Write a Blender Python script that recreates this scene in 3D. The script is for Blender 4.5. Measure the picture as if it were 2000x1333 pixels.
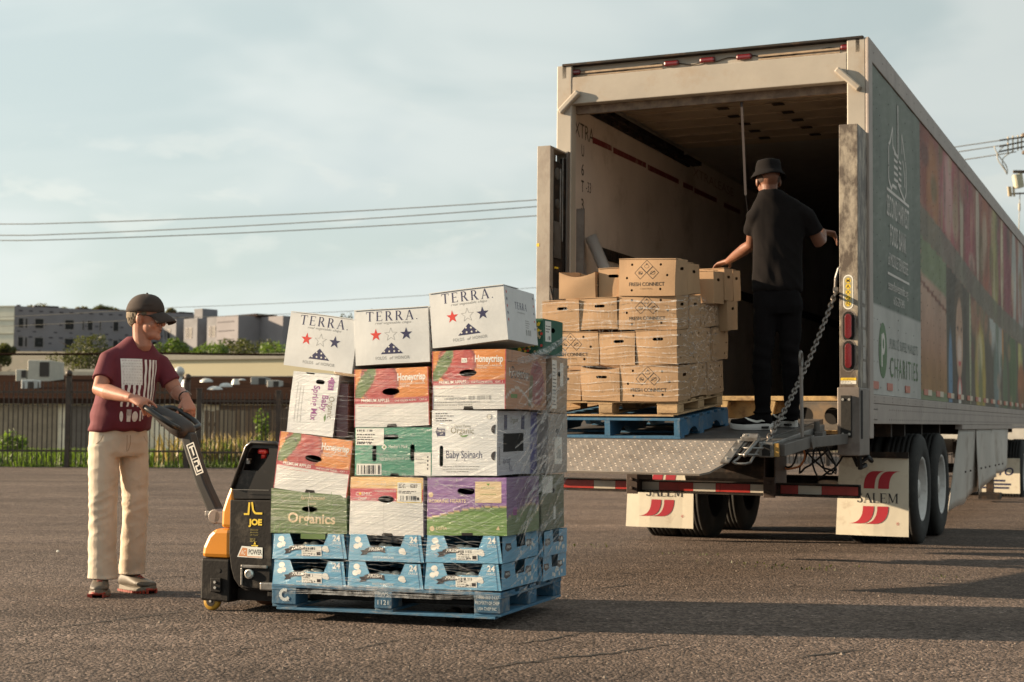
import bpy, bmesh, math, random
import numpy as np
from mathutils import Vector, Matrix, noise
from mathutils.geometry import delaunay_2d_cdt
random.seed(7); np.random.seed(7)
for o in list(bpy.data.objects): bpy.data.objects.remove(o)
SC = bpy.context.scene; COL = SC.collection
R_ = math.radians
# ------------------------------------------------------------------ camera
FPX, PITCH, ROLL, CH = 2901.2, .0639, .0045, .9692
cam = bpy.data.cameras.new('camera'); co = bpy.data.objects.new('camera', cam); COL.objects.link(co)
cam.sensor_width = 36; cam.lens = 36*FPX/2000; cam.clip_start = .1; cam.clip_end = 6000
_r0 = Vector((1,0,0)); _u0 = Vector((0,-math.sin(PITCH),math.cos(PITCH))); _f = Vector((0,math.cos(PITCH),math.sin(PITCH)))
_r = _r0*math.cos(ROLL)+_u0*math.sin(ROLL); _u = _u0*math.cos(ROLL)-_r0*math.sin(ROLL)
co.matrix_world = Matrix(((_r.x,_u.x,-_f.x,0),(_r.y,_u.y,-_f.y,0),(_r.z,_u.z,-_f.z,CH),(0,0,0,1)))
cam.dof.use_dof = True; cam.dof.focus_distance = 8.6; cam.dof.aperture_fstop = 4.2
SC.camera = co
# ------------------------------------------------------------------ light
SUN_EL, SUN_AZ = R_(15.2), R_(186.0)     # azimuth of the light's travel + 180 (measured from +X)
w = bpy.data.worlds.new('World'); SC.world = w; w.use_nodes = True
nt = w.node_tree; nt.nodes.clear(); N = nt.nodes.new; L = nt.links.new
out = N('ShaderNodeOutputWorld'); bg = N('ShaderNodeBackground'); L(bg.outputs[0], out.inputs[0])
sky = N('ShaderNodeTexSky'); sky.sky_type = 'NISHITA'; sky.sun_disc = False
sky.sun_elevation = SUN_EL; sky.sun_rotation = R_(-84); sky.air_density = 1.0; sky.dust_density = 2.5; sky.ozone_density = 1.2
SKYS = .10
bg.inputs[1].default_value = SKYS
tc = N('ShaderNodeTexCoord')
def wnoise(scale, stretch, detail, dist, off=(0,0,0)):
    mp = N('ShaderNodeMapping'); mp.inputs['Scale'].default_value = stretch; mp.inputs['Location'].default_value = off
    L(tc.outputs['Generated'], mp.inputs[0]); n = N('ShaderNodeTexNoise'); n.inputs['Scale'].default_value = scale
    n.inputs['Detail'].default_value = detail; n.inputs['Distortion'].default_value = dist; n.inputs['Roughness'].default_value = .5
    L(mp.outputs[0], n.inputs['Vector']); return n
def wramp(src, a, b, v0=0., v1=1.):
    r = N('ShaderNodeMapRange'); r.interpolation_type = 'SMOOTHSTEP'
    r.inputs[1].default_value = a; r.inputs[2].default_value = b; r.inputs[3].default_value = v0; r.inputs[4].default_value = v1
    L(src, r.inputs[0]); return r
veil = N('ShaderNodeMixRGB'); veil.blend_type = 'MIX'; veil.inputs[0].default_value = .90
L(sky.outputs[0], veil.inputs[1]); veil.inputs[2].default_value = (2.25, 2.58, 2.50, 1)
sep = N('ShaderNodeSeparateXYZ'); L(tc.outputs['Generated'], sep.inputs[0])
hor = wramp(sep.outputs[2], .0, .22, 1., 0.)
hz = N('ShaderNodeMixRGB'); L(hor.outputs[0], hz.inputs[0]); L(veil.outputs[0], hz.inputs[1]); hz.inputs[2].default_value = (2.62, 2.90, 2.62, 1)
hf = N('ShaderNodeMath'); hf.operation = 'MULTIPLY'; hf.inputs[1].default_value = .85; L(hor.outputs[0], hf.inputs[0]); L(hf.outputs[0], hz.inputs[0])
big = wramp(wnoise(3.2, (1,1,3.2), 4, .5, (2.3,0,.4)).outputs[0], .38, .60)
big2 = N('ShaderNodeMath'); big2.operation = 'MULTIPLY'; big2.inputs[1].default_value = .72; L(big.outputs[0], big2.inputs[0])
c1 = N('ShaderNodeMixRGB'); L(big2.outputs[0], c1.inputs[0]); L(hz.outputs[0], c1.inputs[1]); c1.inputs[2].default_value = (3.0, 3.2, 3.1, 1)
band = wramp(sep.outputs[2], .07, .16); band2 = wramp(sep.outputs[2], .13, .26, 1., 0.)
puff = wramp(wnoise(17, (1,1,2.6), 6, .3, (.7,.2,0)).outputs[0], .52, .68)
pm = N('ShaderNodeMath'); pm.operation = 'MULTIPLY'; L(band.outputs[0], pm.inputs[0]); L(band2.outputs[0], pm.inputs[1])
pm2 = N('ShaderNodeMath'); pm2.operation = 'MULTIPLY'; L(pm.outputs[0], pm2.inputs[0]); L(puff.outputs[0], pm2.inputs[1])
pm3 = N('ShaderNodeMath'); pm3.operation = 'MULTIPLY'; pm3.inputs[1].default_value = .55; L(pm2.outputs[0], pm3.inputs[0])
c2 = N('ShaderNodeMixRGB'); L(pm3.outputs[0], c2.inputs[0]); L(c1.outputs[0], c2.inputs[1]); c2.inputs[2].default_value = (3.2, 3.3, 3.05, 1)
dk = wramp(wnoise(4.3, (1,1,2.4), 3, .4, (5.1,3.,1.)).outputs[0], .52, .72, 0., .28)
c3 = N('ShaderNodeMixRGB'); L(dk.outputs[0], c3.inputs[0]); L(c2.outputs[0], c3.inputs[1]); c3.inputs[2].default_value = (2.0, 2.38, 2.5, 1)
side_ = wramp(sep.outputs[0], -.45, .45, 1.08, .86); fin = N('ShaderNodeVectorMath'); fin.operation = 'SCALE'; L(c3.outputs[0], fin.inputs[0]); L(side_.outputs[0], fin.inputs['Scale'])
L(fin.outputs[0], bg.inputs[0])
sun = bpy.data.lights.new('sun', 'SUN'); so = bpy.data.objects.new('sun', sun); COL.objects.link(so)
sun.energy = 5.0; sun.angle = R_(.55); sun.color = (1.0, .78, .53)
sd = Vector((math.cos(SUN_EL)*math.cos(SUN_AZ+math.pi), math.cos(SUN_EL)*math.sin(SUN_AZ+math.pi)*1.0, -math.sin(SUN_EL)))
sd = Vector((math.cos(SUN_EL)*math.cos(R_(-7)), math.cos(SUN_EL)*math.sin(R_(-7)), -math.sin(SUN_EL)))
so.rotation_euler = (-sd).to_track_quat('Z', 'Y').to_euler(); so.location = (-20, 5, 12)
vs_ = SC.view_settings; vs_.view_transform = 'Standard'; vs_.look = 'None'; vs_.exposure = 1.42; vs_.gamma = 1; vs_.use_curve_mapping = False
SC.cycles.max_bounces = 6; SC.cycles.transparent_max_bounces = 12
# ------------------------------------------------------------------ helpers
def lin(c):
    if isinstance(c, str):
        c = [int(c[i:i+2], 16)/255 for i in (0,2,4)]
    else: return tuple(c)
    return tuple(x/12.92 if x <= .04045 else ((x+.055)/1.055)**2.4 for x in c)
def srgb(c): return np.array(lin(c))
MATS = {}
def mat(name, col, rough=.6, metal=0., var=.12, vs=5., bump=0., bs=60., dirt=0., dcol=(.08,.06,.045), ds=3., coat=0., emit=0., stretch=(1,1,1), attr=False, film=0., spec=.5, world=False):
    if name in MATS: return MATS[name]
    m = bpy.data.materials.new(name); m.use_nodes = True; t = m.node_tree; n = t.nodes.new; l = t.links.new
    b = t.nodes['Principled BSDF']; c = lin(col) if col is not None else (1,1,1)
    tcn = n('ShaderNodeTexCoord'); geo = n('ShaderNodeNewGeometry'); mp = n('ShaderNodeMapping'); mp.inputs['Scale'].default_value = stretch
    l(geo.outputs['Position'] if world else tcn.outputs['Object'], mp.inputs[0])
    if attr:
        a = n('ShaderNodeAttribute'); a.attribute_name = 'col'; src = a.outputs[0]
    else:
        a = n('ShaderNodeRGB'); a.outputs[0].default_value = (*c, 1); src = a.outputs[0]
    if var > 0:
        nz = n('ShaderNodeTexNoise'); nz.inputs['Scale'].default_value = vs; nz.inputs['Detail'].default_value = 7; nz.inputs['Roughness'].default_value = .62
        l(mp.outputs[0], nz.inputs['Vector'])
        mr = n('ShaderNodeMapRange'); mr.inputs[1].default_value = .3; mr.inputs[2].default_value = .7; mr.inputs[3].default_value = 1-var; mr.inputs[4].default_value = 1+var
        l(nz.outputs[0], mr.inputs[0]); hs = n('ShaderNodeVectorMath'); hs.operation = 'SCALE'; l(src, hs.inputs[0]); l(mr.outputs[0], hs.inputs['Scale']); src = hs.outputs[0]
    if dirt > 0:
        nd = n('ShaderNodeTexNoise'); nd.inputs['Scale'].default_value = ds; nd.inputs['Detail'].default_value = 9; nd.inputs['Roughness'].default_value = .7
        l(mp.outputs[0], nd.inputs['Vector'])
        mr = n('ShaderNodeMapRange'); mr.inputs[1].default_value = .62-dirt*.3; mr.inputs[2].default_value = .72-dirt*.2; mr.inputs[3].default_value = 0; mr.inputs[4].default_value = min(1,.35+dirt*.7)
        l(nd.outputs[0], mr.inputs[0]); mx = n('ShaderNodeMixRGB'); l(mr.outputs[0], mx.inputs[0]); l(src, mx.inputs[1]); mx.inputs[2].default_value = (*lin(dcol), 1); src = mx.outputs[0]
    hgt = None
    if bump > 0:
        nb = n('ShaderNodeTexNoise'); nb.inputs['Scale'].default_value = bs; nb.inputs['Detail'].default_value = 5
        l(mp.outputs[0], nb.inputs['Vector']); hgt = nb.outputs[0]
        bp = n('ShaderNodeBump'); bp.inputs['Strength'].default_value = bump; bp.inputs['Distance'].default_value = .01; l(hgt, bp.inputs['Height']); l(bp.outputs[0], b.inputs['Normal'])
    if film > 0:   # plastic film clinging to the card: streaks of milky folds and a wrinkled gloss
        def streak(rot, sc, lo, hi, amt):
            m2 = n('ShaderNodeMapping'); m2.vector_type = 'TEXTURE'; m2.inputs['Rotation'].default_value = rot
            m3 = n('ShaderNodeMapping'); m3.inputs['Scale'].default_value = sc
            l(geo.outputs['Position'], m2.inputs[0]); l(m2.outputs[0], m3.inputs[0])
            q = n('ShaderNodeTexNoise'); q.inputs['Scale'].default_value = 1; q.inputs['Detail'].default_value = 5; q.inputs['Roughness'].default_value = .65; q.inputs['Distortion'].default_value = .25
            l(m3.outputs[0], q.inputs['Vector']); r = n('ShaderNodeMapRange'); r.inputs[1].default_value = lo; r.inputs[2].default_value = hi; r.inputs[4].default_value = amt; l(q.outputs[0], r.inputs[0]); return q, r
        q1, r1 = streak((0,R_(1.5),0), (1.6,1.6,95), .50, .74, .26*film)
        q2, r2 = streak((0,R_(-24),0), (1.4,1.4,75), .56, .76, .30*film)
        mxm = n('ShaderNodeMath'); mxm.operation = 'MAXIMUM'; l(r1.outputs[0], mxm.inputs[0]); l(r2.outputs[0], mxm.inputs[1])
        mx = n('ShaderNodeMixRGB'); l(mxm.outputs[0], mx.inputs[0]); l(src, mx.inputs[1]); mx.inputs[2].default_value = (.52,.52,.52,1); src = mx.outputs[0]
        ad = n('ShaderNodeMath'); ad.operation = 'ADD'; l(q1.outputs[0], ad.inputs[0]); l(q2.outputs[0], ad.inputs[1])
        bp = n('ShaderNodeBump'); bp.inputs['Strength'].default_value = .55; bp.inputs['Distance'].default_value = .012; l(ad.outputs[0], bp.inputs['Height'])
        l(bp.outputs[0], b.inputs['Coat Normal']); b.inputs['Coat Weight'].default_value = .8; b.inputs['Coat Roughness'].default_value = .16
        bp2 = n('ShaderNodeBump'); bp2.inputs['Strength'].default_value = .22; bp2.inputs['Distance'].default_value = .01; l(ad.outputs[0], bp2.inputs['Height']); l(bp2.outputs[0], b.inputs['Normal'])
    l(src, b.inputs['Base Color'])
    b.inputs['Roughness'].default_value = rough; b.inputs['Metallic'].default_value = metal; b.inputs['Specular IOR Level'].default_value = spec
    if coat: b.inputs['Coat Weight'].default_value = coat; b.inputs['Coat Roughness'].default_value = .12
    if emit: b.inputs['Emission Color'].default_value = (*c,1); b.inputs['Emission Strength'].default_value = emit
    MATS[name] = m; return m
class MB:
    def __init__(s): s.v = []; s.f = []; s.m = []; s.c = []
    def add(s, vs, fs, mi=0, col=None):
        k = len(s.v); s.v += [tuple(p) for p in vs]; s.f += [tuple(i+k for i in f) for f in fs]; s.m += [mi]*len(fs)
        if col is not None:
            s.c += [tuple(c)+(1,) if len(c) == 3 else tuple(c) for c in (col if hasattr(col[0], '__len__') else [col]*len(vs))]
        return s
    def box(s, x0, x1, y0, y1, z0, z1, mi=0, col=None):
        return s.add([(x0,y0,z0),(x1,y0,z0),(x1,y1,z0),(x0,y1,z0),(x0,y0,z1),(x1,y0,z1),(x1,y1,z1),(x0,y1,z1)],
                     [(0,3,2,1),(4,5,6,7),(0,1,5,4),(1,2,6,5),(2,3,7,6),(3,0,4,7)], mi, col)
    def obox(s, c, ax, h, mi=0):      # centre, three axes, half sizes
        c = Vector(c); A = [Vector(a).normalized()*k for a, k in zip(ax, h)]
        vs = [c+A[0]*i+A[1]*j+A[2]*k for k in (-1,1) for j in (-1,1) for i in (-1,1)]
        return s.add(vs, [(0,2,3,1),(4,5,7,6),(0,1,5,4),(1,3,7,5),(3,2,6,7),(2,0,4,6)], mi)
    def bar(s, p, q, w, h, up=(0,0,1), mi=0):
        p = Vector(p); q = Vector(q); d = q-p; u = Vector(up); sx = d.cross(u)
        if sx.length < 1e-6: sx = d.cross(Vector((0,1,0)))
        return s.obox((p+q)/2, (d, sx, sx.cross(d)), (d.length/2, w/2, h/2), mi)
    def cyl(s, p, q, r, n=12, r2=None, mi=0, caps=True):
        p = Vector(p); q = Vector(q); d = (q-p).normalized(); a = d.orthogonal().normalized(); b = d.cross(a); r2 = r if r2 is None else r2
        vs = [p+(a*math.cos(2*math.pi*i/n)+b*math.sin(2*math.pi*i/n))*r for i in range(n)]+[q+(a*math.cos(2*math.pi*i/n)+b*math.sin(2*math.pi*i/n))*r2 for i in range(n)]
        fs = [(i,(i+1)%n,n+(i+1)%n,n+i) for i in range(n)]
        if caps: fs += [tuple(range(n-1,-1,-1)), tuple(range(n,2*n))]
        return s.add(vs, fs, mi)
    def tube(s, pts, r, n=8, mi=0, closed=False, sq=1.):
        P = [Vector(p) for p in pts]; m = len(P); rr = r if hasattr(r, '__len__') else [r]*m
        vs = []; a = None
        for i in range(m):
            d = (P[(i+1) % m]-P[i-1]) if closed else (P[min(i+1,m-1)]-P[max(i-1,0)])
            d = d.normalized() if d.length > 0 else Vector((0,0,1))
            a = d.orthogonal().normalized() if a is None else (a-d*a.dot(d)).normalized()
            b = d.cross(a)
            vs += [P[i]+(a*math.cos(2*math.pi*k/n)*rr[i]+b*math.sin(2*math.pi*k/n)*rr[i]*sq) for k in range(n)]
        fs = [(i*n+k, i*n+(k+1)%n, ((i+1)%m)*n+(k+1)%n, ((i+1)%m)*n+k) for i in range(m if closed else m-1) for k in range(n)]
        if not closed: fs += [tuple(range(n-1,-1,-1)), tuple((m-1)*n+k for k in range(n))]
        return s.add(vs, fs, mi)
    def lathe(s, prof, M, n=24, mi=0):   # prof [(r, h)] round local z of M
        vs = [M @ Vector((r*math.cos(2*math.pi*k/n), r*math.sin(2*math.pi*k/n), h)) for r, h in prof for k in range(n)]
        fs = [(i*n+k, i*n+(k+1)%n, (i+1)*n+(k+1)%n, (i+1)*n+k) for i in range(len(prof)-1) for k in range(n)]
        return s.add(vs, fs, mi)
    def prism(s, poly, fn, d0, d1, mi=0):
        n = len(poly); vs = [fn(x,y,d0) for x,y in poly]+[fn(x,y,d1) for x,y in poly]
        return s.add(vs, [tuple(range(n)), tuple(range(2*n-1,n-1,-1))]+[(i,n+i,n+(i+1)%n,(i+1)%n) for i in range(n)], mi)
    def ball(s, c, r, n=8, m=6, mi=0, ax=None):
        rx, ry, rz = r if hasattr(r, '__len__') else (r,r,r); c = Vector(c); vs = []
        A = ax or (Vector((1,0,0)), Vector((0,1,0)), Vector((0,0,1)))
        for j in range(m+1):
            t = math.pi*j/m
            vs += [c+A[0]*(rx*math.sin(t)*math.cos(2*math.pi*k/n))+A[1]*(ry*math.sin(t)*math.sin(2*math.pi*k/n))+A[2]*(rz*math.cos(t)) for k in range(n)]
        return s.add(vs, [(j*n+k, (j+1)*n+k, (j+1)*n+(k+1)%n, j*n+(k+1)%n) for j in range(m) for k in range(n)], mi)
    def mesh(s, name):
        me = bpy.data.meshes.new(name); me.from_pydata(s.v, [], s.f)
        if any(s.m): me.polygons.foreach_set('material_index', s.m)
        if s.c:
            ca = me.color_attributes.new('col', 'FLOAT_COLOR', 'POINT'); ca.data.foreach_set('color', np.array(s.c, dtype=np.float32).ravel())
        me.update(); return me
    def build(s, name, mats, parent=None, smooth=False, bevel=0., M=None, weld=False, fixn=True):
        me = s.mesh(name)
        if fixn or weld:
            b = bmesh.new(); b.from_mesh(me)
            if weld: bmesh.ops.remove_doubles(b, verts=b.verts, dist=1e-4)
            bmesh.ops.recalc_face_normals(b, faces=b.faces); b.to_mesh(me); b.free()
        for m in (mats if isinstance(mats, (list,tuple)) else [mats]): me.materials.append(m)
        if smooth: me.polygons.foreach_set('use_smooth', [True]*len(me.polygons))
        return link(name, me, parent, M, bevel, smooth)
def link(name, me, parent=None, M=None, bevel=0., smooth=False):
    o = bpy.data.objects.new(name, me); COL.objects.link(o)
    if parent: o.parent = parent
    if M is not None:
        o.matrix_basis = M
    if bevel:
        md = o.modifiers.new('bevel', 'BEVEL'); md.width = bevel; md.segments = 2; md.limit_method = 'ANGLE'; md.angle_limit = R_(40)
    return o
def tag(o, label=None, cat=None, group=None, kind=None):
    if label: o['label'] = label
    if cat: o['category'] = cat
    if group: o['group'] = group
    if kind: o['kind'] = kind
    return o
def thing(name, label, cat, M=None, group=None):
    o = bpy.data.objects.new(name, None); COL.objects.link(o); o.empty_display_size = .1
    if M is not None: o.matrix_world = M
    return tag(o, label, cat, group)
def inst(src, parent, M=None, name=None):
    c = src.copy(); COL.objects.link(c); c.parent = parent
    if M is not None: c.matrix_basis = M
    return c
def copy_tree(o, M=None, parent=None):
    c = o.copy(); COL.objects.link(c); c.parent = parent
    if M is not None: c.matrix_world = M
    for ch in list(o.children): copy_tree(ch, None, c)
    return c
def frame(o, x, y, z):
    return Matrix(((x[0],y[0],z[0],o[0]),(x[1],y[1],z[1],o[1]),(x[2],y[2],z[2],o[2]),(0,0,0,1)))
def T_(x,y,z): return Matrix.Translation((x,y,z))
# ---- flat lettering
_TX = {}
def text2d(s, h=1., shear=0., spacing=1., bold=0.):
    key = (s, shear, spacing, bold)
    if key not in _TX:
        cu = bpy.data.curves.new('t', 'FONT'); cu.body = s; cu.size = 1; cu.shear = shear; cu.space_character = spacing; cu.resolution_u = 3; cu.offset = bold
        cu.align_x = 'CENTER'; ob = bpy.data.objects.new('t', cu); me = bpy.data.meshes.new_from_object(ob)
        v = [(p.co.x, p.co.y) for p in me.vertices]; f = [tuple(p.vertices) for p in me.polygons]
        bpy.data.meshes.remove(me); bpy.data.objects.remove(ob); bpy.data.curves.remove(cu); _TX[key] = (v, f)
    v, f = _TX[key]; k = h/.72
    return [(x*k, y*k) for x, y in v], f
def stroke(x0,y0,x1,y1,w):
    d = Vector((x1-x0,y1-y0)); n = Vector((-d.y,d.x)).normalized()*w/2
    return [(x0+n.x,y0+n.y),(x0-n.x,y0-n.y),(x1-n.x,y1-n.y),(x1+n.x,y1+n.y)]
def arc(cx,cy,rx,ry,a0,a1,w0,w1,n=10):
    P = []
    for i in range(n):
        q = []
        for a in (a0+(a1-a0)*i/n, a0+(a1-a0)*(i+1)/n):
            t = R_(a); k = abs(math.cos(t)); w = (w0*(1-k)+w1*k)/2
            q.append(((cx+(rx-w)*math.cos(t), cy+(ry-w)*math.sin(t)), (cx+(rx+w)*math.cos(t), cy+(ry+w)*math.sin(t))))
        P.append([q[0][0], q[0][1], q[1][1], q[1][0]])
    return P
A_, B_, S_ = .15, .055, .045
SERIF = {
 'T': (.86, [stroke(.43,.03,.43,.97,A_), stroke(.04,.97,.82,.97,.06), stroke(.04,.97,.04,.78,.04), stroke(.82,.97,.82,.78,.04), stroke(.28,.02,.58,.02,S_)]),
 'E': (.78, [stroke(.17,.03,.17,.97,A_), stroke(.05,.97,.66,.97,.055), stroke(.05,.025,.70,.025,.055), stroke(.2,.51,.54,.51,.05), stroke(.66,.97,.66,.8,.04), stroke(.70,.03,.70,.22,.04), stroke(.54,.42,.54,.6,.035)]),
 'R': (.88, [stroke(.17,.03,.17,.97,A_), stroke(.05,.975,.36,.975,.05), stroke(.04,.022,.30,.022,S_), stroke(.2,.49,.38,.49,.05)]+arc(.34,.735,.25,.24,90,-90,.05,.14)+[stroke(.40,.5,.74,.03,.15), stroke(.64,.02,.90,.02,S_)]),
 'A': (.92, [stroke(.46,1.0,.80,.03,.15), stroke(.43,.98,.14,.03,.055), stroke(.24,.36,.66,.36,.05), stroke(.03,.02,.25,.02,S_), stroke(.66,.02,.93,.02,S_)]),
 'S': (.66, arc(.32,.735,.2,.235,20,270,.06,.13,9)+arc(.32,.265,.21,.235,90,-160,.06,.13,9)+[stroke(.53,.97,.53,.78,.035), stroke(.1,.03,.1,.24,.035)]),
 'L': (.74, [stroke(.17,.03,.17,.97,A_), stroke(.05,.975,.3,.975,.045), stroke(.05,.025,.68,.025,.055), stroke(.68,.03,.68,.25,.04)]),
 'M': (1.12, [stroke(.17,.03,.17,.97,.055), stroke(.93,.03,.93,.97,A_), stroke(.19,.97,.53,.08,.14), stroke(.87,.97,.53,.08,.06), stroke(.03,.975,.22,.975,.045), stroke(.88,.975,1.06,.975,.045), stroke(.05,.02,.3,.02,S_), stroke(.8,.02,1.07,.02,S_)]),
 '.': (.2, [stroke(.1,0,.1,.1,.1)]),
}
def serif2d(s, h, gap=.16):
    v = []; f = []; x = 0
    for ch in s:
        wd, st = SERIF[ch]
        for q in st:
            k = len(v); v += [((px+x)*h, py*h) for px,py in q]; f.append((k,k+1,k+2,k+3))
        x += wd+gap
    x = (x-gap)*h/2
    return [(a-x, b) for a,b in v], f
class Print:
    """flat print on a face; F(x, y, off) gives the point"""
    def __init__(s, F, sub=0.): s.F = F; s.sub = sub; s.mb = MB(); s.mats = []; s.k = 0
    def mi(s, m):
        if m not in s.mats: s.mats.append(m)
        return s.mats.index(m)
    def add(s, v, f, m, x=0, y=0, rot=0., split=False):
        s.k += 1; off = .0003+.000012*(s.k % 60); c, q = math.cos(rot), math.sin(rot)
        if split and not s.sub:
            for j, fc in enumerate(f):
                s.mb.add([s.F(x+c*v[i][0]-q*v[i][1], y+q*v[i][0]+c*v[i][1], off+.00001*(j%9)) for i in fc], [tuple(range(len(fc)))], s.mi(m))
        elif s.sub:
            W2 = [(x+c*a-q*b, y+q*a+c*b) for a,b in v]; out = []; st = []
            for fc in f:
                p = [W2[i] for i in fc]
                if len(p) == 3: st.append(p)
                elif len(p) == 4: st += [[p[0],p[1],p[2]],[p[0],p[2],p[3]]]
                else:
                    ex = max(max(a[0] for a in p)-min(a[0] for a in p), max(a[1] for a in p)-min(a[1] for a in p))
                    if ex < s.sub: out.append(p)
                    else:
                        from mathutils.geometry import tessellate_polygon
                        st += [[p[i] for i in t] for t in tessellate_polygon([[Vector((a,b,0)) for a,b in p]])]
            while st:
                t = st.pop(); d = [math.dist(t[i],t[(i+1)%3]) for i in range(3)]; i = d.index(max(d))
                if d[i] <= s.sub: out.append(t); continue
                a, b_, o_ = t[i], t[(i+1)%3], t[(i+2)%3]; mm = ((a[0]+b_[0])/2,(a[1]+b_[1])/2); st += [[a,mm,o_],[mm,b_,o_]]
            for p in out: s.mb.add([s.F(a,b,off) for a,b in p], [tuple(range(len(p)))], s.mi(m))
        else: s.mb.add([s.F(x+c*a-q*b, y+q*a+c*b, off) for a,b in v], f, s.mi(m))
        return s
    def text(s, t, x, y, h, m, rot=0., wd=None, **k):
        v, f = text2d(t, h, **k)
        if wd:
            w0 = max(a for a,b in v)-min(a for a,b in v); v = [(a*wd/w0, b) for a,b in v]
        return s.add(v, f, m, x, y, rot)
    def serif(s, t, x, y, h, m, rot=0., gap=.16): v, f = serif2d(t, h, gap); return s.add(v, f, m, x, y, rot, split=True)
    def poly(s, p, m, x=0, y=0, rot=0.): return s.add(p, [tuple(range(len(p)))], m, x, y, rot)
    def rect(s, x0, y0, x1, y1, m): return s.poly([(x0,y0),(x1,y0),(x1,y1),(x0,y1)], m)
    def disc(s, x, y, r, m, ry=None, n=18, a0=0, a1=360):
        ry = ry or r; return s.poly([(x+r*math.cos(R_(a0+(a1-a0)*i/n)), y+ry*math.sin(R_(a0+(a1-a0)*i/n))) for i in range(n)], m)
    def line(s, pts, w, m):
        for a, b in zip(pts, pts[1:]): s.poly(stroke(a[0],a[1],b[0],b[1],w), m)
        return s
    def star(s, x, y, r, m, outline=0., rot=0.):
        P = [(r*(1 if i%2==0 else .40)*math.cos(R_(90+36*i)), r*(1 if i%2==0 else .40)*math.sin(R_(90+36*i))) for i in range(10)]
        if outline:
            for i in range(10): s.poly(stroke(*P[i], *P[(i+1)%10], outline), m, x, y, rot)
        else:
            c = [(0,0)]+P; s.add(c, [(0,i+1,(i+1)%10+1) for i in range(10)], m, x, y, rot)
        return s
    def barcode(s, x0, y0, x1, y1, m, n=26):
        rr = random.Random(int(x0*1e4)+n); x = x0; st = (x1-x0)/n
        for i in range(n):
            if rr.random() < .55: s.rect(x, y0, x+st*rr.choice((.6,.9)), y1, m)
            x += st
        return s
    def lines(s, x0, y0, x1, n, dy, m, h=.0035, seed=1):
        rr = random.Random(seed)
        for i in range(n):
            x = x0; e = x0+(x1-x0)*rr.uniform(.6,1.)
            while x < e-.004:
                wd = min(rr.uniform(.006,.022), e-x); s.rect(x, y0-i*dy, x+wd, y0-i*dy+h, m); x += wd+.004
        return s
    def build(s, parent, name='print'): return s.mb.build(name, s.mats, parent, fixn=False)
def inpoly(x, y, P):
    c = False; n = len(P)
    for i in range(n):
        x1,y1 = P[i]; x2,y2 = P[i-1]
        if (y1 > y) != (y2 > y) and x < (x2-x1)*(y-y1)/(y2-y1)+x1: c = not c
    return c
def sheet(outl, holes, step):
    """triangulated flat sheet with real openings"""
    xs = [p[0] for p in outl]; ys = [p[1] for p in outl]; x0,x1,y0,y1 = min(xs),max(xs),min(ys),max(ys)
    P = []; E = []
    def ring(poly):
        k = len(P); n = 0
        for i in range(len(poly)):
            a, b = poly[i], poly[(i+1) % len(poly)]; d = math.hypot(b[0]-a[0], b[1]-a[1]); m = max(1, int(round(d/step)))
            for j in range(m): P.append((a[0]+(b[0]-a[0])*j/m, a[1]+(b[1]-a[1])*j/m)); n += 1
        for i in range(n): E.append((k+i, k+(i+1) % n))
    ring(outl)
    for h in holes: ring(h)
    nx = max(2, int((x1-x0)/step)); ny = max(2, int((y1-y0)/step)); rect = len(outl) == 4 and not holes
    for i in range(1, nx):
        for j in range(1, ny):
            p = (x0+(x1-x0)*i/nx, y0+(y1-y0)*j/ny)
            if len(outl) != 4 and not inpoly(*p, outl): continue
            if any(inpoly(*p, h) for h in holes): continue
            P.append(p)
    r = delaunay_2d_cdt([Vector(p) for p in P], E, [], 0, 1e-5, False)
    vs = [(p.x, p.y) for p in r[0]]; fs = []
    for t in r[2]:
        cx = sum(vs[i][0] for i in t)/3; cy = sum(vs[i][1] for i in t)/3
        if any(inpoly(cx, cy, h) for h in holes) or not inpoly(cx, cy, outl): continue
        fs.append(tuple(t))
    return vs, fs
def oval(cx, cy, rx, ry, n=16): return [(cx+rx*math.cos(2*math.pi*i/n), cy+ry*math.sin(2*math.pi*i/n)) for i in range(n)]
def slot(cx, cy, w, h, n=5):
    r = min(w,h)/2; P = []
    if w >= h: cs = [(cx+w/2-r,cy,-90),(cx-w/2+r,cy,90)]
    else: cs = [(cx,cy+h/2-r,0),(cx,cy-h/2+r,180)]
    for x,y,a in cs: P += [(x+r*math.cos(R_(a+180*i/n)), y+r*math.sin(R_(a+180*i/n))) for i in range(n+1)]
    return P
# ---- common materials
M_blk = mat('black_plastic', (.008,.007,.007), .5, spec=.3, var=.3, dirt=.25, dcol=(.06,.05,.045), ds=9)
M_ink = mat('black_ink', (.02,.018,.022), .6, var=0)
M_navy = mat('navy_ink', (.018,.02,.075), .55, var=0)
M_red = mat('red_ink', (.55,.035,.025), .55, var=0)
M_crim = mat('crimson_ink', (.40,.02,.035), .55, var=.05)
M_wht = mat('white_ink', (.70,.69,.64), .6, var=.04)
M_gry = mat('grey_ink', (.30,.30,.29), .6, var=0)
M_tanink = mat('tan_ink', (.55,.42,.25), .6, var=0)
M_grn = mat('green_ink', (.08,.20,.035), .6, var=.05)
M_pur = mat('purple_ink', (.22,.03,.20), .6, var=0)
M_label = mat('paper_label', (.66,.65,.60), .6, var=.05)
M_yel = mat('yellow_ink', (.70,.48,.03), .55, var=.08)
M_steel = mat('grey_steel', (.20,.19,.18), .42, .6, .25, 8, bump=.15, bs=40, dirt=.45, dcol=(.07,.055,.045), ds=5)
M_dark = mat('dark_steel', (.020,.016,.014), .65, .1, .3, 10, spec=.25, bump=.2, bs=30, dirt=.4, dcol=(.09,.055,.035), ds=6)
M_rub = mat('rubber', (.012,.011,.010), .85, var=.25, vs=12, bump=.25, bs=40, dirt=.3, dcol=(.05,.043,.037), ds=4)
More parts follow.
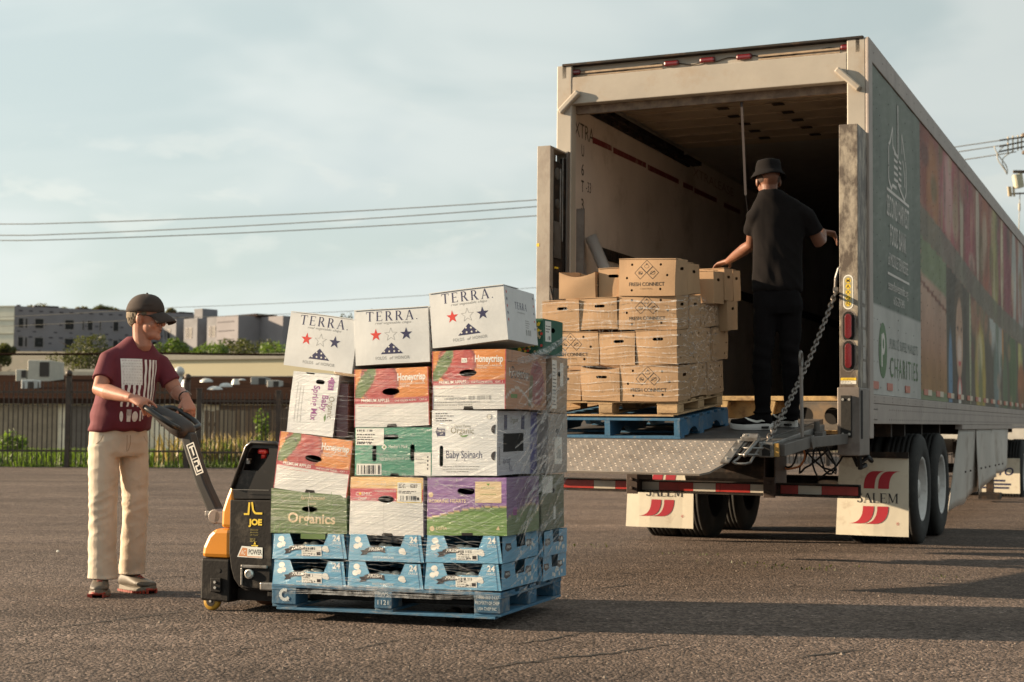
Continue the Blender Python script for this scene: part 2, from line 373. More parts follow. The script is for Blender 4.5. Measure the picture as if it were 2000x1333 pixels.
M_hole = mat('hole_shading_and_iris', (.010,.008,.007), .9, var=0)  # flat dark painted as the shadow inside openings; also colours the irises
# ------------------------------------------------------------------ ground
def zg(x, y):
    t = min(1, max(0, (y-17)/17)); return .20*t*t*(3-2*t)
def asphalt():
    m = bpy.data.materials.new('asphalt'); m.use_nodes = True; t = m.node_tree; n = t.nodes.new; l = t.links.new; b = t.nodes['Principled BSDF']
    g = n('ShaderNodeNewGeometry'); pos = g.outputs['Position']
    def vor(sc): v = n('ShaderNodeTexVoronoi'); v.inputs['Scale'].default_value = sc; l(pos, v.inputs['Vector']); return v
    def noi(sc, det=4, dist=0., vec=None): v = n('ShaderNodeTexNoise'); v.inputs['Scale'].default_value = sc; v.inputs['Detail'].default_value = det; v.inputs['Distortion'].default_value = dist; l(vec or pos, v.inputs['Vector']); return v
    def rng(s, a, b_, c, d): r = n('ShaderNodeMapRange'); [setattr(r.inputs[i+1], 'default_value', x) for i, x in enumerate((a,b_,c,d))]; l(s, r.inputs[0]); return r.outputs[0]
    def math_(op, a, c): r = n('ShaderNodeMath'); r.operation = op; (l(a, r.inputs[0]) if not isinstance(a, float) else setattr(r.inputs[0],'default_value',a)); (l(c, r.inputs[1]) if not isinstance(c, float) else setattr(r.inputs[1],'default_value',c)); return r.outputs[0]
    v1 = vor(62); v2 = vor(150)
    s1 = n('ShaderNodeSeparateXYZ'); l(v1.outputs['Color'], s1.inputs[0]); s2 = n('ShaderNodeSeparateXYZ'); l(v2.outputs['Color'], s2.inputs[0])
    st = rng(s1.outputs[0], .0, 1., .042, .160); hi = rng(s1.outputs[1], .93, 1., 0., .14)
    tone = math_('ADD', math_('ADD', st, hi), rng(s2.outputs[0], 0., 1., -.014, .018))
    mp = n('ShaderNodeMapping'); mp.inputs['Scale'].default_value = (.35, 1.2, 1); l(pos, mp.inputs[0])
    patch = rng(noi(.8, 5, .6, mp.outputs[0]).outputs[0], .3, .7, .72, 1.3); fine = rng(noi(7, 5).outputs[0], .3, .7, .82, 1.18)
    tone = math_('MULTIPLY', math_('MULTIPLY', tone, patch), fine)
    d2 = n('ShaderNodeMapping'); d2.inputs['Scale'].default_value = (.16, .9, 1); l(pos, d2.inputs[0])
    col = n('ShaderNodeVectorMath'); col.operation = 'SCALE'; cc = n('ShaderNodeCombineXYZ'); cc.inputs[0].default_value = 1.0; cc.inputs[1].default_value = .76; cc.inputs[2].default_value = .635
    l(cc.outputs[0], col.inputs[0]); l(tone, col.inputs['Scale'])
    ds = n('ShaderNodeMixRGB'); l(rng(noi(1.6, 6, .5, d2.outputs[0]).outputs[0], .5, .7, 0., .5), ds.inputs[0]); l(col.outputs[0], ds.inputs[1]); ds.inputs[2].default_value = (.11,.080,.062,1)
    # cracks
    cn = noi(.9, 6, 1.2); cr = rng(math_('ABSOLUTE', math_('SUBTRACT', cn.outputs[0], .5), 0.), .0, .004, 1., 0.)
    cm = rng(noi(.55, 2).outputs[0], .52, .6, 0., 1.); crk = math_('MULTIPLY', cr, cm)
    cx = n('ShaderNodeMixRGB'); l(math_('MULTIPLY', crk, .8), cx.inputs[0]); l(ds.outputs[0], cx.inputs[1]); cx.inputs[2].default_value = (.02,.016,.013,1)
    l(cx.outputs[0], b.inputs['Base Color']); b.inputs['Roughness'].default_value = .88; b.inputs['Specular IOR Level'].default_value = .15
    h = math_('SUBTRACT', math_('ADD', math_('MULTIPLY', math_('SUBTRACT', 1., v1.outputs['Distance']), 1.), math_('MULTIPLY', math_('SUBTRACT', 1., v2.outputs['Distance']), .35)), math_('MULTIPLY', crk, 2.5))
    h = math_('ADD', h, math_('MULTIPLY', s1.outputs[2], .55)); h = math_('ADD', h, math_('MULTIPLY', noi(14, 4).outputs[0], 1.6))
    bp = n('ShaderNodeBump'); bp.inputs['Strength'].default_value = 1.; bp.inputs['Distance'].default_value = .011; l(h, bp.inputs['Height']); l(bp.outputs[0], b.inputs['Normal'])
    return m
M_asph = asphalt()
def sheetmesh(name, xs, ys, zf, m, kind='structure'):
    mb = MB(); nx = len(xs); mb.add([(x,y,zf(x,y)) for y in ys for x in xs], [(j*nx+i, j*nx+i+1, (j+1)*nx+i+1, (j+1)*nx+i) for j in range(len(ys)-1) for i in range(nx-1)])
    return tag(mb.build(name, m, smooth=True, fixn=False), kind=kind)
sheetmesh('asphalt_lot', [-60,-30,-20,-12,-6,-3,0,3,6,12,20,30,60], [-14,-6,0,3,6,9,12,15,17,19,21,23,25,27,29,31,33,34.2,35.2], zg, M_asph)
sheetmesh('asphalt_road', [-.8,4,12,25,60], [35.2,45,60,80], lambda x,y: .2, M_asph)
M_soil = mat('dry_ground', (.13,.10,.065), .95, var=.35, vs=1.5, bump=.5, bs=12, dirt=.5, dcol=(.06,.075,.025), ds=1.2)
def zt(x, y):
    if y < 36: return .17
    if y < 60: return .16
    if y < 130: return .16+(y-60)*.07
    return min(14, 5.1+(y-130)*.09)
sheetmesh('ground', [-3000,-600,-200,-80,-40,-15,0,15,40,80,200,600,3000], [-1500,-200,-15,10,30,34.2,38,45,60,80,100,130,170,220,300,600,3000], lambda x,y: (-.4 if y < 34 else zt(x,y)-.02 if x < 15 or y>90 else .12), M_soil)
def gpix(px, py):
    a = px-1000; c = py-666.5; X = math.cos(ROLL)*a+math.sin(ROLL)*c; Y = -math.sin(ROLL)*a+math.cos(ROLL)*c; x, u = X/FPX, -Y/FPX
    dy = math.cos(PITCH)-u*math.sin(PITCH); dz = math.sin(PITCH)+u*math.cos(PITCH); t = -CH/dz; return (x*t, dy*t)
M_crack = mat('crack_dark', (.012,.009,.007), .95, var=0)
for ln in ([(-40,1243),(60,1233),(150,1222),(225,1212),(300,1203),(372,1194),(430,1191)], [(540,1256),(575,1250),(600,1247),(632,1244)], [(440,1292),(462,1280),(470,1268),(508,1266),(540,1262)], [(676,1274),(715,1264),(760,1255),(790,1248)], [(1010,1300),(1085,1286),(1180,1279),(1290,1262),(1350,1256)], [(935,1310),(1010,1297),(1080,1292)],
           [(1150,1152),(1210,1146),(1255,1140)], [(980,1262),(1060,1252),(1130,1238),(1200,1232)], [(1540,1288),(1640,1275),(1720,1270)], [(30,1303),(80,1290),(140,1286)]):
    rr = random.Random(int(ln[0][0])+50); P = []
    for (a,b_),(c,d) in zip(ln, ln[1:]):
        p = Vector(gpix(a,b_)); q = Vector(gpix(c,d)); m = max(2,int((q-p).length/.03))
        for i in range(m): P.append(p.lerp(q,i/m)+Vector((rr.gauss(0,.004),rr.gauss(0,.010))))
    mb = MB(); n = len(P); 
    for i,p in enumerate(P): w_ = (.016*math.sin(math.pi*(i+.5)/n)+.002)*rr.uniform(.5,1.2); mb.v += [(p.x,p.y-w_,.003),(p.x,p.y+w_,.003)]
    mb.f = [(2*i,2*i+2,2*i+3,2*i+1) for i in range(n-1)]; mb.m = [0]*(n-1); tag(mb.build('asphalt_crack', M_crack, fixn=False), kind='structure')
# ------------------------------------------------------------------ semi trailer
TO = Vector((.35076,12.40361,-.01543)); TR = Vector((.91388811,-.40587917,-.00840342)); TD = Vector((.40594127,.91386549,.00784591)); TU = Vector((.0044951,-.01058157,.99993391))
TM = frame(TO, TR, TD, TU); W_ = 2.59
trl = thing('semi_trailer', 'long white box trailer with open rear door, tail lift and produce pictures along its side', 'truck trailer', TM)
M_cream = mat('cream_paint', (.335,.30,.255), .55, var=.10, vs=2.5, bump=.06, bs=25, dirt=.22, dcol=(.28,.20,.13), ds=2.2)
M_innerw = mat('inner_wall_lining', (.50,.43,.38), .6, var=.12, vs=1.5, bump=.05, bs=8, dirt=.28, dcol=(.22,.17,.13), ds=1.3)
M_sidew_ = mat('white_side_metal', (.55,.54,.53), .45, .0, var=.1, vs=3, dirt=.2, dcol=(.25,.22,.2), ds=2)
M_lens = mat('red_lens', (.12,.006,.008), .25, var=.15, vs=30, coat=.6)
M_rail = mat('worn_rail_metal', (.33,.28,.25), .6, .05, .12, 4, dirt=.2, dcol=(.18,.15,.13), ds=3)
M_stencil = mat('stencil_black', (.055,.045,.04), .7, var=.2, vs=20)
M_stripe = mat('worn_red_stripe', (.13,.012,.016), .7, var=.25, vs=15, dirt=.3, dcol=(.3,.22,.18), ds=12)
LEN = 16.1
MB().box(.001,.06,.10,LEN,1.345,3.93).build('side_wall', M_innerw, trl)
b = MB(); b.box(2.53,2.585,.10,LEN,1.345,3.93); b.build('side_wall', M_innerw, trl)
MB().box(0,.05,.10,LEN,3.935,4.10).box(.0,.05,.10,LEN,1.11,1.34).build('rail', M_cream, trl)
MB().box(.06,2.53,LEN-.06,LEN,1.31,3.93).build('front_wall', M_innerw, trl)
MB().box(.055,2.535,.1,LEN,1.20,1.305).build('trailer_floor', mat('floor_wood', (.10,.07,.045), .7, var=.3, vs=3, stretch=(8,.6,1)), trl)
MB().box(.05,2.54,.1,LEN,3.98,4.095).build('roof', mat('roof_skin', (.32,.29,.26), .6, var=.1), trl)
b = MB(); b.box(2.555,2.60,.05,LEN,3.935,4.105); b.build('top_rail', M_rail, trl, bevel=.006)
b = MB(); b.box(2.54,2.60,.06,LEN,1.27,1.338); b.box(2.54,2.597,.06,LEN,1.112,1.268); b.build('bottom_rail', M_rail, trl, bevel=.004)
b = MB(); b.box(2.53,2.606,5.4,LEN,1.06,1.110); b.build('rail_lip', M_rail, trl)
# rivets on rails and panels
def dotm(mb, u, v, z, r): mb.add([(u+.003,v,z),(u,v-r,z),(u,v,z+r),(u,v+r,z),(u,v,z-r)], [(0,1,2),(0,2,3),(0,3,4),(0,4,1)])
rv = MB()
for i in range(150):
    v = .13+i*.105 if i > 6 else .13+i*.03
    for z in (1.145,1.225): dotm(rv, 2.5975, v+.02*(z>1.2), z, .008)
for i in range(40):
    v = .2+i*.4
    for z in (1.29,1.32): dotm(rv, 2.6005, v, z, .006)
    dotm(rv, 2.6005, v, 4.02, .009)
tag(rv.build('rivets', mat('rivet_metal', (.07,.06,.055), .5, .2), trl, fixn=False), kind='stuff')
# picture panels: colour per vertex on real sheets of 1.22 m
def mixc(a, b, t): t = np.clip(t,0,1)[...,None]; return a*(1-t)+b*t
def sm(a, b, x): t = np.clip((x-a)/(b-a),0,1); return t*t*(3-2*t)
def blob(V, Z, cv, cz, rv_, rz, soft=.35): return 1-sm(1-soft, 1+soft*.3, np.sqrt(((V-cv)/rv_)**2+((Z-cz)/rz)**2))
def vnoise(V, Z, s, seed):
    r = np.random.RandomState(seed); n = 64; g = r.rand(n,n); x = (V*s) % (n-1); y = (Z*s) % (n-1); i = x.astype(int); j = y.astype(int); fx = x-i; fy = y-j; fx = fx*fx*(3-2*fx); fy = fy*fy*(3-2*fy)
    return (g[i,j]*(1-fx)+g[i+1,j]*fx)*(1-fy)+(g[i,j+1]*(1-fx)+g[i+1,j+1]*fx)*fy
def mural(V, Z):
    C = np.zeros(V.shape+(3,)); n = vnoise(V,Z,2.2,1)*.5+vnoise(V,Z,6,2)*.3+vnoise(V,Z,17,3)*.2
    g1 = np.array((.092,.104,.092)); g2 = np.array((.135,.148,.128))
    C[:] = mixc(g1, g2, n+.3*(Z-2.2)-.15)
    # white sponsor panel
    wp = (V < 2.6) & (Z < 2.055); C[wp] = mixc(np.array((.36,.35,.33)), np.array((.50,.49,.46)), n)[wp]
    R = V >= 2.6
    U_ = np.zeros_like(C); U_[:] = mixc(np.array((.16,.05,.05)), np.array((.30,.15,.11)), n)
    # upper band: fruit and vegetables close up
    for cv,cz,rv2,rz2,c in [(3.1,3.7,.5,.7,(.20,.06,.045)),(3.4,3.35,.45,.6,(.30,.13,.06)),(4.6,3.45,.75,.9,(.34,.10,.11)),(4.5,3.5,.38,.5,(.48,.28,.26)),(5.6,3.5,.16,.9,(.42,.36,.27)),
                            (6.3,3.3,.5,.8,(.26,.06,.08)),(7.1,3.5,.18,.8,(.45,.38,.30)),(7.9,3.4,.6,.8,(.30,.11,.07)),(9.0,3.3,.5,.9,(.32,.30,.12)),(9.9,3.2,.18,.9,(.45,.40,.28)),(10.6,3.4,.6,.9,(.22,.06,.08)),(11.6,3.3,.4,.9,(.38,.39,.36)),(12.7,3.2,.6,.9,(.30,.31,.30)),(13.7,3.2,.3,.9,(.20,.06,.05)),(14.8,3.1,.7,.9,(.33,.20,.14))]:
        U_ = mixc(U_, np.array(c), blob(V,Z,cv,cz,rv2,rz2)*.9)
    # swooping green ribbon
    zr = 3.0-.05*(V-2.6)+.05*np.sin(V*.55); k = (sm(zr-.20,zr-.16,Z))*(1-sm(zr+.10,zr+.13,Z)); U_ = mixc(U_, np.array((.13,.135,.105)), k*.8)
    rb = np.random.RandomState(4); pal = [(.22,.05,.05),(.34,.12,.10),(.10,.05,.045),(.30,.20,.12),(.42,.33,.25),(.12,.10,.05),(.26,.08,.10),(.38,.24,.16),(.07,.06,.05)]
    for q in range(70):
        cv = 2.7+rb.rand()*13; U_ = mixc(U_, np.array(pal[rb.randint(9)]), blob(V,Z,cv,2.8+rb.rand()*1.2,.08+.25*rb.rand(),.12+.3*rb.rand(),.5)*(.35+.4*rb.rand())*(Z>zr+.12))
    low = Z < zr-.18; Lw = np.zeros_like(C); Lw[:] = np.array((.10,.085,.065))
    a = (V < 4.35); La = mixc(np.array((.30,.15,.09)), np.array((.38,.25,.19)), sm(1.4,2.6,Z)); La = mixc(La, np.array((.26,.14,.06)), 1-sm(1.5,1.95,Z)); La = mixc(La, np.array((.16,.19,.11)), sm(zr-.55,zr-.5,Z)*(n>.2)); La = mixc(La, np.array((.16,.06,.04)), (np.abs(Z-2.45+.1*(V-2.6))<.02)*1.)
    Lw[a] = La[a]
    Lg = Lw.copy()
    for cv,cz,rv2,rz2,c,s in [(5.2,2.1,.9,1.2,(.065,.055,.045),.3),(4.62,1.6,.16,.55,(.12,.20,.30),.3),(5.35,2.36,.42,.42,(.10,.075,.055),.3),(5.35,2.05,.30,.46,(.38,.24,.17),.15),(5.35,1.92,.2,.18,(.47,.36,.30),.4),(5.22,2.16,.06,.03,(.07,.05,.04),.4),(5.50,2.16,.06,.03,(.07,.05,.04),.4),(5.36,1.78,.12,.035,(.42,.08,.08),.4),(5.36,1.5,.2,.14,(.42,.10,.09),.4),(5.36,1.42,.12,.2,(.50,.48,.44),.4),
                              (7.2,2.5,1.0,.5,(.26,.14,.09),.3),(7.3,1.75,.62,.62,(.34,.26,.07),.25),(7.25,1.95,.3,.3,(.42,.36,.2),.4),(6.3,2.0,.10,.8,(.32,.33,.22),.3),(8.7,2.9,.55,.9,(.36,.37,.35),.3),(9.4,2.5,.5,.9,(.30,.31,.29),.3),(9.1,1.7,.4,.5,(.16,.20,.20),.3),(10.2,1.6,.35,.55,(.10,.13,.08),.3),(9.9,2.2,.12,.35,(.40,.20,.07),.3),(11.3,1.9,.6,.7,(.09,.13,.06),.3),(12.5,2.2,.4,.5,(.40,.36,.14),.3),(12.6,1.7,.6,.4,(.30,.12,.05),.3),(14,1.9,.8,.6,(.10,.14,.06),.3),(15.4,2.0,.6,.7,(.33,.30,.12),.3)]:
        Lg = mixc(Lg, np.array(c), blob(V,Z,cv,cz,rv2,rz2,s))
    for q in range(60):
        cv = 5.9+rb.rand()*10; Lg = mixc(Lg, np.array(pal[rb.randint(9)] if rb.rand()<.5 else (.09,.12,.07)), blob(V,Z,cv,1.4+rb.rand()*1.3,.08+.22*rb.rand(),.1+.25*rb.rand(),.5)*(.3+.4*rb.rand()))
    Lw = np.where(a[...,None], Lw, Lg); U_[low] = Lw[low]
    U_ *= (.75+.5*n)[...,None]
    C[R] = U_[R]
    C[(V>=2.6)&(V<4.4)&(Z<1.42)] = (.16,.19,.11)
    C[R] = C[R]*1.05+np.array((.26,.24,.21))*.20; C[~R & (Z >= 2.055)] *= 1.5
    # fine oblique scratches of a washed wrap
    s = vnoise(V*3.2+Z*9, Z*60-V*14, 1., 9); f = .16*np.clip(s-.55,0,1)/.45*sm(1.9,2.4,Z); C = mixc(C, np.array((.42,.42,.40)), f)
    return C
M_mural = mat('printed_wrap', None, .65, var=.08, vs=4, attr=True, spec=.12)
pan = 0; v0 = .1
edges = [.1, 1.33, 2.60]+[2.60+1.22*i for i in range(1,12)]+[LEN]
for a, c in zip(edges, edges[1:]):
    nv = max(8, int((c-a)/.035)) if a < 8 else max(6, int((c-a)/.06)); nz = 104; vv = np.linspace(a+.002, c-.002, nv+1); zz = np.linspace(1.342, 3.932, nz+1)
    Vg, Zg = np.meshgrid(vv, zz, indexing='ij'); C = mural(Vg, Zg); mb = MB(); ripple = 2.588+.0016*np.sin(Vg*9+Zg*1.3)
    mb.add(list(zip(ripple.ravel(), Vg.ravel(), Zg.ravel())), [(i*(nz+1)+j, (i+1)*(nz+1)+j, (i+1)*(nz+1)+j+1, i*(nz+1)+j+1) for i in range(nv) for j in range(nz)], 0, [tuple(x) for x in C.reshape(-1,3)])
    p_ = mb.build('side_panel', M_mural, trl, smooth=True, fixn=False)
    if a == .1: p_['label'] = 'dark green side panel with white city and sheaf emblem'
    dm = MB()
    for j in range(30):
        z = 1.40+j*.084
        dotm(dm, 2.592, a+.02, z, .009)
        if j % 2 == 0:
            for q in (.33,.66): dotm(dm, 2.592, a+(c-a)*q, z, .009)
            if a < .2:
                for q in (.1,.22,): dotm(dm, 2.592, a+(c-a)*q, z+.03, .006)
    dm.build('rivet_row', MATS['rivet_metal'], p_, fixn=False)
# lettering and emblem on the side
PS = Print(lambda x, z, o: (2.5905+o, x, z))
M_wrapw = mat('wrap_white', (.62,.58,.54), .65, spec=.1, var=.12, vs=6)
M_wrapg = mat('wrap_green', (.05,.12,.035), .55, var=.1)
M_wrapt = mat('wrap_grey_green', (.14,.17,.14), .55, var=.1)
PS.text('SECOND HARVEST', 1.38, 2.83, .175, M_wrapw, wd=1.12, spacing=1.1, bold=.01); PS.text('FOOD BANK', 1.38, 2.60, .175, M_wrapw, wd=.80, spacing=1.1, bold=.01)
PS.text('of MIDDLE TENNESSEE', 1.38, 2.42, .11, M_wrapw, wd=1.0); PS.text('secondharvestmidtn.org', 1.38, 2.22, .085, M_wrapw, wd=1.0); PS.text('615-329-3491', 1.42, 2.11, .075, M_wrapw, wd=.55)
PS.rect(.82,3.03,1.95,3.055,M_wrapw); PS.rect(.86,2.34,1.95,2.36,M_wrapw)
for a, c in [((.92,3.13),(.92,3.42)),((.92,3.42),(1.0,3.46)),((1.0,3.46),(1.12,3.60)),((1.12,3.60),(1.12,3.44)),((1.12,3.44),(1.34,3.38)),((.92,3.13),(1.05,3.07)),((1.05,3.07),(1.1,3.11)),((1.1,3.11),(1.3,3.11)),
             ((1.58,3.62),(1.58,3.45)),((1.58,3.62),(1.8,3.36)),((1.8,3.36),(1.8,3.14)),((1.8,3.14),(1.72,3.06)),((1.72,3.06),(1.5,3.12)),((1.62,3.4),(1.72,3.28)),((1.72,3.28),(1.72,3.18)),((1.5,3.12),(1.34,3.18))]: PS.line([a,c], .028, M_wrapw)
for i in range(5): PS.rect(1.18,3.16+i*.055,1.36,3.185+i*.055,M_wrapw); PS.rect(1.42,3.15+i*.05,1.54,3.172+i*.05,M_wrapw)
for i in range(14): PS.poly([(1.36,3.36+i*.033),(1.40,3.39+i*.033),(1.36,3.40+i*.033)], M_wrapw); PS.poly([(1.40,3.375+i*.033),(1.40,3.415+i*.033),(1.365,3.40+i*.033)], M_wrapw)
PS.disc(.62, 1.70, .185, M_wrapg, .225, 28); PS.disc(.64,1.755,.075,M_wrapw,.09,20); PS.disc(.64,1.755,.035,M_wrapg,.045,14); PS.rect(.555,1.57,.60,1.83,M_wrapw)
PS.text('PUBLIX SUPER MARKETS', 1.68, 1.735, .085, M_wrapt, wd=1.45, spacing=1.15); PS.text('CHARITIES', 1.68, 1.50, .17, M_wrapg, wd=1.45, spacing=1.3)
PS.build(trl, 'side_lettering')
M_tapr = mat('reflective_red', (.36,.03,.022), .35, var=.2, vs=20, coat=.3); M_tapw = mat('reflective_white', (.50,.45,.38), .35, var=.1, coat=.3, dirt=.25, dcol=(.25,.2,.15))
def strip1(a, c, z0, z1, m): MB().box(2.5915,2.5935,a,c,z0,z1).build('reflective_strip', m, trl)
for a, c in [(.14,.42),(.80,1.06),(1.70,1.95)]: strip1(a,c,1.385,1.445,M_tapr)
x = 2.75
while x < 15.9: strip1(x,x+.26,1.385,1.44,M_tapr); strip1(x+.262,x+.50,1.385,1.44,M_tapw); x += .80
# rear frame
MB().box(0,.135,0,.11,1.0,4.10).build('rear_post', M_cream, trl, bevel=.008)
b = MB(); b.box(2.432,2.575,0,.11,1.0,4.10); b.build('rear_post', M_cream, trl, bevel=.008)
MB().box(2.576,2.603,-.005,.14,1.0,4.10).build('corner_edge', M_rail, trl, bevel=.006)
MB().box(.136,2.431,.004,.10,3.768,3.995).build('header', M_cream, trl, bevel=.006)
MB().box(.08,2.50,.055,.10,3.996,4.09).build('lamp_recess', M_cream, trl)
MB().box(.05,2.56,-.012,.10,4.091,4.112).build('roof_lip', M_dark, trl, bevel=.004)
MB().box(.05,.085,.0,.055,3.99,4.09).box(2.50,2.53,.0,.055,3.99,4.09).build('recess_end', M_dark, trl)
b = MB(); b.box(.17,.92,.035,.052,4.03,4.045).box(.17,.92,.04,.052,4.005,4.015).box(1.72,2.37,.035,.052,4.03,4.045).box(1.72,2.37,.04,.052,4.005,4.015); b.build('wiring_conduit', mat('rusty_cream', (.30,.22,.15), .7, var=.3, vs=20), trl)
for u, z in [(.135,4.045),(.998,4.045),(1.301,4.045),(1.606,4.043),(2.44,4.045)]:
    b = MB(); b.box(u-.065,u+.065,.02,.054,z-.024,z+.022); b.build('marker_light', M_lens, trl, bevel=.015)
wz = []
for i in range(60):
    u = .2+2.2*i/59; wz.append((u, .045, 4.035+.012*math.sin(u*9)+.006*math.sin(u*31)))
MB().tube(wz, .004, 5).build('marker_wire', M_dark, trl)
for p, q in (((.035,-.02,3.70),(.205,-.02,3.862)),((2.355,-.02,3.862),(2.535,-.02,3.69))):
    b = MB(); b.bar(p, q, .05, .055, (0,1,0)); b.build('corner_deflector', M_cream, trl, bevel=.012)
# roll-up door stowed under the roof, with tracks
for i in range(8):
    zz_ = 3.93 if i else 3.90; b = MB(); b.box(.16,2.42,.20+i*.37,.20+i*.37+.358,zz_,zz_+.03); b.box(.16,2.42,.20+i*.37,.212+i*.37,zz_-.012,zz_-.001)
    for u in (1.02,1.52): MB().box(u,u+.10,.16+i*.37,.24+i*.37,zz_-.02,zz_-.0125).build('door_hinge', M_dark, trl)
    b.build('door_panel', mat('door_panel_paint', (.36,.28,.20), .6, var=.15, vs=2, dirt=.3, dcol=(.16,.11,.08), ds=3), trl, bevel=.004)
MB().box(.137,2.43,.10,.145,3.70,3.768).build('door_track_header', mat('rusty_header', (.13,.09,.065), .7, var=.4, vs=12, dirt=.5, dcol=(.25,.18,.12), ds=10), trl)
for u in (.065, 2.44):
    b = MB(); b.box(u,u+.025,.14,3.5,3.80,3.83).box(u,u+.08,.14,3.3,3.835,3.85).box(u,u+.02,.14,3.3,3.86,3.93)
    for i in range(8): b.box(u+.002,u+.06,.35+i*.37,.43+i*.37,3.80,3.90)
    b.box(u+.02,u+.12,3.1,3.6,3.82,3.86)
    b.build('door_track', M_dark, trl)
MB().box(.062,.068,.14,.8,1.9,2.0).build('wall_scuff', M_innerw, trl)
b = MB(); zt0 = 2.56
b.box(.062,.082,.75,15.9,zt0,zt0+.10)
for i in range(90): b.box(.0815,.086,.80+i*.06,.84+i*.06,zt0+.02,zt0+.08)
b.build('cargo_track', M_dark, trl)
PW = Print(lambda x, z, o: (.061+o, x, z))
PW.text('XTRA', .49, 3.56, .135, M_stencil, wd=.46)
for s, z in zip('U6T38', (3.405,3.24,3.095,2.935,2.79)): PW.text(s, .455, z, .105, M_stencil, wd=.062, bold=.01)
PW.text('-33', .60, 3.11, .095, M_stencil, wd=.12); PW.text('2', .46, 2.64, .10, M_stencil, wd=.06)
for a, c in [(.69,1.18),(1.22,2.15),(2.2,3.2),(3.35,3.7),(3.75,4.6),(4.9,5.6),(6.0,6.4),(6.5,7.1)]: PW.poly([(a,3.565),(c,3.575),(c,3.625),(a,3.62)], M_stripe)
PW.text('XTRALEASE', 4.5, 3.74, .10, mat('faded_red', (.30,.21,.17), .7), wd=1.6)
PW.build(trl, 'stencilled_marking')
tag(MB().bar((1.56,.12,3.76),(1.575,.20,2.95),.020,.004,(0,1,0)).bar((1.575,.20,2.95),(1.60,.22,2.70),.015,.004,(1,.3,0)).build('pull_strap', mat('strap_webbing', (.035,.027,.027), .8, var=.2, stretch=(1,1,8)), trl), None)
# sill and underride guard
M_sill = mat('rusty_yellow_sill', (.40,.27,.12), .65, var=.25, vs=7, bump=.2, bs=50, dirt=.5, dcol=(.12,.06,.03), ds=11)
b = MB(); b.box(.137,2.43,-.02,.10,1.285,1.322); b.box(.137,2.43,.07,.10,1.04,1.284); b.box(.137,2.43,.0,.10,1.03,1.055); b.build('rear_sill', M_sill, trl, bevel=.004)
for u in (.5,1.0,1.42,1.80,1.93):
    MB().bar((u,.03,1.056),(u+.05,.03,1.284),.09,.05,(1,0,0)).build('sill_rib', M_sill, trl, bevel=.003)
b = MB(); vs, fs = sheet([(2.0,1.075),(2.428,1.075),(2.428,1.265),(2.0,1.265)], [oval(2.11,1.17,.062,.066,20), oval(2.32,1.17,.062,.066,20)], .05)
b.add([(x,-.03,z) for x,z in vs], fs); b.box(2.0,2.43,-.028,.0,1.266,1.28); b.box(2.0,2.43,-.03,.0,1.06,1.074); b.build('lamp_box', mat('lamp_box_grey', (.10,.085,.07), .6, var=.3, dirt=.4, dcol=(.25,.16,.08)), trl)
for u in (2.11,2.32): MB().cyl((u,.02,1.17),(u,.04,1.17),.07,18).build('hole_shading_disc', M_hole, trl)  # dark disc painted as the shadow seen through each round hole
b = MB(); b.box(.0,2.569,-.29,-.20,.556,.564).box(.0,2.569,-.29,-.20,.648,.656).box(0,2.569,-.22,-.20,.565,.647); b.build('bumper_bar', M_dark, trl, bevel=.002)
for a, c, k in [(.0,.439,0),(.441,.622,1),(.624,.76,0),(.849,.989,1),(.991,1.269,0),(1.271,1.45,1),(1.452,1.485,0),(1.489,1.725,0),(1.727,1.869,1),(1.964,2.097,0),(2.099,2.276,1),(2.278,2.55,0)]:
    MB().box(a,c,-.2235,-.2215,.574,.638).build('reflective_strip', M_tapw if k else M_tapr, trl)
for u in (.80,1.90):
    b = MB(); b.box(u-.045,u+.045,-.33,-.31,.545,.70).box(u-.045,u-.035,-.31,.05,.56,1.02).box(u+.035,u+.045,-.31,.05,.56,1.02).box(u-.034,u+.034,-.05,.05,.56,1.02)
    for z in (.59,.66): b.cyl((u,-.345,z),(u,-.33,z),.014,6)
    b.build('bumper_strut', mat('strut_brown', (.05,.03,.022), .6, .2, .3, 9, dirt=.4, dcol=(.14,.08,.05)), trl, bevel=.003)
for v in (.6,1.5,2.2,3.2,4.4,6,8,10,12): MB().box(.1,2.5,v,v+.06,1.0,1.199).build('cross_member', M_dark, trl)
for u in (.75,1.75): MB().box(u,u+.08,.12,7,.86,.999).build('slider_rail', M_dark, trl)
MB().cyl((.9,.9,.72),(1.7,.9,.72),.17,20).build('air_tank', M_dark, trl); MB().cyl((2.0,5.0,.75),(2.0,5.9,.75),.2,16).build('air_tank', M_dark, trl)
for k in range(6):
    rr = random.Random(k+5); P = []; x = 1.95+.4*rr.random(); z = .95
    for i in range(12): t = i/11; P.append((x+.25*math.sin(t*3.1+k)*t, -.02+.1*rr.random()*.3+.05*k/9, z-.3*math.sin(math.pi*t)*(.5+.5*rr.random())))
    for i in range(1,11): P[i] = tuple((P[i-1][j]+P[i][j]+P[i+1][j])/3 for j in range(3))
    MB().tube(P, .008, 6).build('air_hose', mat('orange_hose', (.42,.14,.04), .5) if k in (2,6) else M_blk, trl, smooth=True)
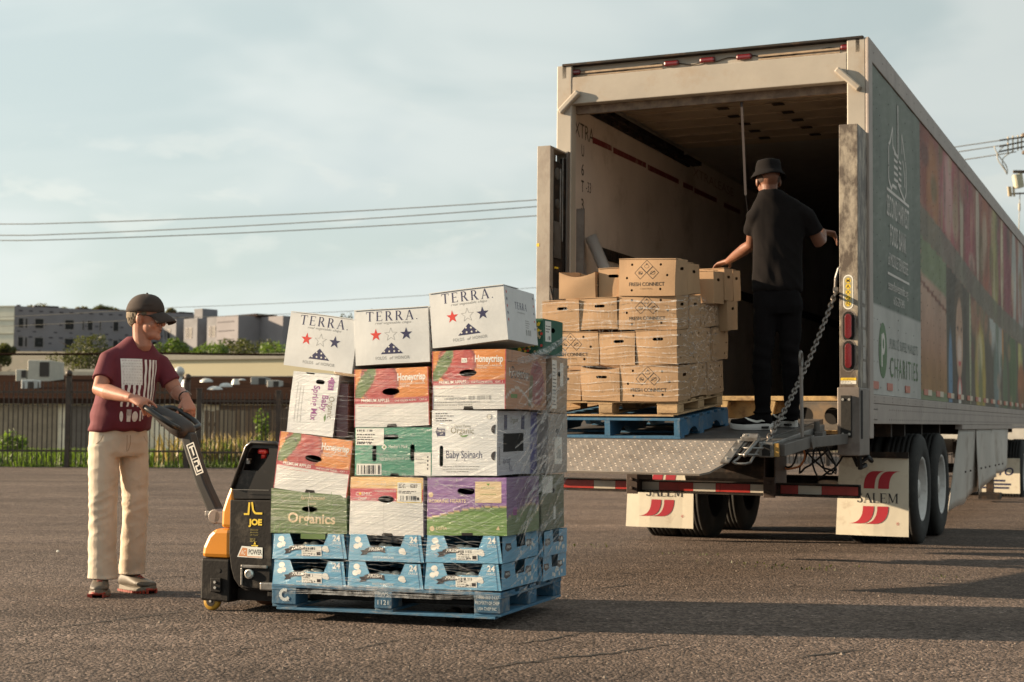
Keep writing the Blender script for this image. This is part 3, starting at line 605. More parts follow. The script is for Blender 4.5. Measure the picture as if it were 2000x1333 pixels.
# wheels
M_rim = mat('white_rim', (.50,.48,.46), .5, var=.15, vs=10, dirt=.35, dcol=(.16,.11,.08), ds=7)
def tyre_mesh():
    mb = MB(); R = .51; n = 56; prof = []
    pr = [(.29,.0),(.30,-.012),(.36,-.022),(.44,-.02),(.485,-.006),(.505,.012),(.51,.03)]
    gro = [.055,.095,.14,.185,.225]
    for r,h in pr: prof.append((r,h))
    for g in gro: prof += [(.51,g-.007),(.496,g-.005),(.496,g+.005),(.51,g+.007)]
    for r,h in pr[::-1]: prof.append((r,.28-h))
    prof += [(.29,.28),(.29,.0)]
    mb.lathe(prof, Matrix(((0,0,1,0),(1,0,0,0),(0,1,0,0),(0,0,0,1))), n)
    return mb
tyre_me = tyre_mesh().mesh('tyre'); tyre_me.materials.append(M_rub); tyre_me.polygons.foreach_set('use_smooth', [True]*len(tyre_me.polygons))
rb = MB(); XM = Matrix(((0,0,1,0),(1,0,0,0),(0,1,0,0),(0,0,0,1)))
rb.lathe([(.292,.27),(.30,.285),(.292,.29),(.27,.28),(.265,.20),(.25,.14),(.20,.13),(.13,.15),(.115,.15),(.105,.23),(.08,.26),(0,.262)], XM, 40)
for k in range(10):
    a = 2*math.pi*k/10; rb.cyl((.13,.165*math.cos(a),.165*math.sin(a)),(.17,.165*math.cos(a),.165*math.sin(a)),.016,6)
rim_me = rb.mesh('rim'); rim_me.materials.append(M_rim); rim_me.polygons.foreach_set('use_smooth', [True]*len(rim_me.polygons))
for v in (2.66,3.91):
    for u, fl in ((2.30,0),(1.97,0),(.005,1),(.335,1)):
        zc = .515 if u > 1 else .505-.02
        wo = bpy.data.objects.new('wheel', None); COL.objects.link(wo); wo.parent = trl
        wo.matrix_basis = T_(u,v,zc) if not fl else T_(u+.28,v,zc) @ Matrix.Rotation(math.pi,4,'Z')
        for nm, me in (('tyre',tyre_me),('rim',rim_me)):
            o = bpy.data.objects.new(nm, me); COL.objects.link(o); o.parent = wo
    MB().cyl((.5,v,.51),(2.1,v,.51),.065,14).build('axle', M_dark, trl, smooth=False)
# mud flaps
def flap(u0, u1, z0, z1, v, top):
    mb = MB(); n = 8; F = lambda x, z, o: (x, v-.02*math.sin((z1-z)/(z1-z0)*1.5)*1.2-.006-o-.006*math.sin(x*9), z)
    vs = []; fs = []
    for i in range(n+1):
        for j in range(7): vs.append(F(u0+(u1-u0)*j/6-.03*(1-i/n)*(j==0), z0+(z1-z0)*i/n, 0))
    k = len(vs); vs += [(x, y+.008, z) for x,y,z in vs]
    for i in range(n):
        for j in range(6): a = i*7+j; fs += [(a,a+1,a+8,a+7),(k+a,k+a+7,k+a+8,k+a+1)]
    for i in range(n): fs += [(i*7,i*7+7,k+i*7+7,k+i*7),(i*7+6,k+i*7+6,k+i*7+13,i*7+13)]
    for j in range(6): fs += [(j,k+j,k+j+1,j+1)]
    mb.add(vs, fs); o = mb.build('mud_flap', mat('flap_white', (.62,.57,.46), .6, var=.1, vs=4, dirt=.25, dcol=(.28,.20,.13), ds=4), trl)
    MB().box(u0+.02,u1,v-.022,v+.012,z1-.035,z1+.02).build('flap_bracket', M_dark, o)
    P = Print(lambda x, z, o_: F(x, z, o_+.002)); cx = (u0+u1)/2+.02; zc = z0+.290; h = .085
    P.serif('SALEM', cx+.015, zc, h, M_ink, gap=.02)
    def swoosh(x0, zb, flip):
        q = []
        for t in range(9):
            s = t/8
            if not flip: q.append((x0+.11*(1-(1-s)**2.2)*1. if False else x0-.005+.115*s*s, zb+.145*(1-(1-s)**1.8)))
            else: q.append((x0+.02-.125*s*s, zb-.145*(1-(1-s)**1.8)))
        w = .085; return q, w
    M = M_crim
    for dx in (0,.125):
        q = [(cx-.105+dx+.10*(s/8)**2.0, zc+.125+.155*(1-(1-s/8)**2.0)) for s in range(9)]
        P.add([(x,z) for x,z in q]+[(x+.095,z) for x,z in q], [(i,i+9,i+10,i+1) for i in range(8)], M)
        q = [(cx+.0+dx-.13-(.13*(s/8)**2.0)+.02, zc-.03-.155*(1-(1-s/8)**2.0)) for s in range(9)]
        P.add([(x,z) for x,z in q]+[(x+.095,z) for x,z in q], [(i,i+1,i+10,i+9) for i in range(8)], M)
    P.text('®', cx+.19, zc-.19, .025, M_crim)
    P.build(o, 'flap_print')
flap(1.98, 2.585, .125, .845, 1.90, 1); flap(.0, .63, .125, .87, 1.90, 1)
# side skirt sheets hanging under the rail
M_skirt = mat('skirt_plastic', (.45,.42,.38), .6, var=.1, vs=2, dirt=.3, dcol=(.22,.17,.13), ds=3)
for k, (a, c) in enumerate([(5.42,7.15),(6.90,8.75),(8.45,10.6)]):
    vs = []; nu, nz2 = 14, 10; zb = (.17,.29,.42)[k]; ze = (.30,.43,.56)[k]
    for i in range(nu+1):
        for j in range(nz2+1):
            t = i/nu; s = j/nz2; v = a+(c-a)*t; zl = zb+(ze-zb)*t+.02*math.sin(t*9)
            vs.append((2.57+(1-s)*(.035*math.sin(t*6+k*2)-.09*(1-t)*(k==0))+.006*k, v-.25*(1-s)*(1-t)*(k==0), 1.075-(1.075-zl)*(1-s)))
    fs = [(i*(nz2+1)+j,(i+1)*(nz2+1)+j,(i+1)*(nz2+1)+j+1,i*(nz2+1)+j+1) for i in range(nu) for j in range(nz2)]
    mb = MB(); mb.add(vs, fs); o = mb.build('side_skirt', M_skirt, trl, smooth=True, fixn=False)
    s_ = o.modifiers.new('t','SOLIDIFY'); s_.thickness = .006
    d = MB()
    for i in range(3): d.box(2.60,2.612,a+.2+i*.45,a+.26+i*.45,.58,.60)
    d.build('skirt_bolt', M_dark, o)
MB().box(2.2,2.3,11.3,11.42,.12,1.0).box(2.1,2.4,11.2,11.5,.03,.12).build('landing_leg', M_dark, trl)
MB().box(.3,.4,11.3,11.42,.12,1.0).box(.2,.5,11.2,11.5,.03,.12).build('landing_leg', M_dark, trl)
# lift columns
def colmat():
    m = mat('worn_column_paint', (.32,.275,.215), .55, var=.15, vs=6, bump=.1, bs=60, dirt=.80, dcol=(.06,.042,.032), ds=10, stretch=(1,1,.5)); return m
M_col = colmat(); M_coln = mat('column_grey', (.17,.145,.13), .5, .3, .2, 6, dirt=.35, dcol=(.1,.08,.07), ds=5)
M_colsh = mat('column_cream', (.30,.265,.225), .5, var=.15, vs=4, bump=.06, bs=60, dirt=.45, dcol=(.22,.18,.15), ds=5, stretch=(1,1,.6))
b = MB(); b.box(-.012,.105,-.38,-.365,.87,3.355).box(-.012,-.002,-.364,.0,.87,3.355).box(-.001,.105,-.364,-.002,3.34,3.355).box(.095,.105,-.364,-.31,.87,3.339); b.build('lift_column', M_colsh, trl, bevel=.003)
b = MB(); b.box(.03,.09,-.30,-.05,.9,3.25).box(.06,.1,-.06,.0,.9,3.3); b.build('column_mechanism', M_dark, trl)
b = MB(); b.cyl((.09,-.2,3.15),(.10,-.2,3.15),.05,14).cyl((.09,-.2,2.9),(.10,-.2,2.9),.04,14).cyl((.095,-.14,2.72),(.095,-.14,3.2),.008,6).cyl((.095,-.09,2.6),(.095,-.09,3.3),.006,6).box(.091,.1,-.27,-.13,2.45,2.75).box(.091,.1,-.27,-.13,2.05,2.2)
b.build('column_hardware', M_steel, trl)
MB().box(.092,.1035,-.25,-.19,2.36,2.375).box(-.0125,.012,-.3815,-.3805,1.98+.55,2.555).build('yellow_mark', M_yel, trl)
MB().box(.11,.125,-.05,.0,1.3,3.36).box(.137,.205,.12,.14,1.31,2.90).build('column_side_plate', M_coln, trl)
b = MB(); b.box(2.447,2.585,-.38,-.365,1.38,3.352).box(2.447,2.457,-.364,.0,1.38,3.352).box(2.575,2.585,-.364,.0,1.38,3.352).box(2.458,2.574,-.364,-.0,3.337,3.352); b.build('lift_column', M_col, trl, bevel=.003)
b = MB(); b.box(2.435,2.60,-.41,-.02,.875,1.38); o = b.build('lift_column_housing', M_coln, trl, bevel=.006)
b = MB(); b.box(2.462,2.545,-.432,-.411,1.01,1.32); b.build('rubber_bumper', M_rub, o, bevel=.006)
b = MB()
for u in (2.48,2.527):
    for z in (1.035,1.29): b.cyl((u,-.438,z),(u,-.431,z),.010,8)
b.build('bolt', mat('bright_bolt', (.5,.48,.45), .35, .6), o)
MB().box(2.601,2.603,-.37,-.30,1.0,1.36).build('slot_shading_plate', M_hole, o)  # thin dark slab on the surface, painted as a slot's inner shadow
PC = Print(lambda x, z, o_: (x, -.381-o_, z))
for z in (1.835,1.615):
    PC.poly(slot(2.515, z, .108, .245), M_coln); PC.poly(slot(2.515, z, .088, .225), M_hole)  # flat ovals painted as a shadowed recess around each tail light
PC.poly(slot(2.512,2.09,.075,.26,8), M_wht)
PC.poly(slot(2.512,2.09,.06,.24,8), mat('badge_metal', (.42,.38,.26), .4, .3))
for i, ch in enumerate('MAXON'):
    PC.disc(2.512, 2.175-i*.043, .020, M_yel, n=10); PC.text(ch, 2.512, 2.163-i*.043, .026, M_ink, bold=.02)
PC.rect(2.455,1.432,2.57,1.452,M_yel); PC.text('WARNING', 2.512,1.435,.012,M_ink); PC.rect(2.455,1.405,2.57,1.43,M_label); PC.lines(2.46,1.42,2.565,2,.01,M_ink,.004)
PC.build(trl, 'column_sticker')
for z in (1.835,1.615):
    b = MB(); b.prism(slot(2.515, z, .052, .185, 7), lambda x,y,d: (x,-.383-d,y), 0, .016); o = b.build('tail_light', M_lens, trl, bevel=.004)
PQ = Print(lambda x, z, o_: (2.586+o_, x, z))
for a,z0,z1 in ((-.22,2.02,2.12),(-.22,1.84,1.99),(-.21,1.70,1.82),(-.21,1.60,1.69),(-.21,1.42,1.58)):
    PQ.rect(a,z0,a+.11,z1,mat('sticker_grey', (.34,.31,.28), .6, var=.2, vs=30)); PQ.lines(a+.01,z1-.02,a+.10,int((z1-z0)/.02),.018,M_gry,.005,int(z0*100))
PQ.rect(-.10,1.10,-.04,1.24,MATS['sticker_grey']); PQ.text('III', -.07,1.15,.05,M_red)
PQ.build(trl, 'column_sticker')
MB().tube([(2.5,-.2,.9),(2.53,-.15,.80),(2.6,-.1,.86),(2.62,-.05,.83),(2.55,0,.9)], .018, 6).tube([(2.55,-.2,.9),(2.56,-.18,.78),(2.58,-.1,.80)], .022, 6).build('hose_end', M_blk, trl)
# platform, hinged ramp
TP = .078; PM = T_(0,-2.18,.995) @ Matrix.Rotation(TP,4,'X')
M_plate = mat('tread_plate', (.26,.225,.195), .5, .2, .18, 3, bump=.1, bs=40, dirt=.35, dcol=(.12,.10,.085), ds=3.5)
M_plat = mat('platform_deck', (.075,.07,.068), .6, .3, .25, 4, bump=.25, bs=50, dirt=.4, dcol=(.14,.12,.10), ds=5)
MB().box(.1,2.30,0.005,1.92,-.035,0).box(.1,2.30,.005,.06,-.10,-.036).box(.1,2.3,1.86,1.92,-.10,-.036).build('lift_platform', M_plat, trl, M=PM, bevel=.003)
b = MB(); b.box(2.302,2.40,-.02,1.5,-.10,-.005); b.build('platform_side_beam', M_steel, trl, M=PM, bevel=.006)
b = MB(); b.box(2.325,2.377,-.024,-.0205,-.09,-.02); b.build('opening_shading_plate', M_hole, trl, M=PM)  # dark plate over the beam end, painted as its hollow's shadow
b = MB(); b.box(2.402,2.43,-.015,.01,-.095,-.012); b.build('side_marker', mat('amber_worn', (.35,.20,.05), .4, var=.3, vs=20), trl, M=PM)
def slopez(v): return 0
RM = PM @ Matrix.Rotation(-TP+R_(19),4,'X') @ T_(0,0,0)
b = MB(); L2 = .60
b.add([(.1,0,0),(2.235,0,0),(2.19,-.40,0),(2.13,-.56,0),(2.08,-L2,0),(.1,-L2,0)]+[(.1,0,-.012),(2.235,0,-.012),(2.19,-.40,-.012),(2.13,-.56,-.012),(2.08,-L2,-.012),(.1,-L2,-.012)],
      [(0,1,2,3,4,5),(11,10,9,8,7,6),(0,6,7,1),(1,7,8,2),(2,8,9,3),(3,9,10,4),(4,10,11,5),(5,11,6,0)])
ramp = b.build('lift_ramp', M_plate, trl, M=RM)
tp = MB()
for i in range(54):
    for j in range(15):
        x = .14+i*.038+(j%2)*.019; y = -.025-j*.039
        if x > 2.2+y*.12-(.06 if y < -.5 else 0): continue
        a = R_(40 if (i+j) % 2 else -40); dx, dy = math.cos(a)*.013, math.sin(a)*.013; ex, ey = -math.sin(a)*.0045, math.cos(a)*.0045
        tp.add([(x-dx,y-dy,.0005),(x+ex,y+ey,.0005),(x+dx,y+dy,.0005),(x-ex,y-ey,.0005),(x-dx*.4,y-dy*.4,.0028),(x+dx*.4,y+dy*.4,.0028)], [(0,3,4),(0,4,1),(1,4,5),(4,3,5),(3,2,5),(5,2,1)])
tag(tp.build('tread_pattern', mat('tread_worn', (.44,.39,.34), .42, .25, .1), ramp), kind='stuff')
b = MB(); b.box(2.16,2.215,-.42,-.0,.002,.012); o = b.build('ramp_hinge_bar', M_steel, ramp, bevel=.002)
b = MB()
for y in (-.05,-.2,-.36): b.cyl((2.187,y,.012),(2.187,y,.024),.012,6)
b.build('hinge_bolt', mat('bright_bolt', (.5,.48,.45), .35, .6), ramp)
b = MB(); b.tube([(2.25,.02,-.01),(2.24,-.30,-.01),(2.225,-.36,-.01),(2.25,-.385,-.01),(2.31,-.385,-.01),(2.335,-.36,-.01),(2.33,-.30,-.01),(2.33,.02,-.01)], .008, 8)
b.cyl((2.2,-.13,0),(2.36,-.13,0),.007,8).cyl((2.2,-.25,0),(2.36,-.25,0),.007,8).cyl((2.29,.02,.005),(2.28,-.28,.005),.013,8); b.build('ramp_handle', M_steel, ramp, smooth=True)
b = MB(); b.box(2.19,2.30,-.03,.05,.0,.03).box(2.21,2.235,-.02,.02,.03,.045).cyl((2.2,0,.03),(2.3,0,.03),.02,8); b.build('ramp_latch', M_steel, trl, M=PM, bevel=.003)
M_armst = mat('arm_steel', (.10,.088,.08), .5, .3, .25, 8, dirt=.4, dcol=(.05,.04,.035))
# swing arm between platform and column
b = MB(); b.bar((2.43,.05,-.06),(2.43,.85,-.075),.05,.08); b.bar((2.44,.80,-.075),(2.50,1.72,-.13),.05,.075); b.cyl((2.40,.82,-.075),(2.47,.82,-.075),.05,14); b.cyl((2.42,1.15,-.06),(2.42,1.15,.04),.022,8); b.box(2.41,2.47,1.1,1.22,-.07,-.03)
b.build('lift_arm', M_armst, trl, M=PM, bevel=.004)
b = MB(); b.box(2.440,2.454,.55,.60,-.02,.47); o = b.build('chain_bar', M_coln, trl, M=PM, bevel=.003)
ring = [(2.447, .575+.035*math.sin(2*math.pi*i/14), .50+.05*math.cos(2*math.pi*i/14)) for i in range(14)]
MB().tube(ring, .010, 6, closed=True).build('chain_ring', M_steel, trl, M=PM, smooth=True)
# chain
lk = MB(); P = []
for i in range(12):
    a = 2*math.pi*i/12; P.append((.014*math.cos(a), 0, .021*math.sin(a)+(.009 if math.sin(a) > 0 else -.009)))
lk.tube(P, .0075, 6, closed=True); link_me = lk.mesh('link'); link_me.materials.append(mat('chain_steel', (.16,.14,.125), .4, .7, .2, 30)); link_me.polygons.foreach_set('use_smooth', [True]*len(link_me.polygons))
ch = bpy.data.objects.new('lift_chain', None); COL.objects.link(ch); ch.parent = trl
pa = PM @ Vector((2.33,.12,.0)); pb = Vector((2.418,-.36,2.10)); n = 44
for i in range(n):
    t = i/(n-1); p = pa.lerp(pb, t); p.z -= .11*math.sin(math.pi*t)*.6; d = (pb-pa); d.z -= .11*.6*math.pi*math.cos(math.pi*t); p.y -= 0
    q = d.to_track_quat('Z','Y').to_matrix().to_4x4(); o = bpy.data.objects.new('link', link_me); COL.objects.link(o); o.parent = ch
    o.matrix_basis = T_(*p) @ q @ Matrix.Rotation(R_(45 if i % 2 else -45),4,'Z')
    seg = d.length/n
MB().tube([(2.412,-.36,2.12),(2.418,-.37,2.2),(2.44,-.37,2.27),(2.455,-.37,2.28)], .012, 8).box(2.398,2.432,-.375,-.345,2.09,2.13).build('chain_hook', M_steel, trl, smooth=False)
MB().tube([(.10,-.36,2.2),(.2,-.5,2.0),(.32,-.9,1.75),(.33,-1.2,1.6)], .012, 6).build('lift_cable', M_dark, trl)
# roll of plastic film and a bundle left inside, behind the load
o = MB().lathe([(.03,0),(.052,0),(.052,1.50),(.035,1.50),(.033,1.3)], Matrix.Identity(4), 20).build('film_roll', mat('wrap_roll', (.34,.31,.29), .35, var=.12, vs=6, stretch=(3,3,.5), coat=.3), smooth=True)
pa_ = Vector((.72,.60,1.33)); pb_ = Vector((.13,.46,2.72)); o.matrix_world = TM @ T_(*pa_) @ (pb_-pa_).to_track_quat('Z','Y').to_matrix().to_4x4()
tag(o, 'long pale roll of plastic wrap leaning against the inner left trailer wall', 'plastic roll')
# ------------------------------------------------------------------ fence
M_fence = mat('fence_paint', (.045,.032,.024), .55, .2, .3, 6, dirt=.3, dcol=(.12,.07,.04), ds=9)
def fence(name, x0, x1, y, zb, zt, pts, pitch, label, slope=0., seed=0, rails=(.18,.87), ball=True):
    o = thing(name, label, 'fence', T_(x0,y,zb)); H = zt-zb; rr = random.Random(seed)
    pm = MB(); s = .0112; pm.box(-s,s,-s,s,0,1); pm.add([(-s,-s,1),(s,-s,1),(s,s,1),(-s,s,1),(0,0,1.028)],[(0,1,4),(1,2,4),(2,3,4),(3,0,4)]); pme = pm.mesh('picket'); pme.materials.append(M_fence)
    n = int((x1-x0)/pitch)
    for i in range(n):
        q = bpy.data.objects.new('picket', pme); COL.objects.link(q); q.parent = o
        q.matrix_basis = T_((i+.5)*pitch,0,.06) @ Matrix.Rotation(rr.uniform(-.006,.006),4,'Y') @ Matrix.Scale(H-.10,4,(0,0,1))
    for k in rails: MB().box(0,x1-x0,-.02,.02,H*k,H*k+.045).build('rail', M_fence, o)
    for px, hh in pts:
        b = MB(); b.box(px-x0-.055,px-x0+.055,-.055,.055,-.1,hh-zb); b.box(px-x0-.065,px-x0+.065,-.065,.065,hh-zb,hh-zb+.03); p = b.build('post', M_fence, o, bevel=.006)
        if ball: MB().ball((px-x0,0,hh-zb+.10),.085,12,8).build('finial', M_fence, p, smooth=True)
    return o
fence('picket_fence', -14.6, -7.5, 34.6, .20, 2.18, [(-14.4,2.28),(-10.32,2.28),(-7.55,2.2)], .1135, 'brown steel picket fence with ball topped posts, behind the man in the maroon shirt', seed=1)
fence('picket_fence', -7.36, 3.2, 34.72, .22, 1.96, [(-7.3,2.02),(-5.45,1.98),(-3.2,1.98),(-.8,1.98),(1.6,1.98)], .098, 'lower brown picket fence between the tall posts and the box stack', seed=2, ball=False)
fence('picket_fence', 3.2, 26, 40.5, .20, 1.9, [(3.4,1.98),(6,1.98),(8.6,1.98),(11.2,1.98),(13.8,1.98),(18,1.98),(22,1.98)], .105, 'brown picket fence glimpsed beneath the trailer on the far side of the lot', seed=3, ball=False)
# ------------------------------------------------------------------ plants
def leafmat(name, c, tr=.35):
    m = mat(name, c, .6, var=.45, vs=1.8); b = m.node_tree.nodes['Principled BSDF']
    t = m.node_tree; tl = t.nodes.new('ShaderNodeBsdfTranslucent'); mx = t.nodes.new('ShaderNodeMixShader'); mx.inputs[0].default_value = tr
    tl.inputs[0].default_value = (c[0]*1.8, c[1]*1.9, c[2]*.8, 1); o = t.nodes['Material Output']
    t.links.new(b.outputs[0], mx.inputs[1]); t.links.new(tl.outputs[0], mx.inputs[2]); t.links.new(mx.outputs[0], o.inputs[0]); return m
M_leafd = leafmat('leaf_olive', (.055,.06,.022)); M_leafg = leafmat('leaf_green', (.06,.095,.02)); M_leafl = leafmat('leaf_bright', (.10,.15,.03)); M_leafb = leafmat('leaf_bare', (.10,.09,.055)); M_bark = mat('bark', (.09,.065,.045), .9, var=.3)
M_dry = leafmat('dry_stem', (.26,.19,.09), .2)
def crown(rx, ry, rz, n, leaf, seed, clumps=14, flat=.8, cz=0):
    rr = np.random.RandomState(seed); cl = []
    for i in range(clumps):
        while True:
            p = rr.uniform(-1,1,3)
            if np.linalg.norm(p) < 1 and p[2] > -.75: break
        cl.append((p*.72, rr.uniform(.22,.42)))
    vs = []; fs = []
    for i in range(n):
        c, r = cl[rr.randint(clumps)]; d = rr.normal(size=3); d /= np.linalg.norm(d); p = c+d*r*rr.uniform(.55,1.05)
        p = p*np.array((rx,ry,rz))+np.array((0,0,cz)); a = rr.normal(size=3); a /= np.linalg.norm(a); b = np.cross(a, rr.normal(size=3)); b /= np.linalg.norm(b); s = leaf*rr.uniform(.5,1.2)
        k = len(vs); vs += [p-a*s, p+b*s*.5, p+a*s, p-b*s*.5]; fs.append((k,k+1,k+2,k+3))
    return [tuple(v) for v in vs], fs
def tree(x, y, z0, h, rx, rz, m, label, cat='tree', name='tree', n=2600, leaf=.16, seed=1, group=None, trunk=True):
    o = thing(name, label, cat, T_(x,y,z0), group); v, f = crown(rx, rx*.9, rz, n, leaf, seed, 16, cz=h-rz)
    mb = MB(); mb.add(v, f); c = mb.build('crown', m, o, fixn=False)
    t = MB(); rr = random.Random(seed); t.tube([(0,0,-.3),(rr.uniform(-.1,.1)*rx,0,h*.3),(rr.uniform(-.2,.2)*rx,0,h*.7)], [h*.03,h*.022,h*.01], 7)
    for k in range(6):
        a = rr.uniform(0,6.28); z = h*rr.uniform(.3,.6); t.tube([(0,0,z),(math.cos(a)*rx*.35,math.sin(a)*rx*.35,z+rz*.35),(math.cos(a)*rx*.7,math.sin(a)*rx*.7,z+rz*.6)], [h*.012,h*.008,h*.003], 5)
    t.build('trunk', M_bark, o); return o
def at(px, py, y):
    """a point at depth y seen through photo pixel px, py"""
    a = px-1000; c = py-666.5; X = math.cos(ROLL)*a+math.sin(ROLL)*c; Y = -math.sin(ROLL)*a+math.cos(ROLL)*c; x, u = X/FPX, -Y/FPX
    dy = math.cos(PITCH)-u*math.sin(PITCH); dz = math.sin(PITCH)+u*math.cos(PITCH); return (x*y/dy, y, CH+dz*y/dy)
# grass and weeds at the foot of the fence: blades
def tufts(name, spots, label, m, hmin, hmax, cat='weeds', n=30, spread=.3, kind='stuff'):
    rr = np.random.RandomState(len(spots)); vs = []; fs = []
    for (x,y,z) in spots:
        for i in range(n):
            px, py = x+rr.normal()*spread, y+rr.normal()*spread*.6; h = rr.uniform(hmin,hmax); a = rr.uniform(0,6.28); w_ = rr.uniform(.012,.03)*(h/.4)**.4; l1, l2 = rr.normal()*h*.3, rr.normal()*h*.3
            dx, dy = math.cos(a)*w_, math.sin(a)*w_; k = len(vs); vs += [(px-dx,py-dy,z),(px+dx,py+dy,z),(px+dx*.8+l1*.4,py+dy*.8+l2*.4,z+h*.55),(px-dx*.8+l1*.4,py-dy*.8+l2*.4,z+h*.55),(px+l1,py+l2,z+h)]
            fs += [(k,k+1,k+2,k+3),(k+3,k+2,k+4)]
    mb = MB(); mb.add(vs, fs); return tag(mb.build(name, m, fixn=False), label, cat, kind=kind)
rr = random.Random(3)
tufts('grass', [(rr.uniform(-17,-8.4), rr.uniform(36.2,39.5), .15) for i in range(520)], 'bright green grass behind the tall picket fence', M_leafl, .15, .5, 'grass', 26, .4)
tufts('grass_edge', [(rr.uniform(-17,4), rr.uniform(34.75,35.1), .2) for i in range(170)], 'low green weeds along the foot of the picket fence', M_leafg, .05, .22, 'grass', 20, .22)
tufts('dry_grass', [(rr.uniform(-8.4,3), rr.uniform(35.8,38.8), .15) for i in range(260)], 'dry yellow grass behind the lower picket fence', M_dry, .2, .95, 'grass', 18, .35)
tufts('weeds', [(rr.uniform(-8,3), rr.uniform(35.8,38.8), .15) for i in range(150)], 'green weeds growing behind the lower picket fence', M_leafg, .2, .8, 'weeds', 22, .3)
for k,(x,y,h,r) in enumerate([(-6.15,36.4,1.45,.42),(-12.3,37.,1.0,.55),(-3.4,36.8,1.3,.5)]):
    o = thing('weed_bush', ('tall leafy yellow-green bush behind the lower picket fence','small green shrub behind the tall fence left of the man','leafy weed behind the fence, hidden mostly by the box stack')[k], 'bush', T_(x,y,.12))
    v, f = crown(r,r,h*.5,900,.055,40+k,12,cz=h*.5); mb = MB(); mb.add(v,f); mb.build('foliage', M_leafl, o, fixn=False); MB().cyl((0,0,0),(0,0,h*.7),.015,6).build('stem', M_bark, o)
# small weeds and loose stones on the lot
tufts('lot_weeds', [gz for gz in [(1.9,11.1,0),(2.05,11.3,0),(1.75,11.5,0),(2.5,11.2,0),(1.45,12.4,0),(1.55,12.3,0),(3.0,10.4,0),(2.3,11.0,0),(.6,13.2,0),(.7,13.25,0)]], 'small weeds sprouting from the asphalt in front of the trailer wheels', M_leafd, .008, .025, 'weeds', 10, .11)
st = MB(); rr = random.Random(11)
for i in range(2600):
    y = 5.6+rr.random()**1.4*13; x = rr.uniform(-.42,.42)*y; s = rr.uniform(.003,.0075)*(1.6 if rr.random() < .04 else 1)
    st.add([(x-s,y,0),(x,y-s*1.1,0),(x+s*1.2,y,0),(x,y+s,0),(x+rr.uniform(-.3,.3)*s,y,s*rr.uniform(.6,1.1))], [(0,1,4),(1,2,4),(2,3,4),(3,0,4)])
tag(st.build('gravel', mat('loose_stone', (.15,.12,.098), .9, var=.4, vs=40), fixn=False), 'loose small stones scattered over the asphalt lot', 'stones', kind='stuff')
for k,(px,py) in enumerate([(113,1079)]):
    d = at(px,py,10.); 
    r = Vector((d[0],d[1],d[2]-CH)); p = Vector((0,0,CH))+r*(-CH/r.z); mb = MB(); mb.ball((0,0,.008),(.02 if k else .012,.015,.010),7,5)
    tag(mb.build('litter_scrap', M_label, M=T_(p.x,p.y,0)), ('pale pebble on the asphalt left of the man','white scrap of litter on the asphalt right of the box stack','flattened pale scrap near the box stack shadow','small pale stone below the trailer bumper')[k], 'litter')
# ------------------------------------------------------------------ buildings beyond the fence
M_blockw = mat('pale_block_wall', (.80,.72,.57), .8, var=.12, vs=.8, dirt=.35, dcol=(.20,.17,.13), ds=.7, stretch=(1,1,2.5))
M_broof = mat('brown_roof', (.028,.016,.012), .95, spec=.0, var=.35, vs=.9, dirt=.35, dcol=(.05,.028,.018), ds=1.5, stretch=(.5,3,1))
M_creamw = mat('cream_wall', (.52,.46,.31), .8, var=.07, vs=.12, dirt=.15, dcol=(.30,.26,.18), ds=.15)
M_gutter = mat('dark_trim', (.045,.035,.028), .7)
M_ventw = mat('vent_metal', (.48,.48,.46), .4, .2, var=.12)
# low warehouse: pale wall, brown roof, vents
low = thing('warehouse', 'low pale block warehouse with a brown sloping roof behind the fence', 'building', T_(-30,0,0))
b = MB(); b.box(8,21.3,44.2,60,-.2,1.86); b.build('wall', M_blockw, low)
for i in range(12): MB().box(8.3+i*1.1,8.32+i*1.1,44.17,44.2,.15,1.84).build('pilaster', M_blockw, low)
MB().box(12.9,16.5,44.1,44.19,.3,1.80).build('door', mat('service_door', (.25,.20,.14), .7, var=.2), low)
MB().box(16.9,17.7,44.1,44.19,.3,1.80).build('door', mat('service_door2', (.12,.10,.085), .7, var=.2), low)
b = MB(); b.add([(7,43.9,1.86),(34,43.9,1.86),(34,62,3.2),(7,62,3.2),(7,43.9,2.02),(34,43.9,2.02),(34,62,3.42),(7,62,3.42)], [(0,3,2,1),(4,5,6,7),(0,1,5,4),(1,2,6,5),(2,3,7,6),(3,0,4,7)]); b.build('roof', M_broof, low)
MB().box(21.35,34,44.1,44.4,-.2,1.86).build('wall', mat('brown_wall', (.13,.085,.055), .85, var=.25, vs=1.2), low)
# vertical boards of the brown screen fence
bf = thing('board_fence', 'tall fence of weathered brown vertical boards behind the lower picket fence', 'fence', T_(-8.6,41.6,.1)); rr = random.Random(8)
bm_ = MB(); bm_.box(0,.135,0,.02,0,1); bme = bm_.mesh('board')
bms = [mat('board_brown', (.15,.10,.065), .85, var=.3, vs=2, stretch=(6,6,.6)), mat('board_grey', (.20,.155,.11), .85, var=.3, vs=2, stretch=(6,6,.6)), mat('board_dark', (.085,.06,.042), .85, var=.3, vs=2, stretch=(6,6,.6))]
bmes = []
for m in bms: c = bme.copy(); c.materials.append(m); bmes.append(c)
for i in range(80):
    q = bpy.data.objects.new('board', rr.choice(bmes)); COL.objects.link(q); q.parent = bf; q.matrix_basis = T_(i*.146, rr.uniform(-.01,.01), 0) @ Matrix.Scale(1.55+rr.uniform(-.03,.05)-.0*i,4,(0,0,1))
MB().box(0,11.7,.021,.06,.3,.4).build('rail', bms[2], bf); MB().box(0,11.7,.021,.06,1.1,1.2).build('rail', bms[2], bf)
rr = random.Random(2)
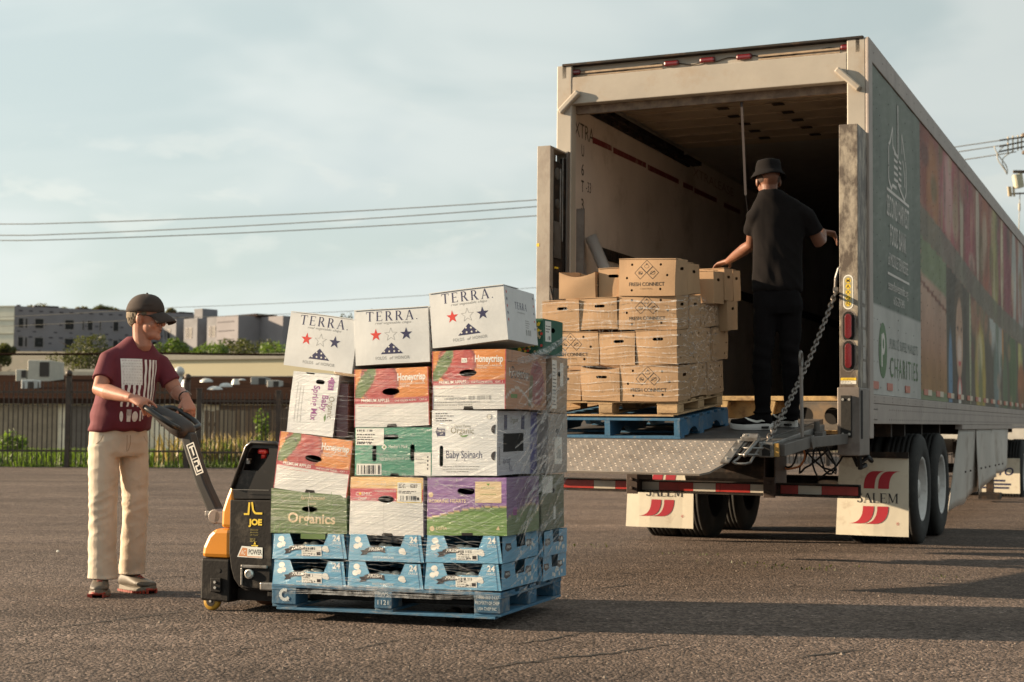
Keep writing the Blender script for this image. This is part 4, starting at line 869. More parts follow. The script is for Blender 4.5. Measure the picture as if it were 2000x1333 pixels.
def vent(px, py, d, r, shape, label):
    r *= .45; x, y, z = at(px, py, d); mb = MB()
    if shape == 'dome': mb.lathe([(r*1.0,-.05),(r*1.02,0),(r*.9,r*.22),(r*.6,r*.42),(r*.25,r*.5),(0,r*.52)], T_(x,y,z), 16); mb.cyl((x,y,z-.6),(x,y,z-.05),r*.8,12)
    elif shape == 'ball': mb.ball((x,y,z+r*.7),r,14,10); mb.cyl((x,y,z-.9),(x,y,z),r*.6,10)
    else: mb.lathe([(r,-.6),(r,0),(r*.8,r*.5),(r*.75,r*.9),(0,r*.9)], T_(x,y,z), 14)
    tag(mb.build('roof_vent', M_ventw, smooth=True), label, 'roof vent')
vent(350,734,52,.42,'ball','round ball roof vent just right of the man on the far roof'); vent(363,750,50,.34,'cone','white bell shaped vent standing right of the man on the brown roof')
vent(403,746,56,.55,'dome','wide low dome vent on the brown roof, behind the other vents'); vent(420,763,50,.62,'dome','wide low pale dome vent lowest on the brown roof'); vent(441,755,52,.52,'dome','pale dome vent in the middle of the brown roof')
vent(460,748,54,.33,'cone','white bell vent between the domes and the grey roof unit'); vent(472,746,58,.5,'dome','flat vent just left of the grey roof unit')
def hvac(px0, py0, px1, py1, d, dep, label, m):
    a = at(px0,py1,d); c = at(px1,py0,d); o = thing('roof_unit', label, 'roof unit', T_(a[0],d,a[2])); w_, h = c[0]-a[0], c[2]-a[2]
    b = MB(); b.box(0,w_,0,dep,-.5,h); b.build('casing', m, o, bevel=.03)
    b = MB(); b.box(w_*.55,w_*.97,-.03,-.002,h*.12,h*.9); b.build('grille', M_gutter, o)
hvac(489,737,519,756,54,1.2,'grey box roof unit nearest the box stack', mat('unit_grey', (.26,.25,.23), .6, var=.1)); hvac(521,743,545,760,52,1,'small pale roof unit beside the grey one', mat('unit_pale', (.40,.38,.34), .6, var=.1))
hvac(53,704,98,740,56,1.8,'square pale cooling unit on the roof at far left', mat('unit_cream', (.46,.43,.36), .6, var=.1)); hvac(30,722,52,740,56,1.5,'low pale roof box left of the cooling unit', MATS['unit_cream'])
hvac(40,742,66,782,50,.8,'tall white vent duct in front of the warehouse roof at far left', M_ventw)
# long low roofs at left
for k,(a,bx,y0,y1,d,c,lb) in enumerate([(-40,240,727,742,66,(.36,.32,.26),'long flat pale roof edge behind the warehouse at left'),(150,240,722,735,72,(.42,.39,.33),'short pale parapet behind the man, left side')]):
    p = at(a,y1,d); q = at(bx,y0,d); o = thing('low_building', lb, 'building', T_(p[0],d,0)); MB().box(0,q[0]-p[0],0,8,0,p[2]).build('wall', mat('lowb%d' % k, c, .8, var=.1), o); MB().box(-.1,q[0]-p[0]+.1,-.1,8,p[2]+.002,q[2]).build('roof_edge', mat('lowe%d' % k, tuple(x*1.15 for x in c), .8, var=.1), o)
# cream hall
p = at(300,752,95); q = at(1040,697,95); o = thing('cream_hall', 'long cream walled hall with a grey roof edge, right of the man', 'building', T_(p[0],95,0) @ Matrix.Rotation(R_(-17),4,'Z'))
MB().box(0,46,0,14,0,q[2]-.35).build('wall', M_creamw, o); MB().box(-.15,46.2,-.15,14,q[2]-.348,q[2]).build('roof_edge', mat('roof_edge_grey', (.27,.25,.21), .7), o)
MB().box(0,46,-.05,-.002,p[2]+.05,p[2]+.35).build('wall_trim', mat('trim_brown', (.16,.11,.07), .8), o)
# apartment block under construction
M_apg = mat('grey_sheathing', (.19,.18,.195), .85, var=.10, vs=.4); M_apl = mat('sunlit_sheathing', (.60,.59,.50), .85, var=.12, vs=.3); M_apm = mat('mid_sheathing', (.165,.165,.18), .85, var=.25, vs=.35)  # the lightest copy holds the end wall's sunlight in its colour
M_glass = mat('dark_glass', (.012,.012,.012), .35, var=.2, vs=.5, spec=.25); M_frame = mat('window_frame', (.22,.20,.20), .7)
M_mark = mat('sheathing_print', (.055,.05,.06), .85, var=0)
D = 230.
def ap(px, py, d=D): return at(px, py, d)
o = thing('apartment_block', 'three storey grey apartment block under construction at far left, end wall sunlit', 'building', T_(0,0,0))
c0 = ap(29,602); c1 = ap(345,614); zr = c0[2]; zb = 6
dirv = Vector((c1[0]-c0[0], 14, 0)); LW = dirv.length; e = dirv/LW; nrm = Vector((e.y,-e.x,0)); Ao = frame((c0[0],D,0), e, -nrm, Vector((0,0,1)))
o.matrix_world = Ao; zz1 = 19.1
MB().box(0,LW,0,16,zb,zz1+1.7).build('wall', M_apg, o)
lt = MB(); lt.box(-.02,-.002,0,16,zb,zz1+1.7)
for i in range(60): lt.box(-.06,-.021,.1+(i%6)*2.6,1.9+(i%6)*2.6,zb+1.2+(i//6)*1.5,zb+1.5+(i//6)*1.5)
# return facing left, its sunlit brightness also put into the wall colour
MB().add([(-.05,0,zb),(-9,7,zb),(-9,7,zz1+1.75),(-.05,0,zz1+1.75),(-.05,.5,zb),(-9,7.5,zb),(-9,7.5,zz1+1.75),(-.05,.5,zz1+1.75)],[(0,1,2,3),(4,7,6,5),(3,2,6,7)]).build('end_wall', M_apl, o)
for k in range(8): MB().bar((-.06,-.05,zb+k*2.1),(-9,6.95,zb+k*2.1),.1,.14).box(-9.3,-9.2,7,7.1,zb+k*2.1,zb+k*2.1+.14).build('wall_joint', mat('pale_joint', (.42,.40,.32), .85), o)
mk = MB()
for z in (zz1+.9, zz1-3.0-.15, zz1-6.0): 
    for i in range(int(LW/1.55)): mk.box(.6+i*1.55,1.2+i*1.55,-.03,-.004,z,z+.22)
for fl in range(3):
    for i in range(int(LW/.8)):
        if (i*7+fl*3) % 5 < 2: mk.box(.4+i*.8,.9+i*.8,-.03,-.004,zz1-1.1-fl*2.95,zz1-.9-fl*2.95)
        if (i*5+fl) % 7 < 2: mk.box(.4+i*.8,.9+i*.8,-.03,-.004,zz1-2.3-fl*2.95,zz1-2.1-fl*2.95)
tag(mk.build('sheathing_marks', M_mark, o), kind='stuff')
def window(o, x, z, w_, h, yy=0.):
    f = MB(); t = .12; f.box(x,x+w_,yy-.06,yy-.005,z,z+t).box(x,x+w_,yy-.06,yy-.005,z+h-t,z+h).box(x,x+t,yy-.06,yy-.005,z+t,z+h-t).box(x+w_-t,x+w_,yy-.06,yy-.005,z+t,z+h-t)
    fo = f.build('window', M_frame, o); MB().box(x+t,x+w_-t,yy-.03,yy-.004,z+t,z+h-t).build('pane', M_glass, fo)
for fl in range(4):
    for x,w_ in [(.5,.95),(1.55,.5),(3.0,1.5),(7.6,1.55),(10.3,.45),(11.1,1.0),(13.0,.4),(15.2,1.0),(18.5,1.5),(21.5,.9),(22.7,.5)]: window(o, x, zz1-1.75-fl*2.95, w_, 1.7)
rr = random.Random(21); b = MB()
for i in range(34): x = rr.uniform(0,LW-1); b.box(x,x+rr.uniform(.4,1.6),2,3,zz1+1.7,zz1+1.85+rr.random()*.3)
tag(b.build('roof_clutter', M_broof, o), kind='stuff')
# right block with bays
o = thing('apartment_block', 'pale and grey apartment block with projecting bays, right of the man in the cap', 'building')
c0 = ap(318,622); c1 = ap(570,634); dirv = Vector((c1[0]-c0[0], -17, 0)); LW = dirv.length; e = dirv/LW; nrm = Vector((e.y,-e.x,0)); o.matrix_world = frame((c0[0],D+8,0), e, -nrm, Vector((0,0,1))); zt2 = ap(330,630)[2]+.4
MB().box(0,LW,0,14,zb,zt2).build('wall', M_apg, o); k = LW/252.
def bx(a): return (a-318)*k
for a, c in ((330,363),(382,414),(437,470)):
    MB().box(bx(a),bx(c),-3.2,-.02,zb,zt2+.2).build('bay', M_apm, o)
    for fl in range(3): window(o, bx(a)+.5, zt2-2.9-fl*3.3, .5, 1.7, -3.2); window(o, bx(a)+1.2, zt2-2.9-fl*3.3, .9, 1.7, -3.2)
for a, c in ((364,381),(415,436)):
    for fl in range(3):
        MB().box(bx(a),bx(c),-1.6,-.02,zt2-3.3-fl*3.3,zt2-3.1-fl*3.3).build('balcony', M_apm, o); MB().box(bx(a)+.1,bx(c)-.1,-.1,-.02,zt2-2.9-fl*3.3,zt2-.9-fl*3.3).build('balcony_door', M_glass, o)
MB().box(bx(471),bx(520),-4.2,-.02,zb,zt2+.1).build('wing', M_apg, o)
mk = MB()
for fl in range(5):
    for i in range(9): mk.box(bx(472)+.2+i*.45,bx(472)+.45+i*.45,-4.24,-4.21,zt2-.9-fl*1.35,zt2-.75-fl*1.35)
tag(mk.build('sheathing_marks', M_mark, o), kind='stuff')
MB().box(bx(354),bx(374),1,4,zt2,zt2+2.2).build('roof_tower', M_apm, o); MB().box(bx(470),bx(524),-1,3,zt2,zt2+.5).build('parapet', M_broof, o)
# trees
T3 = [(165,722,120,10,3.0,'leaf_olive','olive green tree in front of the grey block, left of the man',1.0),(455,712,112,7.0,2.6,'leaf_olive','dark olive tree in front of the pale bays',1),(395,716,108,5.2,2.2,'leaf_green','green tree just right of the man before the bay windows',1),
      (418,716,106,6.2,2.0,'leaf_green','small green tree right of the darker one below the bays',1),(500,716,110,5.4,2.5,'leaf_olive','dark bushy tree below the grey wing',1),(535,716,106,5.2,2.0,'leaf_bright','bright yellow-green tree beside the left white box',1),(340,716,104,5.6,2.0,'leaf_green','green tree partly behind the man\'s face',1),(553,700,120,6.,2.2,'leaf_bright','bright tree just behind the top left white box',1),(4,700,100,5.5,.9,'leaf_olive','thin brown-green tree at the far left edge of the photo',1)]
tops = {165:648,455:650,395:668,418:662,500:656,535:665,340:655,553:655,4:668}
for k,(px,py,d,h,r,m,lb,s) in enumerate(T3):
    x,y,z = at(px,tops[px],d); z0 = zt(x,y); hh = z-z0; tree(x,y,z0,hh,r*1.05,min(r*1.0,hh*.42),MATS[m],lb,seed=50+k,n=3600,leaf=.13)
for k,(px,py,d,r,rz,m,lb) in enumerate([(73,592,300,3.8,1.7,'leaf_bare','sparse brown treetop showing above the left end of the grey block'),(132,601,300,4.8,1.3,'leaf_olive','low treetop over the middle of the grey block roof'),(207,593,300,3.4,2.1,'leaf_olive','green treetop above the grey block, left of the cap'),(163,597,310,2.5,1.5,'leaf_bare','sparse treetop between the two green treetops over the block'),
      (334,597,290,1.4,1.4,'leaf_bare','round treetop just right of the cap brim'),(404,608,300,1.0,1.6,'leaf_bare','slim treetop over the bays'),(385,612,300,1.,1.,'leaf_olive','small treetop beside the roof tower'),(550,617,300,1.7,1.7,'leaf_bare','pale treetop just left of the top left white box'),(704,590,140,2.2,4.2,'leaf_olive','dark green treetop sticking up between two white boxes'),(676,603,140,1.3,3.4,'leaf_olive','small dark treetop left of the larger one behind the white boxes')]):
    x,y,z = at(px,py,d); z0 = zt(x,y); tree(x,y,z0,z-z0,r,rz,MATS[m],lb,seed=80+k,n=1500,leaf=.28 if d > 200 else .14)
for k in range(16):
    x = -6+k*5.2+rr.uniform(-1,1); y = 105+rr.uniform(-8,12); hh = rr.uniform(3.5,5.5); tree(x,y,zt(x,y)-.5,hh,2.8,hh*.4,MATS[rr.choice(['leaf_olive','leaf_green'])],'tree in the row hidden behind the boxes and the trailer',seed=120+k,n=900,leaf=.25,group='trees behind the trailer')
# ------------------------------------------------------------------ wires and pole
M_wire = mat('wire_metal', (.30,.27,.23), .6, .2)
def wire(pts, r, label, cat='power line', m=M_wire):
    P = []
    for a, c in zip(pts, pts[1:]):
        a = Vector(a); c = Vector(c); n = 24
        for i in range(n): t = i/n; q = a.lerp(c,t); q.z -= (c-a).length*.011*4*t*(1-t)*.5; P.append(q)
    P.append(Vector(pts[-1])); tag(MB().tube(P, r, 5).build('power_line', m, smooth=True), label, cat)
PX, PY = at(2012,400,62)[0], 62
for k,(yl,yr,zp,lb) in enumerate([(437,391,270,'highest of the three power lines left of the trailer'),(459,404,280,'middle one of the three power lines left of the trailer'),(469,422,297,'lowest of the three power lines left of the trailer')]):
    a = at(-600,yl-12,70); b0 = at(60,yl+1,67); c = at(1045,yr,65); e_ = at(1985,zp,62)
    wire([a,b0,c,e_], .022, lb)
wire([at(-600,640,80),at(340,601,80),at(1060,561,80)], .014, 'upper faint wire just above the white boxes'); wire([at(-600,655,80),at(340,621,80),at(1060,586,80)], .014, 'lower faint wire just above the white boxes')
wire([at(-200,689,46),at(300,690,46),at(900,690,46)], .035, 'thick twisted cable running level across the distant trees', 'cable', M_broof); wire([at(200,733,44),at(900,731,44)], .018, 'thin cable crossing the cream hall wall', 'cable')
pole = thing('utility_pole', 'utility pole with crossarms and transformer at the right edge of the photo', 'utility pole', T_(PX,PY,0))
def pz(py, px=2000): return at(px,py,PY)[2]
k = PY/FPX
MB().cyl((.5,0,0),(.5,0,14.2),.16,14,.12).build('pole_shaft', mat('pole_wood', (.10,.075,.055), .85, var=.3, stretch=(5,5,.5)), pole, smooth=True)
M_wd = MATS['pole_wood']
for py, a in ((266,.9),(300,.6)): MB().bar((-.35,-.25,pz(py)),(1.4,.6,pz(py)-.3),.12,.14).build('crossarm', M_wd, pole)
for i,(py0,py1) in enumerate([(275,268),(287,277),(297,287)]):
    a = Vector((at(1952,py0,62)[0]-PX,0,pz(py0))); c = Vector((at(2000,py1,62)[0]-PX,0,pz(py1))); mb = MB(); mb.cyl(a,c,.035,8)
    o = mb.build('strain_insulator', M_gutter, pole)
    for t in (.35,.55,.75,.9): q = a.lerp(c,t); MB().cyl(q+Vector((0,0,-.11)),q+Vector((0,0,.11)),.03,8).build('insulator', mat('insulator_cream', (.40,.32,.20), .4), o)
for i,(x0,y0) in enumerate([(1942,286),(1962,285),(1978,296)]):
    P = []
    for t in range(14):
        s = t/13; px = x0+(1966-x0)*s+14*math.sin(s*math.pi)*(-1 if i else .3)-(12*math.sin(s*6)*.3); py = y0+(341-y0)*s; q = at(px,py,62); P.append((q[0]-PX,0,q[2]))
    MB().tube(P, .022, 6).build('jumper_wire', mat('jumper_cream', (.35,.32,.26), .6), pole, smooth=True)
for px,py0,py1,r in ((1984,342,368,.16),(1991,340,366,.12)):
    a = at(px,py0,62); c = at(px+4,py1,62); MB().cyl((a[0]-PX,0,a[2]),(c[0]-PX,0,c[2]),r,12).build('transformer', mat('transformer_pale', (.40,.38,.28), .5, var=.15), pole)
MB().bar((at(1979,336,62)[0]-PX,0,pz(336)),(.9,0,pz(336)),.1,.12).build('crossarm', M_wd, pole); MB().bar((at(1975,378,62)[0]-PX,0,pz(379)),(.9,0,pz(376)),.06,.06).build('crossarm', M_wd, pole)
for px in (1969,1973,1979): a = at(px,365,62); c = at(px+2,384,62); MB().cyl((a[0]-PX,0,a[2]),(c[0]-PX,0,c[2]),.045,8).build('fuse_cutout', MATS['insulator_cream'], pole)
a = at(1992,376,62); c = at(1990,450,62); MB().tube([(a[0]-PX,0,a[2]),(c[0]-PX,0,c[2]),(c[0]-PX,0,0.2)], .018, 6).cyl((at(1991,395,62)[0]-PX,0,pz(398)),(at(1991,410,62)[0]-PX,0,pz(412)),.05,8).build('drop_wire', MATS['jumper_cream'], pole)
# truck tractor ahead of the trailer, only its rear seen past the skirt
trk = thing('truck_tractor', 'truck tractor coupled ahead of the trailer, its rear wheels and mud flap seen under it', 'truck', TM)
for v in (13.2,14.5):
    for u, fl in ((2.28,0),(1.95,0),(.02,1),(.35,1)):
        wo = bpy.data.objects.new('wheel', None); COL.objects.link(wo); wo.parent = trk; wo.matrix_basis = T_(u,v,.47-.1) if not fl else T_(u+.28,v,.37) @ Matrix.Rotation(math.pi,4,'Z')
        for nm, me in (('tyre',tyre_me),('rim',rim_me)): q = bpy.data.objects.new(nm, me); COL.objects.link(q); q.parent = wo
b = MB(); b.box(.8,1.0,12.3,20.5,.6,.85).box(1.6,1.8,12.3,20.5,.6,.85).cyl((.5,13.2,.4),(2.1,13.2,.4),.06,10).cyl((.5,14.5,.4),(2.1,14.5,.4),.06,10); b.build('chassis', M_dark, trk)
b = MB(); b.box(2.0,2.56,12.55,12.565,.06,.60); q = b.build('mud_flap', MATS['flap_white'], trk)
P = Print(lambda x, z, o_: (x, 12.549-o_, z)); P.text('AUTO', 2.22, .34, .12, M_navy, wd=.5, shear=.2, bold=.02); P.lines(2.0,.24,2.5,3,.055,M_navy,.03,3); P.build(q, 'flap_print')
b = MB(); b.prism([(17.0,.8),(17.0,3.6),(17.6,3.9),(19.0,3.6),(19.5,2.6),(20.8,2.2),(21.2,.6),(17.5,.6)], lambda x,y,d: (d,x,y), .1, 2.5); b.build('cab', mat('cab_paint', (.5,.5,.48), .35, coat=.5), trk, bevel=.05)
for u in (.05,2.25): MB().cyl((u,20.3,.45),(u+.28,20.3,.45),.5,28).build('front_tyre', M_rub, trk)
# ------------------------------------------------------------------ cartons
def card(name, film=0., **k): return mat(name, None, .72, var=.06, vs=9, attr=True, film=film, bump=0 if film else .035, bs=60, **k)
M_card = card('printed_card'); M_cardf = card('printed_card_wrapped', film=1.)
def wrapmat(base, nm): 
    c = base.node_tree.nodes['RGB'].outputs[0].default_value[:3] if 'RGB' in base.node_tree.nodes else (.5,.5,.5)
    return mat(nm, tuple(c), .6, var=0, film=.9)
FW = {}
def wm(m):
    if m.name not in FW: FW[m.name] = wrapmat(m, m.name+'_wrapped')
    return FW[m.name]
def carton(name, label, M, W, D, H, base, m, front=None, fholes=(), side=None, sholes=(), step=.03, sstep=.03, amp=.004, seed=1, group=None, parent=None, lid=0., topcol=None, open_top=False, fshape=None, sshape=None, sag=0., cat='box', bulge=.004):
    amp *= 1.35
    sv = Vector((seed*3.7, seed*1.3, seed*.7))
    def dp(x,y,z):
        n = noise.noise_vector(Vector((x*3.1,y*3.1,z*3.1))+sv)*amp
        s = -sag*math.sin(math.pi*min(1,max(0,x/W)))*max(0,z/H)**3 if sag else 0
        bl = bulge*math.sin(math.pi*min(1,max(0,z/H)))*math.sin(math.pi*min(1,max(0,x/W)))
        return (x+n.x, y+n.y-(bl if y < D/2 else -bl), z+n.z+s)
    mb = MB(); base = np.array(base)
    def colz(pts, fn):
        if fn is None: return [tuple(base)]*len(pts)
        a = np.array(pts); return [tuple(c) for c in fn(a[:,0], a[:,1])]
    vs, fs = sheet(fshape or [(0,0),(W,0),(W,H),(0,H)], fholes, step); mb.add([dp(x,0,z) for x,z in vs], fs, 0, colz(vs, front))
    vs, fs = sheet(sshape or [(0,0),(D,0),(D,H),(0,H)], sholes, sstep); mb.add([dp(W,y,z) for y,z in vs], fs, 0, colz(vs, side))
    bt = tuple(base if topcol is None else topcol)
    def grid(fn, na=6, nb=6):
        v = [fn(i/na, j/nb) for i in range(na+1) for j in range(nb+1)]; mb.add([dp(*p) for p in v], [(i*(nb+1)+j,(i+1)*(nb+1)+j,(i+1)*(nb+1)+j+1,i*(nb+1)+j+1) for i in range(na) for j in range(nb)], 0, [bt]*len(v))
    grid(lambda a,b: (0,D*a,H*b)); grid(lambda a,b: (W*a,D,H*b)); grid(lambda a,b: (W*a,D*b,0))
    if not open_top: grid(lambda a,b: (W*a,D*b,H), 10, 4)
    o = mb.build(name, m, parent, fixn=False); o.matrix_world = M
    if parent is None: tag(o, label, cat, group)
    Pf = Print(lambda x, z, off: tuple(Vector(dp(x,0,z))+Vector((0,-off,0))), .032); Ps = Print(lambda y, z, off: tuple(Vector(dp(W,y,z))+Vector((off,0,0))), .032)
    if lid:      # flaps with a dark slit beneath
        f = MB(); vv = [dp(W*i/8, -.004, H+.002) for i in range(9)]+[dp(W*i/8, D*.48, H+.004) for i in range(9)]+[dp(W*i/8, -.004, H+.006) for i in range(9)]+[dp(W*i/8, D*.48, H+.008) for i in range(9)]
        f.add(vv, [(i,i+1,i+10,i+9) for i in range(8)]+[(18+i,27+i,28+i,19+i) for i in range(8)]+[(i,18+i,19+i,i+1) for i in range(8)]+[(0,9,27,18),(8,26,35,17)], 0, [bt]*36)
        q = f.build('flap', m, o, fixn=False)
    return o, Pf, Ps
SO = Vector((-.05,7.498,0)); SE1 = Vector((.94528,-.32625,0)); SE2 = Vector((.32625,.94528,0)); SM = frame(SO, SE1, SE2, Vector((0,0,1)))
def BM(s, z, roll=0., t=0., yaw=0.): return SM @ T_(s,t,z) @ Matrix.Rotation(R_(yaw),4,'Z') @ Matrix.Rotation(-R_(roll),4,'Y')
# ---- blue block pallet under the stack
M_bluew = mat('blue_painted_wood', (.03,.115,.20), .7, var=.25, vs=4, bump=.3, bs=30, dirt=.38, dcol=(.28,.24,.18), ds=7, stretch=(1,1,5), film=.0)
M_blued = mat('blue_painted_block', (.022,.09,.16), .75, var=.3, vs=6, bump=.3, bs=30, dirt=.38, dcol=(.25,.22,.18), ds=9)
def blue_pallet(name, label, M, W, D, z0, H, mtop=M_bluew, mblk=M_blued, printed=True, notch=False, group=None):
    o = thing(name, label, 'pallet', M, group); k = H/.144; bt = .018*k; rr = random.Random(int(W*1000))
    ys = [0]+[D*(i/6)-.05 for i in range(1,6)]+[D-.145]
    for i,y in enumerate(ys): w_ = .145 if i in (0,6) else .10; MB().box(0,W,y,y+w_,z0+H-bt,z0+H).build('deck_board', mtop, o, bevel=.002)
    for x in (0, W/2-.05, W-.145):
        w_ = .145 if x != W/2-.05 else .10
        MB().box(x,x+w_,0,D,z0+H-2*bt-.001,z0+H-bt-.001).build('stringer_board', mtop, o, bevel=.002); MB().box(x,x+w_,.012,D-.012,z0,z0+bt).build('bottom_board', mtop, o, bevel=.002)
        for y in (0.002, D/2-.07, D-.147): MB().box(x+.002,x+w_-.002,y,y+.14,z0+bt+.001,z0+H-2*bt-.002).build('block', mblk, o, bevel=.003)
    for y in (.001, D-.101): MB().box(.03,W-.03,y,y+.10,z0-bt*.9,z0-.001).build('bottom_board', mtop, o, bevel=.002)
    if printed:
        P = Print(lambda x, z, off: (x, -.0005-off, z)); Mp = mat('stencil_white', (.45,.48,.48), .7, var=.25, vs=30)
        P.text('1-800-362-2437', W-.072, z0+.086, .017, Mp, wd=.118); P.text('PROPERTY OF CHEP', W-.072, z0+.058, .017, Mp, wd=.128); P.text('USA CHEP INC', W-.072, z0+.030, .016, Mp, wd=.10)
        P.text('PWS', W/2, z0+.078, .022, Mp, wd=.06); P.text('1121', W/2, z0+.035, .024, Mp, wd=.06)
        for q in range(9):
            a = 60+q*30; P.poly(stroke(.078+.026*math.cos(R_(a)), z0+.065+.026*math.sin(R_(a)), .078+.026*math.cos(R_(a+31)), z0+.065+.026*math.sin(R_(a+31)), .016), Mp)
        P.text('USA', .09, z0+.030, .013, Mp)
        P.build(o, 'stencil')
    return o
blue_pallet('wooden_pallet', 'blue painted wooden pallet raised on the forks under the tall stack of produce boxes', SM @ T_(-1.285,0,0), 1.285, 1.03, .066, .118)
# ---- paints
OR_ = np.array((.60,.20,.03)); WH_ = np.array((.56,.56,.545)); CR_ = np.array((.34,.022,.035)); AP1 = np.array((.30,.018,.022)); AP2 = np.array((.46,.075,.045)); LF_ = np.array((.055,.10,.02)); WHT = np.array((.60,.612,.615))
def honey(W, H, zb0, zb1, white=WH_):
    def f(x, z):
        n = vnoise(x*4+3, z*4+3, 3., 5); C = np.zeros((len(x),3)); C[:] = OR_*(1-.12*n[...,None])
        cx, cz, r = .34*W, zb1+(H-zb1)*.55, .27*W; d = np.sqrt((x-cx)**2+((z-cz)/1.02)**2)
        ap = mixc(AP1, AP2, np.clip(vnoise((x-cx)*14+4,(z-cz)*4+4,3.,7)*.8-.25+(z-cz)/r*.35,0,1)); rim = mixc(ap, np.array((.12,.01,.012)), sm(r*.80,r*.96,d)*.75); C = np.where((d < r)[:,None], rim, C)
        lx, lz = x-.14*W, z-(zb1+(H-zb1)*.48); u = lx*.55+lz*.83; v = lx*.83-lz*.55; le = (np.abs(v) < .085*W*np.sqrt(np.clip(1-(u/(.24*W))**2,0,1))*(1+u*1.5)); C = np.where(le[:,None], LF_*(1+.5*vnoise(x*30,z*30,1.,8)[:,None]), C)
        b = (z < zb1) & (z >= zb0); C[b] = CR_; C[z < zb0] = white
        return C
    return f
def honeybox(s, z, W, H, roll, D, m, ink, label, holey=.55, side=None, seed=1, yaw=0., step=.0075, sp=None, t=0.):
    zb0, zb1 = .40*H, .50*H
    hole = oval(.50*W, zb1+.04*H+.02, .048, .018, 18); notch = [(.43*W,-.001),(.57*W,-.001),(.555*W,.016),(.445*W,.016)]
    o, Pf, Ps = carton('cardboard_box', label, BM(s,z,roll,t,yaw), W, D, H, OR_ if side is None else side(np.zeros(1),np.zeros(1))[0], m, honey(W,H,zb0,zb1), [hole], side, [], step, .02 if side is None else .012, seed=seed, topcol=(.35,.2,.1))
    Pf.text('Honeycrisp', .775*W, .79*H, .036, ink(M_wht), wd=.37*W, bold=.025); Pf.text('Sweet with a deliciously', .79*W, .715*H, .010, ink(M_wht), wd=.33*W); Pf.text('crisp bite.', .69*W, .68*H, .010, ink(M_wht))
    Pf.text('PREMIUM APPLES', .285*W, zb0+.024*H+.003, .017, ink(M_wht), wd=.38*W, bold=.01); Pf.text('ONE VOLUME BUSHEL', .69*W, zb0+.035*H, .010, ink(M_wht), wd=.29*W); Pf.text('CAT. 1', .92*W, zb0+.035*H, .010, ink(M_wht))
    Pf.lines(.05*W, zb0-.012, .65*W, 1, .01, ink(M_red), .002); Pf.poly([(.205*W,.90*H),(.22*W,.91*H),(.245*W,.85*H),(.235*W,.845*H)], ink(M_ink))
    Pf.poly(notch, M_hole)  # uncut notch: its inner shadow is painted as a dark patch
    Pf.poly([(0,0),(.004,0),(.004,H),(0,H)], ink(M_crim)); Pf.poly([(W-.004,0),(W,0),(W,H),(W-.004,H)], ink(M_crim))
    return o, Pf, Ps
idn = lambda m: m
